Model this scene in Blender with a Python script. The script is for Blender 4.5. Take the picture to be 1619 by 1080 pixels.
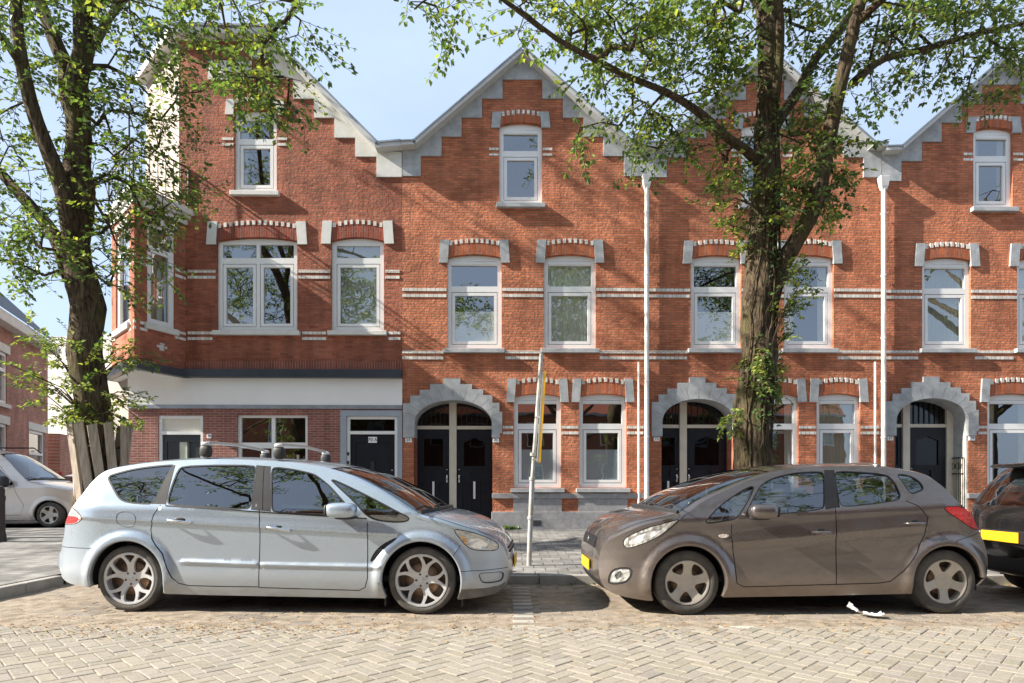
import bpy, bmesh, math, random
import numpy as np
from mathutils import Vector, Matrix, noise
from mathutils.geometry import delaunay_2d_cdt
R = math.radians
for o in list(bpy.data.objects): bpy.data.objects.remove(o)
scene = bpy.context.scene
COL = scene.collection
# ------------------------------------------------------------------ camera
CH = 1.22                      # eye height
FPX, CX, HY = 1000.0, 810.0, 772.0
cam_d = bpy.data.cameras.new('camera'); cam = bpy.data.objects.new('camera', cam_d); COL.objects.link(cam)
cam.location = (0, 0, CH); cam.rotation_euler = (R(90), 0, 0)
cam_d.sensor_width = 36; cam_d.lens = 36 * FPX / 1619
cam_d.shift_x = -(CX - 809.5) / 1619; cam_d.shift_y = (HY - 540) / 1619
cam_d.clip_start = 0.05; cam_d.clip_end = 2000
scene.camera = cam
# ------------------------------------------------------------------ sky and sun
SUN = Vector((1.0, 0.17, -0.65)).normalized()      # the way the light travels
elev = math.asin(-SUN.z); azim = math.atan2(-SUN.x, -SUN.y)
world = bpy.data.worlds.new('World'); scene.world = world; world.use_nodes = True
wn, wl = world.node_tree.nodes, world.node_tree.links
bg = wn['Background']
sky = wn.new('ShaderNodeTexSky'); sky.sky_type = 'NISHITA'; sky.sun_disc = False
sky.sun_elevation = elev; sky.sun_rotation = azim
sky.air_density = 0.85; sky.dust_density = 1.8; sky.ozone_density = 1.2; sky.altitude = 10
tc = wn.new('ShaderNodeTexCoord'); mp = wn.new('ShaderNodeMapping'); mp.inputs['Scale'].default_value = (1.2, 1.2, 3.2)
nz = wn.new('ShaderNodeTexNoise'); nz.inputs['Scale'].default_value = 1.6; nz.inputs['Detail'].default_value = 7; nz.inputs['Roughness'].default_value = .62
cr = wn.new('ShaderNodeValToRGB'); cr.color_ramp.elements[0].position = .40; cr.color_ramp.elements[1].position = .8
cr.color_ramp.elements[0].color = (.62, .62, .62, 1); cr.color_ramp.elements[1].color = (.8, .8, .8, 1)
mx = wn.new('ShaderNodeMixRGB'); mx.inputs[2].default_value = (4.9, 6.1, 7.9, 1)
wl.new(tc.outputs['Generated'], mp.inputs[0]); wl.new(mp.outputs[0], nz.inputs['Vector']); wl.new(nz.outputs[0], cr.inputs[0])
wl.new(cr.outputs[0], mx.inputs[0]); wl.new(sky.outputs[0], mx.inputs[1]); wl.new(mx.outputs[0], bg.inputs[0])
bg.inputs[1].default_value = 0.063
sd = bpy.data.lights.new('sun', 'SUN'); sd.energy = 5.0; sd.angle = R(0.55); sd.color = (1, .93, .82)
sun = bpy.data.objects.new('sun', sd); COL.objects.link(sun); sun.location = (-40, -10, 30)
sun.rotation_euler = SUN.to_track_quat('-Z', 'Y').to_euler()
scene.view_settings.view_transform = 'Standard'; scene.view_settings.look = 'None'
scene.view_settings.gamma = 1; scene.view_settings.exposure = 1.46
scene.render.engine = 'CYCLES'
scene.cycles.max_bounces = 8; scene.cycles.transparent_max_bounces = 12
# ------------------------------------------------------------------ helpers
def put(obj, parent=None):
    COL.objects.link(obj)
    if parent is not None: obj.parent = parent
    return obj
def tag(o, label=None, cat=None, group=None, kind=None):
    if label: o['label'] = label
    if cat: o['category'] = cat
    if group: o['group'] = group
    if kind: o['kind'] = kind
    return o
def thing(name, label, cat, loc=(0, 0, 0), rz=0, group=None):
    o = bpy.data.objects.new(name, None); o.empty_display_size = .2
    o.location = loc; o.rotation_euler = (0, 0, rz)
    put(o); return tag(o, label, cat, group)
def mk(name, V, F, mat, parent=None, smooth=False, mats=None, mi=None):
    me = bpy.data.meshes.new(name)
    me.from_pydata([tuple(v) for v in V], [], [tuple(f) for f in F])
    if mats:
        for m in mats: me.materials.append(m)
        me.polygons.foreach_set('material_index', mi)
    elif mat: me.materials.append(mat)
    if smooth: me.polygons.foreach_set('use_smooth', [True] * len(me.polygons))
    me.update()
    return put(bpy.data.objects.new(name, me), parent)
class MB:
    def __init__(s): s.V = []; s.F = []
    def add(s, V, F):
        n = len(s.V); s.V += [tuple(v) for v in V]; s.F += [tuple(i + n for i in f) for f in F]; return s
    def box(s, x0, y0, z0, x1, y1, z1, bev=0):
        x0, x1 = min(x0, x1), max(x0, x1); y0, y1 = min(y0, y1), max(y0, y1); z0, z1 = min(z0, z1), max(z0, z1)
        if bev:
            b = min(bev, (x1-x0)/3, (y1-y0)/3, (z1-z0)/3); bm = bmesh.new()
            bmesh.ops.create_cube(bm, size=1)
            for v in bm.verts: v.co = Vector(((x0+x1)/2+v.co.x*(x1-x0), (y0+y1)/2+v.co.y*(y1-y0), (z0+z1)/2+v.co.z*(z1-z0)))
            bmesh.ops.bevel(bm, geom=list(bm.edges), offset=b, segments=2, affect='EDGES', profile=.5)
            bm.verts.index_update()
            s.add([v.co[:] for v in bm.verts], [[v.index for v in f.verts] for f in bm.faces]); bm.free(); return s
        V = [(x0,y0,z0),(x1,y0,z0),(x1,y1,z0),(x0,y1,z0),(x0,y0,z1),(x1,y0,z1),(x1,y1,z1),(x0,y1,z1)]
        return s.add(V, [(0,3,2,1),(4,5,6,7),(0,1,5,4),(1,2,6,5),(2,3,7,6),(3,0,4,7)])
    def tube(s, pts, rad, n=10, cap=True, wob=0, seed=0, ridge=0):
        pts = [Vector(p) for p in pts]
        if not hasattr(rad, '__len__'): rad = [rad] * len(pts)
        V = []; F = []; up = None
        for i, p in enumerate(pts):
            d = (pts[min(i+1, len(pts)-1)] - pts[max(i-1, 0)])
            if d.length < 1e-9: d = Vector((0, 0, 1))
            d.normalize()
            if up is None: up = d.orthogonal().normalized()
            up = (up - d * up.dot(d))
            if up.length < 1e-6: up = d.orthogonal()
            up.normalize(); w = d.cross(up)
            for k in range(n):
                a = 2 * math.pi * k / n; r = rad[i]
                dirv = up * math.cos(a) + w * math.sin(a)
                if wob: r *= 1 + wob * (noise.noise((p + dirv * r) * 2.3 + Vector((seed, 0, 0))) + .6 * noise.noise(Vector((math.cos(a)*3.1, math.sin(a)*3.1, p.z * .5 + seed))))
                if ridge:
                    q_ = Vector((math.cos(a)*r*16, math.sin(a)*r*16, p.z*2.1+seed)); r += min(.03, r*ridge*2) * (abs(noise.noise(q_))*-1.6+.35+.5*noise.noise(q_*2.1))
                V.append(p + dirv * r)
        for i in range(len(pts) - 1):
            for k in range(n): F.append((i*n+k, i*n+(k+1) % n, (i+1)*n+(k+1) % n, (i+1)*n+k))
        if cap: F.append(tuple(reversed(range(n)))); F.append(tuple((len(pts)-1)*n + k for k in range(n)))
        return s.add(V, F)
    def lathe(s, prof, n=32, c=(0, 0, 0), axis='y'):
        V = []; F = []
        for (r, h) in prof:
            for k in range(n):
                a = 2*math.pi*k/n
                if axis == 'y': V.append((c[0]+r*math.cos(a), c[1]+h, c[2]+r*math.sin(a)))
                else: V.append((c[0]+r*math.cos(a), c[1]+r*math.sin(a), c[2]+h))
        for i in range(len(prof)-1):
            for k in range(n): F.append((i*n+k, i*n+(k+1) % n, (i+1)*n+(k+1) % n, (i+1)*n+k))
        return s.add(V, F)
    def blob(s, c, r, e=2.0, n=16, m=10, rot=None):
        V = []; F = []
        def sp(x, p): return math.copysign(abs(x)**p, x)
        p = 2.0 / e
        for i in range(m+1):
            th = -math.pi/2 + math.pi*i/m
            for k in range(n):
                ph = 2*math.pi*k/n
                v = Vector((r[0]*sp(math.cos(th), p)*sp(math.cos(ph), p), r[1]*sp(math.cos(th), p)*sp(math.sin(ph), p), r[2]*sp(math.sin(th), p)))
                if rot: v = rot @ v
                V.append(Vector(c) + v)
        for i in range(m):
            for k in range(n): F.append((i*n+k, i*n+(k+1) % n, (i+1)*n+(k+1) % n, (i+1)*n+k))
        return s.add(V, F)
    def prism(s, outer, holes, y0, y1, back=False):
        """outline in (x, z) pushed from y0 to y1 with holes; side walls on all loops"""
        loops = [outer] + list(holes); pts = []; edges = []
        for L in loops:
            n0 = len(pts); pts += [Vector(p) for p in L]
            edges += [(n0+i, n0+(i+1) % len(L)) for i in range(len(L))]
        if not holes and len(outer) <= 4:
            vs = [Vector(p) for p in outer]; tris = [tuple(range(len(vs)))]
        else:
            vs, _, tris0, *_ = delaunay_2d_cdt(pts, edges, [], 0, 1e-6)
            tris = []
            for t in tris0:
                c = sum((vs[i] for i in t), Vector((0, 0))) / len(t)
                if pip(c, outer) and not any(pip(c, h) for h in holes): tris.append(tuple(t))
        s.add([(v[0], y0, v[1]) for v in vs], tris)
        if back: s.add([(v[0], y1, v[1]) for v in vs], [tuple(reversed(t)) for t in tris])
        for L in loops:
            n = len(L)
            s.add([(p[0], y0, p[1]) for p in L] + [(p[0], y1, p[1]) for p in L], [(i, (i+1) % n, n+(i+1) % n, n+i) for i in range(n)])
        return s
    def build(s, name, mat, parent=None, smooth=False):
        if len(s.V) < 4000:
            key = {}; mp_ = []; V = []
            for v in s.V:
                k = (round(v[0]*2e4), round(v[1]*2e4), round(v[2]*2e4))
                if k not in key: key[k] = len(V); V.append(v)
                mp_.append(key[k])
            F = []
            for f in s.F:
                g = []
                for i in f:
                    j = mp_[i]
                    if not g or (g[-1] != j and j not in g): g.append(j)
                if len(g) >= 3: F.append(tuple(g))
            used = sorted({i for f in F for i in f}); mq = {i: k for k, i in enumerate(used)}
            return mk(name, [V[i] for i in used], [tuple(mq[i] for i in f) for f in F], mat, parent, smooth)
        return mk(name, s.V, s.F, mat, parent, smooth)
def pip(p, poly):
    x, y = p[0], p[1]; c = False; n = len(poly); j = n - 1
    for i in range(n):
        xi, yi = poly[i][0], poly[i][1]; xj, yj = poly[j][0], poly[j][1]
        if (yi > y) != (yj > y) and x < (xj - xi) * (y - yi) / (yj - yi) + xi: c = not c
        j = i
    return c
def pips(P, poly):
    x, y = P[:, 0], P[:, 1]; c = np.zeros(len(P), bool); n = len(poly); j = n - 1
    for i in range(n):
        xi, yi = poly[i][0], poly[i][1]; xj, yj = poly[j][0], poly[j][1]
        if yi != yj:
            k = ((yi > y) != (yj > y)) & (x < (xj - xi) * (y - yi) / (yj - yi) + xi); c ^= k
        j = i
    return c
def smoothsplit(o, ang=35):
    try:
        me = o.data
        me.polygons.foreach_set('use_smooth', [True]*len(me.polygons))
        bm = bmesh.new(); bm.from_mesh(me)
        bmesh.ops.remove_doubles(bm, verts=bm.verts, dist=1e-5)
        for e in bm.edges:
            if len(e.link_faces) == 2 and e.calc_face_angle(0) > R(ang): e.smooth = False
        bm.to_mesh(me); bm.free()
    except Exception as ex: print('smoothsplit', ex)
    return o
# ------------------------------------------------------------------ materials
def newmat(name):
    m = bpy.data.materials.new(name); m.use_nodes = True
    nt = m.node_tree; return m, nt.nodes, nt.links, nt.nodes['Principled BSDF']
def rgb(c): return (c[0], c[1], c[2], 1)
def M(name, col, rough=.6, metal=0, var=.18, ns=6, bump=0, bs=60, coat=0, col2=None, spec=.5, detail=6, stretch=None, cp=(.35, .7)):
    m, n, l, b = newmat(name)
    b.inputs['Roughness'].default_value = rough; b.inputs['Metallic'].default_value = metal
    b.inputs['Coat Weight'].default_value = coat; b.inputs['Coat Roughness'].default_value = .04
    b.inputs['Specular IOR Level'].default_value = spec
    t = n.new('ShaderNodeTexCoord'); src = t.outputs['Object']
    if stretch:
        g = n.new('ShaderNodeMapping'); g.inputs['Scale'].default_value = stretch; l.new(src, g.inputs[0]); src = g.outputs[0]
    z = n.new('ShaderNodeTexNoise'); z.inputs['Scale'].default_value = ns; z.inputs['Detail'].default_value = detail; z.inputs['Roughness'].default_value = .6
    l.new(src, z.inputs['Vector'])
    r = n.new('ShaderNodeValToRGB'); r.color_ramp.elements[0].position = cp[0]; r.color_ramp.elements[1].position = cp[1]
    c2 = col2 or tuple(min(1, c * (1 - var)) for c in col)
    r.color_ramp.elements[0].color = rgb(c2); r.color_ramp.elements[1].color = rgb(col)
    l.new(z.outputs[0], r.inputs[0]); l.new(r.outputs[0], b.inputs['Base Color'])
    if bump:
        z2 = n.new('ShaderNodeTexNoise'); z2.inputs['Scale'].default_value = bs; z2.inputs['Detail'].default_value = 5
        l.new(src, z2.inputs['Vector']); q = n.new('ShaderNodeBump'); q.inputs['Strength'].default_value = min(1, bump); q.inputs['Distance'].default_value = .01
        l.new(z2.outputs[0], q.inputs['Height']); l.new(q.outputs[0], b.inputs['Normal'])
    return m
def brickmat(name, c1, c2, mortar, bw=.215, rh=.0625, ms=.007, bump=1.0, dist=.018, rot=None, vert=False, plane='xz', rnd=.5, rough=.85, stain=.3, wob=.35):
    m, n, l, b = newmat(name)
    b.inputs['Roughness'].default_value = rough; b.inputs['Specular IOR Level'].default_value = .25
    t = n.new('ShaderNodeTexCoord'); s = n.new('ShaderNodeSeparateXYZ'); l.new(t.outputs['Object'], s.inputs[0])
    c = n.new('ShaderNodeCombineXYZ')
    if plane == 'xz': l.new(s.outputs[0], c.inputs[0]); l.new(s.outputs[2], c.inputs[1])
    elif plane == 'yz': l.new(s.outputs[1], c.inputs[0]); l.new(s.outputs[2], c.inputs[1])
    elif plane == 'zx': l.new(s.outputs[2], c.inputs[0]); l.new(s.outputs[0], c.inputs[1])
    elif plane == 'xy': l.new(s.outputs[0], c.inputs[0]); l.new(s.outputs[1], c.inputs[1])
    elif plane == 'sum':
        a = n.new('ShaderNodeMath'); a.operation = 'ADD'; l.new(s.outputs[0], a.inputs[0]); l.new(s.outputs[1], a.inputs[1])
        l.new(a.outputs[0], c.inputs[0]); l.new(s.outputs[2], c.inputs[1])
    k = n.new('ShaderNodeTexBrick'); k.inputs['Scale'].default_value = 1
    k.inputs['Brick Width'].default_value = bw; k.inputs['Row Height'].default_value = rh; k.inputs['Mortar Size'].default_value = ms
    k.inputs['Mortar Smooth'].default_value = .3; k.inputs['Bias'].default_value = 0
    k.inputs['Color1'].default_value = (0, 0, 0, 1); k.inputs['Color2'].default_value = (1, 1, 1, 1); k.inputs['Mortar'].default_value = (.5, .5, .5, 1)
    l.new(c.outputs[0], k.inputs['Vector'])
    r = n.new('ShaderNodeValToRGB'); r.color_ramp.elements[0].color = rgb(c1); r.color_ramp.elements[1].color = rgb(c2)
    e = r.color_ramp.elements.new(.85); e.color = rgb([x*.72 for x in c1]); l.new(k.outputs['Color'], r.inputs[0])
    z = n.new('ShaderNodeTexNoise'); z.inputs['Scale'].default_value = 1.1; z.inputs['Detail'].default_value = 8; z.inputs['Roughness'].default_value = .65; l.new(t.outputs['Object'], z.inputs['Vector'])
    zr = n.new('ShaderNodeMapRange'); zr.inputs[1].default_value = .3; zr.inputs[2].default_value = .75; zr.inputs[3].default_value = 1 - stain; zr.inputs[4].default_value = 1 + stain * .55
    l.new(z.outputs[0], zr.inputs[0])
    x1 = n.new('ShaderNodeMixRGB'); x1.blend_type = 'MIX'; l.new(k.outputs['Fac'], x1.inputs[0]); l.new(r.outputs[0], x1.inputs[1]); x1.inputs[2].default_value = rgb(mortar)
    sm = n.new('ShaderNodeMapping'); sm.inputs['Scale'].default_value = (2.6, 2.6, .3); l.new(t.outputs['Object'], sm.inputs[0])
    sz = n.new('ShaderNodeTexNoise'); sz.inputs['Scale'].default_value = 1.5; sz.inputs['Detail'].default_value = 6; l.new(sm.outputs[0], sz.inputs['Vector'])
    sr = n.new('ShaderNodeMapRange'); sr.inputs[1].default_value = .32; sr.inputs[2].default_value = .6; sr.inputs[3].default_value = 1-stain*.5; sr.inputs[4].default_value = 1.06; l.new(sz.outputs[0], sr.inputs[0])
    zm = n.new('ShaderNodeMath'); zm.operation = 'MULTIPLY'; l.new(zr.outputs[0], zm.inputs[0]); l.new(sr.outputs[0], zm.inputs[1])
    x2 = n.new('ShaderNodeVectorMath'); x2.operation = 'SCALE'; l.new(x1.outputs[0], x2.inputs[0]); l.new(zm.outputs[0], x2.inputs['Scale'])
    l.new(x2.outputs[0], b.inputs['Base Color'])
    # height: joints sunk, every brick at its own level, rough faces
    z2 = n.new('ShaderNodeTexNoise'); z2.inputs['Scale'].default_value = 13; z2.inputs['Detail'].default_value = 5; z2.inputs['Roughness'].default_value = .65; l.new(t.outputs['Object'], z2.inputs['Vector'])
    h1 = n.new('ShaderNodeMath'); h1.operation = 'MULTIPLY'; l.new(k.outputs['Color'], h1.inputs[0]); h1.inputs[1].default_value = rnd
    h2 = n.new('ShaderNodeMath'); h2.operation = 'MULTIPLY_ADD'; l.new(z2.outputs[0], h2.inputs[0]); h2.inputs[1].default_value = wob; l.new(h1.outputs[0], h2.inputs[2])
    h3 = n.new('ShaderNodeMath'); h3.operation = 'SUBTRACT'; l.new(h2.outputs[0], h3.inputs[0]); l.new(k.outputs['Fac'], h3.inputs[1])
    q = n.new('ShaderNodeBump'); q.inputs['Strength'].default_value = bump; q.inputs['Distance'].default_value = dist
    l.new(h3.outputs[0], q.inputs['Height']); l.new(q.outputs[0], b.inputs['Normal'])
    return m
def glassmat(name, tint=(.55, .6, .6), refl=.22, rough=.0, wav=.0):
    m, n, l, b = newmat(name); n.remove(b); out = n['Material Output']
    tr = n.new('ShaderNodeBsdfTransparent'); tr.inputs[0].default_value = rgb(tint)
    gl = n.new('ShaderNodeBsdfGlossy'); gl.inputs['Roughness'].default_value = rough; gl.inputs[0].default_value = (.95, .97, 1, 1)
    ge = n.new('ShaderNodeNewGeometry'); dt = n.new('ShaderNodeVectorMath'); dt.operation = 'DOT_PRODUCT'; l.new(ge.outputs['Normal'], dt.inputs[0]); l.new(ge.outputs['Incoming'], dt.inputs[1])
    ab = n.new('ShaderNodeMath'); ab.operation = 'ABSOLUTE'; l.new(dt.outputs['Value'], ab.inputs[0])
    om = n.new('ShaderNodeMath'); om.operation = 'SUBTRACT'; om.inputs[0].default_value = 1; l.new(ab.outputs[0], om.inputs[1])
    fr = n.new('ShaderNodeMath'); fr.operation = 'POWER'; fr.inputs[1].default_value = 4.0; l.new(om.outputs[0], fr.inputs[0])
    a = n.new('ShaderNodeMath'); a.operation = 'MULTIPLY_ADD'; a.inputs[1].default_value = 1.0; a.inputs[2].default_value = refl; a.use_clamp = True
    l.new(fr.outputs[0], a.inputs[0])
    mx = n.new('ShaderNodeMixShader'); l.new(a.outputs[0], mx.inputs[0]); l.new(tr.outputs[0], mx.inputs[1]); l.new(gl.outputs[0], mx.inputs[2]); l.new(mx.outputs[0], out.inputs[0])
    if wav:
        t = n.new('ShaderNodeTexCoord'); z = n.new('ShaderNodeTexNoise'); z.inputs['Scale'].default_value = 1.3; l.new(t.outputs['Object'], z.inputs['Vector'])
        q = n.new('ShaderNodeBump'); q.inputs['Strength'].default_value = wav; q.inputs['Distance'].default_value = .02
        l.new(z.outputs[0], q.inputs['Height']); l.new(q.outputs[0], gl.inputs['Normal'])
    return m
def paintmat(name, col, dust, metal=.55, rough=.3, dirt=.55, zlo=.2, zhi=.75, flake=.08):
    m, n, l, b = newmat(name)
    b.inputs['Metallic'].default_value = metal; b.inputs['Coat Weight'].default_value = 1; b.inputs['Coat Roughness'].default_value = .035
    t = n.new('ShaderNodeTexCoord'); s = n.new('ShaderNodeSeparateXYZ'); l.new(t.outputs['Object'], s.inputs[0])
    mr = n.new('ShaderNodeMapRange'); mr.inputs[1].default_value = zhi; mr.inputs[2].default_value = zlo; mr.inputs[3].default_value = .06; mr.inputs[4].default_value = dirt
    l.new(s.outputs[2], mr.inputs[0])
    mp = n.new('ShaderNodeMapping'); mp.inputs['Scale'].default_value = (1.2, 1.2, 3); l.new(t.outputs['Object'], mp.inputs[0])
    z = n.new('ShaderNodeTexNoise'); z.inputs['Scale'].default_value = 3.5; z.inputs['Detail'].default_value = 9; z.inputs['Roughness'].default_value = .7; l.new(mp.outputs[0], z.inputs['Vector'])
    zz = n.new('ShaderNodeMapRange'); zz.inputs[1].default_value = .3; zz.inputs[2].default_value = .7; zz.inputs[3].default_value = .35; zz.inputs[4].default_value = 1.3; l.new(z.outputs[0], zz.inputs[0])
    f = n.new('ShaderNodeMath'); f.operation = 'MULTIPLY'; f.use_clamp = True; l.new(mr.outputs[0], f.inputs[0]); l.new(zz.outputs[0], f.inputs[1])
    x = n.new('ShaderNodeMixRGB'); l.new(f.outputs[0], x.inputs[0]); x.inputs[1].default_value = rgb(col); x.inputs[2].default_value = rgb(dust); l.new(x.outputs[0], b.inputs['Base Color'])
    rr = n.new('ShaderNodeMapRange'); rr.inputs[3].default_value = rough; rr.inputs[4].default_value = .85; l.new(f.outputs[0], rr.inputs[0]); l.new(rr.outputs[0], b.inputs['Roughness'])
    cw = n.new('ShaderNodeMapRange'); cw.inputs[3].default_value = 1; cw.inputs[4].default_value = .1; l.new(f.outputs[0], cw.inputs[0]); l.new(cw.outputs[0], b.inputs['Coat Weight'])
    z3 = n.new('ShaderNodeTexNoise'); z3.inputs['Scale'].default_value = 2.2; z3.inputs['Detail'].default_value = 1; l.new(t.outputs['Object'], z3.inputs['Vector'])
    q = n.new('ShaderNodeBump'); q.inputs['Strength'].default_value = .035; q.inputs['Distance'].default_value = .02; l.new(z3.outputs[0], q.inputs['Height']); l.new(q.outputs[0], b.inputs['Normal'])
    return m
BR_B = brickmat('orange_brick', (.72, .235, .115), (.49, .145, .07), (.34, .22, .15), dist=.06, wob=.95, rnd=1.1, stain=.42)
BR_A = brickmat('dark_red_brick', (.50, .15, .085), (.32, .09, .055), (.28, .19, .13), dist=.06, wob=.95, rnd=1.1, stain=.42)
BR_G = brickmat('purple_brick', (.33, .125, .095), (.25, .085, .07), (.40, .30, .26), bump=.6)
BR_AS = brickmat('dark_red_brick_side', (.50, .15, .085), (.32, .09, .055), (.28, .19, .13), plane='sum')
BR_L = brickmat('salmon_brick', (.46, .19, .13), (.38, .14, .10), (.45, .36, .32), plane='yz')
ROW_B = brickmat('arch_brick', (.54, .16, .07), (.40, .10, .045), (.28, .16, .12), bw=.5, rh=.062, plane='zx')
ROW_A = brickmat('arch_brick_dark', (.34, .08, .045), (.24, .055, .03), (.26, .17, .14), bw=.5, rh=.062, plane='zx')
WBR = brickmat('white_glazed_brick', (.80, .77, .70), (.68, .66, .60), (.45, .36, .30), bw=.112, rh=.5, ms=.009, bump=.6, dist=.01, rough=.45, stain=.2)
STONE = M('grey_bluestone', (.45, .465, .47), .75, var=.34, ns=4, bump=.7, bs=38)
STONEW = M('painted_stone', (.70, .69, .64), .7, var=.16, ns=4, bump=.35, bs=45)
STONED = M('plinth_stone', (.34, .34, .35), .8, col2=(.24, .23, .23), ns=9, bump=.6, bs=70)
RENDER = M('cream_render', (.36, .305, .26), .8, var=.12, ns=2, bump=.2, bs=120)
WRENDER = M('white_render', (.84, .83, .80), .75, var=.07, ns=1.2, bump=.15, bs=90)
UPVC = M('white_frame', (.80, .80, .78), .35, var=.06, ns=3)
CREAMF = M('cream_frame', (.66, .60, .49), .5, var=.12, ns=4)
ZINC = M('zinc', (.34, .37, .41), .4, metal=.5, var=.3, ns=4)
LEAD = M('black_ledge', (.035, .045, .06), .35, var=.3, ns=3)
TILE = M('roof_tiles', (.42, .12, .06), .6, col2=(.22, .07, .04), ns=12, bump=.6, bs=30)
SLATE = M('slate_roof', (.07, .08, .10), .6, var=.4, ns=12)
DOOR = M('black_door_paint', (.010, .012, .020), .42, var=.4, ns=4, spec=.3)
DOORG = M('charcoal_door_paint', (.025, .032, .034), .4, var=.2, ns=4)
GREYP = M('grey_paint', (.33, .37, .42), .6, var=.1, ns=3)
PIPE = M('pale_pipe', (.74, .72, .68), .45, var=.2, ns=5)
PIPEG = M('galvanised_steel', (.50, .51, .50), .45, metal=.35, col2=(.36, .34, .30), ns=9, bump=.15)
CURT = M('cream_curtain', (.74, .70, .60), .9, var=.12, ns=3)
CURTG = M('olive_blind', (.42, .40, .30), .9, var=.12, ns=3)
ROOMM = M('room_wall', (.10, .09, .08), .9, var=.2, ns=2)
STEEL = M('polished_steel', (.75, .74, .72), .25, metal=.9, var=.1)
GLW = glassmat('window_glass', (.80, .84, .84), .26, 0, .12)
IRON = M('black_iron', (.02, .02, .022), .5, var=.3)
YEL = M('yellow_plate', (.70, .38, .012), .45, var=.05)
WHITEP = M('white_plate', (.85, .85, .83), .4, var=.03)
BLACKP = M('black_plastic', (.018, .018, .02), .55, var=.3, ns=20, bump=.2, bs=200)
INK = M('black_ink', (.02, .02, .02), .6, var=.1)
# ------------------------------------------------------------------ ground
KY = 8.0                                      # kerb face of the long pavement
CORX, CORY = -5.66, 6.75                      # build-out of the pavement on the left
def colattr(me, cols):
    a = me.color_attributes.new('tint', 'FLOAT_COLOR', 'CORNER'); arr = np.array(cols, dtype=np.float32).reshape(-1)
    a.data.foreach_set('color', arr)
def paver_mat(name, base, dust, dustamt=.5):
    m, n, l, b = newmat(name); b.inputs['Roughness'].default_value = .85; b.inputs['Specular IOR Level'].default_value = .25
    a = n.new('ShaderNodeAttribute'); a.attribute_name = 'tint'
    t = n.new('ShaderNodeTexCoord'); z = n.new('ShaderNodeTexNoise'); z.inputs['Scale'].default_value = .9; z.inputs['Detail'].default_value = 9; z.inputs['Roughness'].default_value = .68; l.new(t.outputs['Object'], z.inputs['Vector'])
    z2 = n.new('ShaderNodeTexNoise'); z2.inputs['Scale'].default_value = 55; z2.inputs['Detail'].default_value = 6; z2.inputs['Roughness'].default_value = .75; l.new(t.outputs['Object'], z2.inputs['Vector'])
    x = n.new('ShaderNodeMixRGB'); x.blend_type = 'MULTIPLY'; x.inputs[0].default_value = 1; x.inputs[1].default_value = rgb(base); l.new(a.outputs['Color'], x.inputs[2])
    r = n.new('ShaderNodeMapRange'); r.inputs[1].default_value = .35; r.inputs[2].default_value = .72; r.inputs[3].default_value = .1; r.inputs[4].default_value = dustamt; l.new(z.outputs[0], r.inputs[0])
    y = n.new('ShaderNodeMixRGB'); l.new(r.outputs[0], y.inputs[0]); l.new(x.outputs[0], y.inputs[1]); y.inputs[2].default_value = rgb(dust)
    g = n.new('ShaderNodeMapRange'); g.inputs[1].default_value = .25; g.inputs[2].default_value = .75; g.inputs[3].default_value = .66; g.inputs[4].default_value = 1.22; l.new(z2.outputs[0], g.inputs[0])
    s = n.new('ShaderNodeVectorMath'); s.operation = 'SCALE'; l.new(y.outputs[0], s.inputs[0]); l.new(g.outputs[0], s.inputs['Scale']); l.new(s.outputs[0], b.inputs['Base Color'])
    q = n.new('ShaderNodeBump'); q.inputs['Strength'].default_value = .6; q.inputs['Distance'].default_value = .004; l.new(z2.outputs[0], q.inputs['Height']); l.new(q.outputs[0], b.inputs['Normal'])
    return m
PAVER = paver_mat('road_pavers', (.27, .24, .20), (.30, .268, .218), .7)
PAVP = paver_mat('parking_pavers', (.235, .205, .175), (.27, .225, .175), .85)
SAND = M('joint_sand', (.40, .36, .29), .95, col2=(.13, .11, .08), ns=5, bump=.6, bs=120, cp=(.38, .62))
DIRT = M('parking_dirt', (.34, .28, .21), .95, col2=(.16, .125, .09), ns=7, bump=1, bs=90, cp=(.36, .66), detail=10)
EARTH = M('far_ground', (.16, .15, .14), .95, col2=(.11, .105, .1), ns=.6, bump=.3, bs=20)
# big sheet to the horizon
mk('ground', [(-900, -900, -.02), (900, -900, -.02), (900, 900, -.02), (-900, 900, -.02)], [(0, 1, 2, 3)], EARTH)['kind'] = 'structure'
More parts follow.
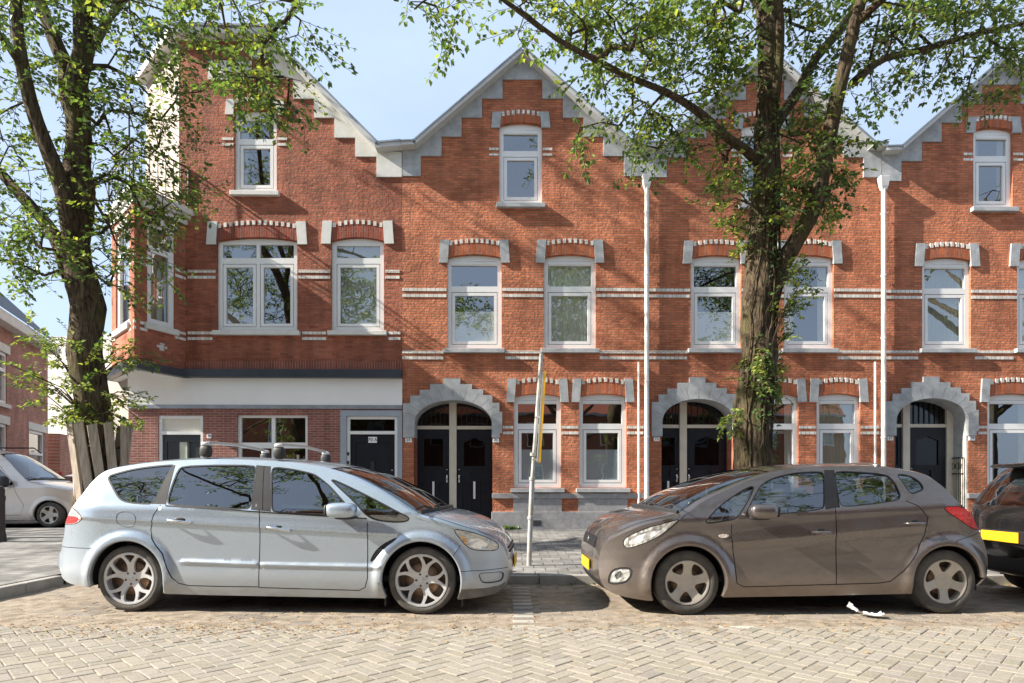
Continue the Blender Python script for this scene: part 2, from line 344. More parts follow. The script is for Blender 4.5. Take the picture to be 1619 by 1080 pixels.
# sand bed under the pavers, slightly uneven
def sheet(name, x0, x1, y0, y1, nx, ny, zf, mat):
    V = []; F = []
    for j in range(ny+1):
        for i in range(nx+1):
            x = x0+(x1-x0)*i/nx; y = y0+(y1-y0)*j/ny; V.append((x, y, zf(x, y)))
    for j in range(ny):
        for i in range(nx): a = j*(nx+1)+i; F.append((a, a+1, a+nx+2, a+nx+1))
    o = mk(name, V, F, mat, smooth=True); o['kind'] = 'structure'; return o
sheet('road_bed', -60, 60, -9, 5.2, 60, 10, lambda x, y: .0, SAND)
rnd = random.Random(4)
def pavers(name, test, cell, ang, mat, L=1.0, tone=(.72, 1.15), gap=.004, z0=0.0, bounds=(-9, 9, 1.6, 6), jit=.0016):
    V = []; F = []; Cc = []
    ca, sa = math.cos(ang), math.sin(ang); x0, x1, y0, y1 = bounds
    Nn = int(max(x1-x0, y1-y0)/cell)+4; cx, cy = (x0+x1)/2, (y0+y1)/2
    for i in range(-Nn, Nn):
        for j in range(-Nn, Nn):
            k = (i-j) % 4
            if k == 0: a, b_, w, h = i, j, 2, 1
            elif k == 2: a, b_, w, h = i, j-1, 1, 2
            else: continue
            mxu = (a+w/2)*cell; myu = (b_+h/2)*cell
            X = cx+mxu*ca-myu*sa; Y = cy+mxu*sa+myu*ca
            if not test(X, Y): continue
            hw = w*cell/2-gap; hh = h*cell/2-gap; dz = rnd.gauss(0, jit); tx = rnd.gauss(0, .004); ty = rnd.gauss(0, .004); rr = rnd.gauss(0, .008)
            sag = .012*noise.noise(Vector((X*.5, Y*.5, 0)))
            n0 = len(V)
            for (e, zz) in ((0, -.022), (0, -.003), (.007, 0)):
                for (u, v) in ((-1, -1), (1, -1), (1, 1), (-1, 1)):
                    lx = u*(hw-e); ly = v*(hh-e); lx, ly = lx-ly*rr, ly+lx*rr
                    V.append((X+lx*ca-ly*sa, Y+lx*sa+ly*ca, z0+.004+dz+zz+tx*lx+ty*ly+sag*.2))
            f = [(n0+8, n0+9, n0+10, n0+11)]
            for lv in (0, 4):
                for q in range(4): f.append((n0+lv+q, n0+lv+(q+1) % 4, n0+lv+4+(q+1) % 4, n0+lv+4+q))
            F += f
            t = rnd.uniform(*tone); c = (t*rnd.uniform(.97, 1.03), t, t*rnd.uniform(.93, 1.05), 1)
            Cc += [c]*(4*len(f))
    o = mk(name, V, F, mat); colattr(o.data, Cc); o['kind'] = 'structure'; return o
pavers('road', lambda x, y: 1.4 < y < 5.55 and abs(x) < 1.2+y*1.25, .102, R(45), PAVER, gap=.003, bounds=(-8, 8, 1.2, 5.7), tone=(.80, 1.12))
# edge band of long bricks, then the parking strip in running bond, half buried in dirt
def course(name, x0, x1, y0, y1, bw, bh, mat, tone, z=.0, stag=.5, keep=lambda x, y: True, gap=.004):
    V = []; F = []; Cc = []; j = 0; y = y0
    while y < y1-1e-6:
        x = x0-(stag*bw if j % 2 else 0)
        while x < x1:
            if keep(x+bw/2, y+bh/2):
                dz = rnd.gauss(0, .0018); n0 = len(V)
                for (e, zz) in ((0, -.02), (0, -.003), (.006, 0)):
                    for (u, v) in ((0, 0), (1, 0), (1, 1), (0, 1)):
                        px_ = x+gap+e+u*(bw-2*gap-2*e); py_ = y+gap+e+v*(bh-2*gap-2*e)
                        V.append((px_, py_, z+dz+zz+rnd.gauss(0, .0006)))
                f = [(n0+8, n0+9, n0+10, n0+11)]
                for lv in (0, 4):
                    for q in range(4): f.append((n0+lv+q, n0+lv+(q+1) % 4, n0+lv+4+(q+1) % 4, n0+lv+4+q))
                F += f; t = rnd.uniform(*tone); Cc += [(t, t*rnd.uniform(.96, 1.02), t*rnd.uniform(.92, 1.03), 1)]*(4*len(f))
            x += bw
        y += bh; j += 1
    o = mk(name, V, F, mat); colattr(o.data, Cc); o['kind'] = 'structure'; return o
course('road_edge_course', -9, 9, 5.62, 5.72, .21, .10, PAVP, (.75, 1.15), z=-.001)
course('parking_strip', -14, 16, 5.73, 7.99, .21, .108, PAVP, (.6, 1.2), z=-.004, keep=lambda x, y: not (x < CORX-.1 and y > CORY) and not (abs(x-.1) < .14))
sheet('parking_bed', -12, 14, 5.2, 8.05, 200, 40, lambda x, y: -.003+.012*max(-.3, noise.noise(Vector((x*1.1, y*2.1, 3))))+.006*noise.noise(Vector((x*5, y*6, 1)))+.007*max(0, (y-7.2))+.010*math.exp(-((y-5.62)/.16)**2)*(.6+noise.noise(Vector((x*1.7, 2, 5))))-.03*max(0, min(1, (5.45-y)*3)), DIRT)
WHP = paver_mat('white_marking_brick', (.46, .45, .43), (.32, .28, .22), .75)
V = MB()
course('bay_line', .0, .21, 5.3, 7.9, .21, .108, WHP, (.6, 1.1), z=.004, stag=0, keep=lambda x, y: int((y-5.3)/.108) % 2 == 0)
course('bay_line_bricks', .0, .21, 5.3, 7.9, .21, .108, PAVP, (.6, 1.1), z=-.001, stag=0, keep=lambda x, y: int((y-5.3)/.108) % 2 == 1)
course('edge_line', -7, 9, 5.50, 5.60, .42, .10, WHP, (.75, 1.0), z=.0012, stag=0, keep=lambda x, y: int((x+7)/.42) % 4 == 1)
# pavement: 30 cm tiles
def tilemat():
    m = brickmat('pavement_tiles', (.285, .275, .26), (.20, .195, .19), (.075, .065, .05), bw=.3, rh=.3, ms=.007, bump=.7, dist=.012, plane='xy', rnd=.25, wob=.15, rough=.85, stain=.55)
    return m
PVT = tilemat()
def pz(y): return .12+.06*(y-KY)/8.0
Vp = [(CORX-.15, KY+.12, pz(KY)), (60, KY+.12, pz(KY)), (60, 16.6, .185), (CORX-.15, 16.6, .185),
      (-60, CORY+.15, .12), (CORX-.15, CORY+.15, .12), (-60, KY+.12, pz(KY)), (-60, 16.6, .185)]
pv = mk('pavement', Vp, [(0, 1, 2, 3), (4, 5, 0, 6), (6, 0, 3, 7)], PVT); pv['kind'] = 'structure'
KERB = M('kerb_stone', (.36, .34, .31), .85, col2=(.24, .22, .19), ns=4, bump=.5, bs=60)
kb = MB()
x = CORX-.0
while x < 40:
    kb.box(x+.004, KY, -.05, x+.996, KY+.12, .12+rnd.gauss(0, .002), .012); x += 1.0
y = CORY
while y < KY-.01:
    kb.box(CORX-.12, y+.004, -.05, CORX, min(y+.62, KY+.12)-.004, .119, .012); y += .62
x = CORX-.125
while x > -40:
    kb.box(x-.996, CORY, -.05, x-.004, CORY+.13, .12+rnd.gauss(0, .002), .012); x -= 1.0
kb.build('kerb', KERB)['kind'] = 'structure'
# side street beyond the corner
sheet('side_street', -24, -9.9, 18, 60, 4, 4, lambda x, y: .19, M('side_street_pavers', (.30, .27, .25), .9, var=.3, ns=3, bump=.3))
# fallen leaves and grit
def litter(name, label, n, fn, size, cols, seed, zoff=.006):
    r = random.Random(seed); V = []; F = []; Cc = []
    for _ in range(n):
        x, y, z = fn(r); s = size*r.uniform(.5, 1.3); a = r.uniform(0, 6.28); n0 = len(V)
        for (u, v) in ((-1, 0), (0, -.55), (1, 0), (0, .55)):
            V.append((x+s*(u*math.cos(a)-v*math.sin(a)), y+s*(u*math.sin(a)+v*math.cos(a)), z+zoff+r.uniform(0, .5)*s))
        F += [(n0, n0+1, n0+2), (n0, n0+2, n0+3)]; c = r.choice(cols); Cc += [(c[0], c[1], c[2], 1)]*6
    m, nn, l, b = newmat(name+'_mat'); at = nn.new('ShaderNodeAttribute'); at.attribute_name = 'tint'; l.new(at.outputs['Color'], b.inputs['Base Color']); b.inputs['Roughness'].default_value = .8
    o = mk(name, V, F, m); colattr(o.data, Cc); return tag(o, label, 'leaves', kind='stuff')
brn = [(.24, .12, .045), (.33, .17, .06), (.40, .24, .09), (.15, .08, .035), (.28, .20, .07)]
def f1(r):
    if r.random() < .45: return (r.uniform(-5.4, 6.5), KY-abs(r.gauss(0, .22))-.02, 0.0)
    if r.random() < .28: return (r.gauss(-2.6, 1.2), 5.45+r.gauss(0, .14), 0.0)
    return (r.uniform(-6, 7), r.gauss(5.6, .35), 0.0)
litter('fallen_leaves', 'scattered brown fallen leaves along the kerb and edge of the road', 3000, f1, .017, brn, 3)
grit = [(.18, .14, .1), (.3, .25, .19), (.42, .36, .28), (.1, .08, .06)]
litter('grit', 'fine dark grit and seeds strewn over the parking strip', 9000, lambda r: (r.uniform(-7.5, 8), 5.0+abs(r.gauss(0, .75)), 0.0), .006, grit, 8, .004)

# ------------------------------------------------------------------ facades
TH = R(1.03); FY = 16.0; ct, st = math.cos(TH), math.sin(TH)
def FU(px):
    q = (px-CX)/FPX; return q*FY/(ct-q*st)
def FP(px, py):
    u = FU(px); d = FY+u*st; return (u, CH+(HY-py)*d/FPX)
def facade_thing(name, label, pxl):
    u = FU(pxl); e = thing(name, label, 'house', (u*ct, FY+u*st, .18), TH); e['u0'] = u
    def T(px, py): a, z = FP(px, py); return (a-u, z-.18)
    return e, T
FILM = M('frosted_film', (.50, .54, .56), .5, var=.05)
def arc(x0, x1, ys, yc, n=14):
    """arched line in px from (x0,ys) over crown yc to (x1,ys)"""
    out = []
    for i in range(n+1):
        t = -1+2*i/n; out.append((x0+(x1-x0)*i/n, ys-(ys-yc)*(1-t*t)))
    return out
def rect(x0, y0, x1, y1): return [(x0, y1), (x1, y1), (x1, y0), (x0, y0)]
def window(e, T, x0, x1, yc, yb, ytr=None, rise=5, cols=1, casement=True, vent=6, fw=6.5, mat=UPVC, curtain=None, sill='stone', glass=None, openl=False, sillw=5, topf=9):
    """one window: arched outer frame with lights, casements, glass, sill; returns hole outline in T coordinates"""
    ys = yc+rise; hole = [(x0, yb)]+[(x1, yb)]+list(reversed(arc(x0, x1, ys, yc)))
    holeT = [T(*p) for p in hole]
    v0 = .075
    fr = MB(); gl = MB(); cs = MB(); vt = MB(); lights = []
    mull = 5.5; cw = (x1-x0-2*fw-mull*(cols-1))/cols
    for c in range(cols):
        a = x0+fw+c*(cw+mull); b = a+cw
        if ytr: lights += [('t', a, ys+topf-5, b, ytr-4.5), ('b', a, ytr+4.5, b, yb-7)]
        else: lights += [('b', a, ys+topf-5, b, yb-7)]
    fr.prism(holeT, [[T(*p) for p in rect(a, t, b, q)] for (_, a, t, b, q) in lights], v0, v0+.08)
    W = fr.build('window', mat, e)
    for (k, a, t, b, q) in lights:
        if k == 't' and vent:
            p0 = T(a, t+vent); p1 = T(b, t+.6); vt.box(p0[0], v0-.004, p0[1], p1[0], v0+.05, p1[1])
            p0 = T(a, t+vent-1.6); p1 = T(b, t+vent-3.4); vt.box(p0[0], v0-.014, p0[1], p1[0], v0-.004, p1[1])
        if k == 'b' and casement:
            g = 1.0; cw_ = 4.6
            ring = MB(); ring.prism([T(*p) for p in rect(a+g, t+g, b-g, q-g)], [[T(*p) for p in rect(a+g+cw_, t+g+cw_, b-g-cw_, q-g-cw_)]], v0+.004, v0+.07)
            if openl:
                # casement tilted into the room about its foot
                p = T(a, q); zz = p[1]; V2 = []
                for v in ring.V:
                    h = v[2]-zz; V2.append((v[0]+.0*h, v[1]+.12*h+.02, v[2]))
                ring.V = V2
            cs.V += []; n = len(cs.V); cs.add(ring.V, ring.F)
        p0 = T(a-1, q+1); p1 = T(b+1, t-1); gl.add([(p0[0], v0+.045, p0[1]), (p1[0], v0+.045, p0[1]), (p1[0], v0+.045, p1[1]), (p0[0], v0+.045, p1[1])], [(0, 1, 2, 3)])
    if vt.V: vt.build('ventilation_strip', mat, W)
    if cs.V: cs.build('casement', mat, W)
    gl.build('glass', glass or GLW, W)
    if curtain:
        kind, cm = curtain
        p0 = T(x0+2, yb-3); p1 = T(x1-2, yc+8); cu = MB()
        if kind == 'full': spans = [(p0[0], p1[0], p0[1], p1[1])]
        elif kind == 'half': spans = [(p0[0], p1[0], p0[1], p0[1]+(p1[1]-p0[1])*.42)]
        elif kind == 'top': spans = [(p0[0], p1[0], p0[1]+(p1[1]-p0[1])*.25, p1[1])]
        else:
            w = (p1[0]-p0[0])*.24; spans = [(p0[0], p0[0]+w, p0[1], p1[1]), (p1[0]-w, p1[0], p0[1], p1[1])]
        for (a, b, c, d) in spans:
            n = 40; V = []; F = []
            for i in range(n+1):
                xx = a+(b-a)*i/n; yy = v0+(.06 if kind == 'half' else .12+.014*math.sin(i*1.9)+.008*math.sin(i*.7))
                V += [(xx, yy, c), (xx, yy, d)]
            cu.add(V, [(2*i, 2*i+2, 2*i+3, 2*i+1) for i in range(n)])
        cu.build('curtain', cm, W, smooth=True)
    if sill:
        p0 = T(x0-sillw, yb+7.5); p1 = T(x1+sillw, yb+1); s = MB(); s.box(p0[0], -.11, p0[1], p1[0], .12, p1[1]-.002, .008)
        q0 = T(x0, yb+1.2); q1 = T(x1, yb-1)
        s.build('sill', STONEW if sill == 'white' else STONE, W)
    return holeT
def lintel(e, T, x0, x1, y_dash, y_bot, yc, rise, blocks=True, rowm=None, kw=12, kh=None, n=None, kmat=None, ktop=None):
    """brick arch band with white brick dashes above it and a key block at each end"""
    rowm = rowm or ROW_B
    top = arc(x0+1, x1-1, y_dash+rise+5, y_dash+5); bot = arc(x0+1, x1-1, yc+rise-.5, yc-.5)
    m = MB(); m.prism([T(*p) for p in top]+[T(*p) for p in reversed(bot)], [], -.022, .02); m.build('brick_arch', rowm, e)
    n = n or max(6, int((x1-x0)/8.4)); d = MB()
    for i in range(n):
        t = (i+.5)/n; xc = x0+2+(x1-x0-4)*t; tt = 2*t-1; yy = y_dash+rise*tt*tt
        for hw in (2.3,):
            L = [T(xc-hw, yy+7), T(xc+hw, yy+7), T(xc+hw, yy), T(xc-hw, yy)]; d.prism(L, [], -.032, .01)
    # the brown bricks between the dashes sit level with the wall: only the white ones stand proud
    d.build('white_brick_dashes', WBR, e)
    if blocks:
        kh = kh or (yc+rise+9-y_dash); yt = ktop if ktop is not None else y_dash
        for sgn, xe in ((-1, x0), (1, x1)):
            k = MB(); L = [(xe-sgn*1, yt+kh), (xe+sgn*(kw+1), yt+kh), (xe+sgn*(kw-1.5), yt), (xe-sgn*3.5, yt)]
            if sgn < 0: L = L[::-1]
            k.prism([T(*p) for p in L], [], -.045, .02); k.build('key_block', kmat or STONEW, e)
def bands(e, T, spans, y, mat=None, h=4.2, pitch=9.5):
    b = MB()
    for (a, c) in spans:
        for k in range(2):
            p0 = T(a, y+k*pitch+h); p1 = T(c, y+k*pitch); b.box(p0[0], -.014, p0[1], p1[0], .01, p1[1])
    return b.build('white_brick_band', mat or WBR, e)
def door_pair(e, T, xl, xr, ysp, ycr, ybot, post, xo=None, depth=.52, endpost=False, label_extra=None):
    """two front doors side by side under an arch, a cream post between them"""
    P = lambda x, y, d: (T(x, y)[0], d, T(x, y)[1])
    dd = depth
    z0 = T(xl, ybot)[1]; ztr = T(xl, ysp+5)[1]; zcr = T(xl, ycr)[1]
    X0 = T(xl, 0)[0]-.0; X1 = T(xr, 0)[0]
    pc = FU(post)*(1+(dd-.06)/FY)-e['u0']; pw = .095
    fr = MB(); fr.box(pc-pw, dd-.06, z0, pc+pw, dd+.08, zcr+.1, .01)
    if endpost:
        fr.box(X1-.19, dd-.05, z0, X1-.012, dd+.08, zcr+.1, .01)
    xe = X1-.19 if endpost else X1
    fr.box(X0, dd-.03, ztr-.045, pc-pw, dd+.08, ztr+.045, .008); fr.box(pc+pw, dd-.03, ztr-.045, xe, dd+.08, ztr+.045, .008)
    fr.build('door_frame', CREAMF, e)
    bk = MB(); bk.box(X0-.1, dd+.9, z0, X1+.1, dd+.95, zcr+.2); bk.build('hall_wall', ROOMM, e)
    fl = MB()
    for (a, b) in ((X0, pc-pw), (pc+pw, xe)):
        fl.add([(a, dd+.03, ztr), (b, dd+.03, ztr), (b, dd+.03, zcr+.1), (a, dd+.03, zcr+.1)], [(0, 1, 2, 3)])
    f = fl.build('fanlight', glassmat('fanlight_glass', (.25, .25, .22), .05, .0, .1), e)
    br = MB()
    for (a, b) in ((X0, pc-pw), (pc+pw, xe)):
        n = 7
        for i in range(1, n): xx = a+(b-a)*i/n; br.box(xx-.006, dd+.0, ztr+.04, xx+.006, dd+.02, zcr+.05)
    br.build('fanlight_bars', IRON, f)
    for side, (a, b) in (('l', (X0, pc-pw)), ('r', (pc+pw, xe))):
        a += .004; b -= .004; w = b-a; z1 = ztr-.05; H = z1-z0
        d = MB()
        pane = [(a+w*.2, z0+H*.60), (b-w*.2, z0+H*.60), (b-w*.2, z0+H*.90), (a+w*.2, z0+H*.90)]
        pane2 = pane[:2]+[(b-w*.2, z0+H*.86), ((a+b)/2, z0+H*.91), (a+w*.2, z0+H*.86)] if side == 'r' else pane
        pan = [[(a+w*.16+k*w*.25, z0+H*.10), (a+w*.16+k*w*.25+w*.17, z0+H*.10), (a+w*.16+k*w*.25+w*.17, z0+H*.42), (a+w*.16+k*w*.25, z0+H*.42)] for k in range(3)]
        sq = [(a+w*.40, z0+H*.47), (a+w*.60, z0+H*.47), (a+w*.60, z0+H*.545), (a+w*.40, z0+H*.545)]
        d.prism([(a, z0+.01), (b, z0+.01), (b, z1), (a, z1)], [pane2, sq]+pan, dd, dd+.03)
        d.box(a, dd+.032, z0+.01, b, dd+.05, z0+H*.58)
        d.box(a+w*.12, dd-.022, z0+H*.575, b-w*.12, dd-.001, z0+H*.592)
        D = d.build('door', DOOR, e)
        g = MB(); g.add([(a+w*.18, dd+.035, z0+H*.585), (b-w*.18, dd+.035, z0+H*.585), (b-w*.18, dd+.035, z0+H*.92), (a+w*.18, dd+.035, z0+H*.92)], [(0, 1, 2, 3)])
        g.build('door_pane', GLD, D)
        s = MB(); s.box((a+b)/2-.028, dd-.02, z0+H*.24, (a+b)/2+.028, dd-.001, z0+H*.43, .012); s.build('letter_plate', WHITEP, D)
        hx = (b-.06) if side == 'l' else (a+.06); h = MB()
        h.box(hx-.018, dd-.012, z0+H*.42, hx+.018, dd-.001, z0+H*.50, .004); h.blob((hx, dd-.05, z0+H*.47), (.028, .028, .028)); h.tube([(hx, dd-.05, z0+H*.47), (hx, dd, z0+H*.47)], .01)
        h.blob((hx, dd-.015, z0+H*.56), (.016, .012, .016)); h.build('handle', STEEL, D, smooth=True)
    # step
    s = MB(); s.box(X0-.0, .0, -.05, X1, dd+.1, z0, .008); s.build('doorstep', STONED, e)
GLD = glassmat('door_glass', (.12, .12, .13), .03, 0, .1)
ARCHT = [(637.6, 692), (637.6, 638), (649, 638), (649, 626), (664, 626), (664, 617), (680.5, 617), (680.5, 607.7), (701, 607.7), (701, 599), (728, 599), (728, 607.7), (746.4, 607.7), (746.4, 616), (764, 616), (764, 625.3), (778.5, 625.3), (778.5, 637.3), (789.6, 637.3), (789.6, 651.5), (794, 651.5), (794, 685), (790.5, 685), (790.5, 692)]
def arch_door(e, T, xo0, xo1, dy, post, ybot, endpost=False, num='69', num2='71'):
    s = (xo1-xo0)/(794-637.6); fx = lambda x: xo0+(x-637.6)*s; fy = lambda y: y+dy
    xl, xr, ysp, ycr = fx(655.5), fx(777.5), fy(668), fy(633)
    # elliptical arch opening
    inner = [(xl, fy(692)), (xl, ysp)]
    xm = (xl+xr)/2; hw = (xr-xl)/2
    for i in range(1, 24): a = math.pi*(1-i/24); inner.append((xm+hw*math.cos(a), ysp-(ysp-ycr)*math.sin(a)))
    inner += [(xr, ysp), (xr, fy(692))]
    outer = [(fx(x), fy(y)) for x, y in ARCHT]
    poly = outer+inner[::-1]
    m = MB(); m.prism([T(*p) for p in poly], [], -.05, .03)
    # arch soffit and jambs run back to the doors
    V = []; F = []
    seq = [(xl, ybot)]+inner+[(xr, ybot)]
    for p in seq: q = T(*p); V += [(q[0], .03, q[1]), (q[0], .6, q[1])]
    n = len(seq)
    top = [(2*i, 2*i+1, 2*i+3, 2*i+2) for i in range(1, n-2)]
    m.add(V, top); A = m.build('arch_stone', STONE, e)
    jm = MB(); jm.add(V, [(0, 1, 3, 2), (2*(n-2), 2*(n-2)+1, 2*(n-1)+1, 2*(n-1))]); jm.build('porch_side', BR_AS if not endpost else STONE, e)
    # masonry joints cut in the arch
    j = MB(); C = T(xm, ysp+12); mm = Matrix
    for i in range(1, 12):
        a = math.pi*(1-i/12); p = T(xm+hw*math.cos(a)*1.01, ysp-(ysp-ycr)*math.sin(a)*1.02)
        dx, dz = p[0]-C[0], p[1]-C[1]; L = math.hypot(dx, dz); dx /= L; dz /= L; w = .004; ln = .27
        j.add([(p[0]-dz*w, -.052, p[1]+dx*w), (p[0]+dz*w, -.052, p[1]-dx*w), (p[0]+dz*w+dx*ln, -.052, p[1]-dx*w+dz*ln), (p[0]-dz*w+dx*ln, -.052, p[1]+dx*w+dz*ln)], [(0, 1, 2, 3)])
    j.build('stone_joints', M('mortar_line', (.2, .2, .2), .9), A)
    door_pair(e, T, xl, xr, ysp, ycr, ybot, post, endpost=endpost)
    for (a, b, t) in ((fx(641), fx(651), num), (fx(779), fx(789), num2)):
        p0 = T(a, fy(699.5)); p1 = T(b, fy(693)); q = MB(); q.box(p0[0], -.03, p0[1], p1[0], .01, p1[1], .003); Q = q.build('house_number_plate', WHITEP, e)
        text(t, (p1[1]-p0[1])*.95, ((p0[0]+p1[0])/2, -.032, (p0[1]+p1[1])/2), INK, Q)
    hole = [(xl-1, ybot)]+[(xr+1, ybot), (xr+1, fy(690))]+[(xr+1, ysp)]+[(xm+(hw+1)*math.cos(math.pi*i/16), ysp-(ysp-ycr+1)*math.sin(math.pi*i/16)) for i in range(1, 16)]+[(xl-1, ysp), (xl-1, fy(690))]
    return [T(*p) for p in hole]
def text(s, size, loc, mat, parent, name='number', rot=(R(90), 0, 0)):
    c = bpy.data.curves.new(name, 'FONT'); c.body = s; c.size = size; c.extrude = .002; c.align_x = 'CENTER'; c.align_y = 'CENTER'
    o = bpy.data.objects.new(name, c); dg = bpy.context.evaluated_depsgraph_get(); COL.objects.link(o); dg.update()
    me = bpy.data.meshes.new_from_object(o.evaluated_get(dg)); bpy.data.objects.remove(o)
    me.materials.clear(); me.materials.append(mat); r = bpy.data.objects.new(name, me); r.location = loc; r.rotation_euler = rot; put(r, parent); return r
def walls(e, T, outline, holes, mat, depth=.14, name='wall', sidemat=None):
    m = MB(); m.prism([T(*p) for p in outline], holes, 0, depth); return m.build(name, mat, e)
def verge(e, T, pts, th=6.5, over=.28):
    """white board with a zinc cap along the gable edge"""
    b = MB(); z = MB()
    for (p, q) in zip(pts[:-1], pts[1:]):
        P, Q = Vector(T(*p)), Vector(T(*q)); d = (Q-P).normalized(); nrm = Vector((-d.y, d.x)); 
        if nrm.y < 0: nrm = -nrm
        w = th*.016
        for mb, lo, hi, v0, v1 in ((b, -.02, w*.75, -over, .10), (z, w*.75, w*1.1, -over-.03, .12)):
            A, B_, C_, D_ = P+nrm*lo-d*.02, Q+nrm*lo+d*.02, Q+nrm*hi+d*.02, P+nrm*hi-d*.02
            mb.prism([A[:], B_[:], C_[:], D_[:]], [], v0, v1, back=True)
    b.build('verge_board', M('verge_paint', (.56, .57, .56), .55, var=.12) if 'verge_paint' not in bpy.data.materials else bpy.data.materials['verge_paint'], e); z.build('zinc_cap', ZINC, e)
def roof(e, T, prof, depth=9.5, mat=None, name='roof'):
    V = []; F = []
    for p in prof: q = T(*p); V += [(q[0], .05, q[1]), (q[0], depth, q[1])]
    for i in range(len(prof)-1): F.append((2*i, 2*i+1, 2*i+3, 2*i+2))
    return mk(name, V, F, mat or TILE, e)
def shell(e, T, x0, x1, ytop, depth=9.5, mat=None):
    a, b = T(x0, 835), T(x1, ytop); z1 = b[1]; m = MB()
    m.add([(a[0], .14, -.2), (a[0], depth, -.2), (a[0], depth, z1), (a[0], .14, z1), (b[0], .14, -.2), (b[0], depth, -.2), (b[0], depth, z1), (b[0], .14, z1)], [(0, 1, 2, 3), (4, 5, 6, 7), (1, 5, 6, 2)])
    m.build('side_and_rear_wall', mat or BR_AS, e)
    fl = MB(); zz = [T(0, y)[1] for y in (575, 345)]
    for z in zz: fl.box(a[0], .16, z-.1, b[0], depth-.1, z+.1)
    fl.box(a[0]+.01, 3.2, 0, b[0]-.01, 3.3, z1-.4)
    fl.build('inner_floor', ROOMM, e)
def row_house(name, label, xl, xr, g, W1, W2, G, arch, dy, apexx, curts):
    """a terrace house with stepped gable; numbers are photograph positions of its features on the facade plane"""
    e, T = facade_thing(name, label, xl)
    k = (xr-xl)/386.0
    holes = []
    yv = 247.5+dy
    sx = lambda d: apexx+d*k*.985
    # gable outline
    slope_l = (sx(-171), 236+dy); slope_r = (sx(171), 236+dy); apex = (apexx, 92+dy)
    out = [(xl, 836), (xl, 236+dy), slope_l, apex, slope_r, (xr, 236+dy), (xr, 836)]
    for i, (a, b) in enumerate(W1):
        holes.append(window(e, T, a, b, 403+dy*.6, 551, 456+dy*.4, curtain=curts[i], openl=False, sill='stone'))
        lintel(e, T, a, b, 377.5+dy*.7, 0, 403+dy*.6, 5, ktop=380+dy*.7, kh=36, kmat=STONE)
    a, b = W2
    holes.append(window(e, T, a, b, 194.5+dy, 322+dy*.8, 241+dy, curtain=curts[2], sill='stone'))
    lintel(e, T, a, b, 174.5+dy, 0, 194.5+dy, 4, ktop=178+dy, kh=25, n=8, kmat=STONE)
    for i, (a, b) in enumerate(G):
        holes.append(window(e, T, a, b, 623, 771, 674, curtain=curts[3+i], sill='stone', openl=(i == 0 and curts[5])))
        lintel(e, T, a, b, 597, 0, 623, 5, ktop=599, kh=37, kmat=STONE, kw=11)
    holes.append(arch_door(e, T, *arch))
    # stepped white coping
    st_l = [(sx(-163.5), yv), (sx(-130), yv), (sx(-130), 217+dy), (sx(-98), 217+dy), (sx(-98), 187+dy), (sx(-65), 187+dy), (sx(-65), 157+dy), (sx(-32), 157+dy), (sx(-32), 127+dy)]
    st_r = [(2*apexx-x, y) for x, y in st_l[::-1]]
    base_l = [(xl+.5, 279+dy), (sx(-163.5), 279+dy)]; base_r = [(sx(163.5), 279+dy), (xr-.5, 279+dy)]
    poly = base_l+st_l+st_r+base_r+[(xr-.5, 237+dy), slope_r, apex, slope_l, (xl+.5, 237+dy)]
    c = MB(); c.prism([T(*p) for p in poly], [], -.035, .01); c.build('stepped_gable_stone', STONE, e)
    verge(e, T, [(xl, 237+dy), slope_l, (apexx, 92+dy), slope_r, (xr, 237+dy)], th=5.2)
    roof(e, T, [(xl, 236+dy), slope_l, (apexx, 93+dy), slope_r, (xr, 236+dy)])
    # bands
    cuts = sorted([(a-1, b+1) for a, b in W1])
    def spans(cuts, lo, hi):
        o = []; x = lo
        for a, b in cuts: o.append((x, a)); x = b
        o.append((x, hi)); return [s for s in o if s[1]-s[0] > 3]
    bands(e, T, spans(cuts, xl, xr), 456+dy*.35); bands(e, T, spans(sorted([(a-6, b+6) for a, b in W1]), xl, xr), 554.5)
    a, b = W2; bands(e, T, [(a-16, a-1), (b+1, b+16)], 234+dy, h=3.6, pitch=8.6)
    lo = arch[1]+1
    gs = spans(sorted([(a-1, b+1) for a, b in G]), lo, xr)
    bands(e, T, gs, 673.5, pitch=9)
    # plinth: string course, stone panels under the windows, base course
    p = MB(); q0 = T(arch[1]-16, 788); q1 = T(xr-1, 780); p.box(q0[0], -.06, q0[1], q1[0], .02, q1[1], .006)
    q0 = T(arch[1]-17, 836); q1 = T(xr, 809); p.box(q0[0], -.05, q0[1]-.05, q1[0], .02, q1[1], .01)
    for a, b in G: q0 = T(a-1, 809); q1 = T(b+1, 788); p.box(q0[0], -.03, q0[1], q1[0], .02, q1[1])
    q0 = T(xl, 836); q1 = T(arch[0]+17, 800); p.box(q0[0], -.05, q0[1]-.05, q1[0], .02, q1[1], .01)
    p.build('plinth', STONED, e)
    gv = MB(); 
    for xx in (848, 955):
        s = xl+(xx-636)*k; q0 = T(s-8, 831); q1 = T(s+8, 822)
        for i in range(5): z = q0[1]+(q1[1]-q0[1])*i/5; gv.box(q0[0], -.058, z, q1[0], -.048, z+(q1[1]-q0[1])*.12)
    gv.build('air_grate', IRON, e)
    walls(e, T, out, holes, BR_B)
    shell(e, T, xl, xr, 236+dy)
    # downpipe with hopper
    d = MB(); P0 = T(xr, 836); P1 = T(xr, 281+dy); d.tube([(P0[0], -.11, P0[1]), (P0[0], -.11, P1[1]-.25)], .058, 12)
    D = d.build('downpipe', PIPE, e, smooth=False); smoothsplit(D)
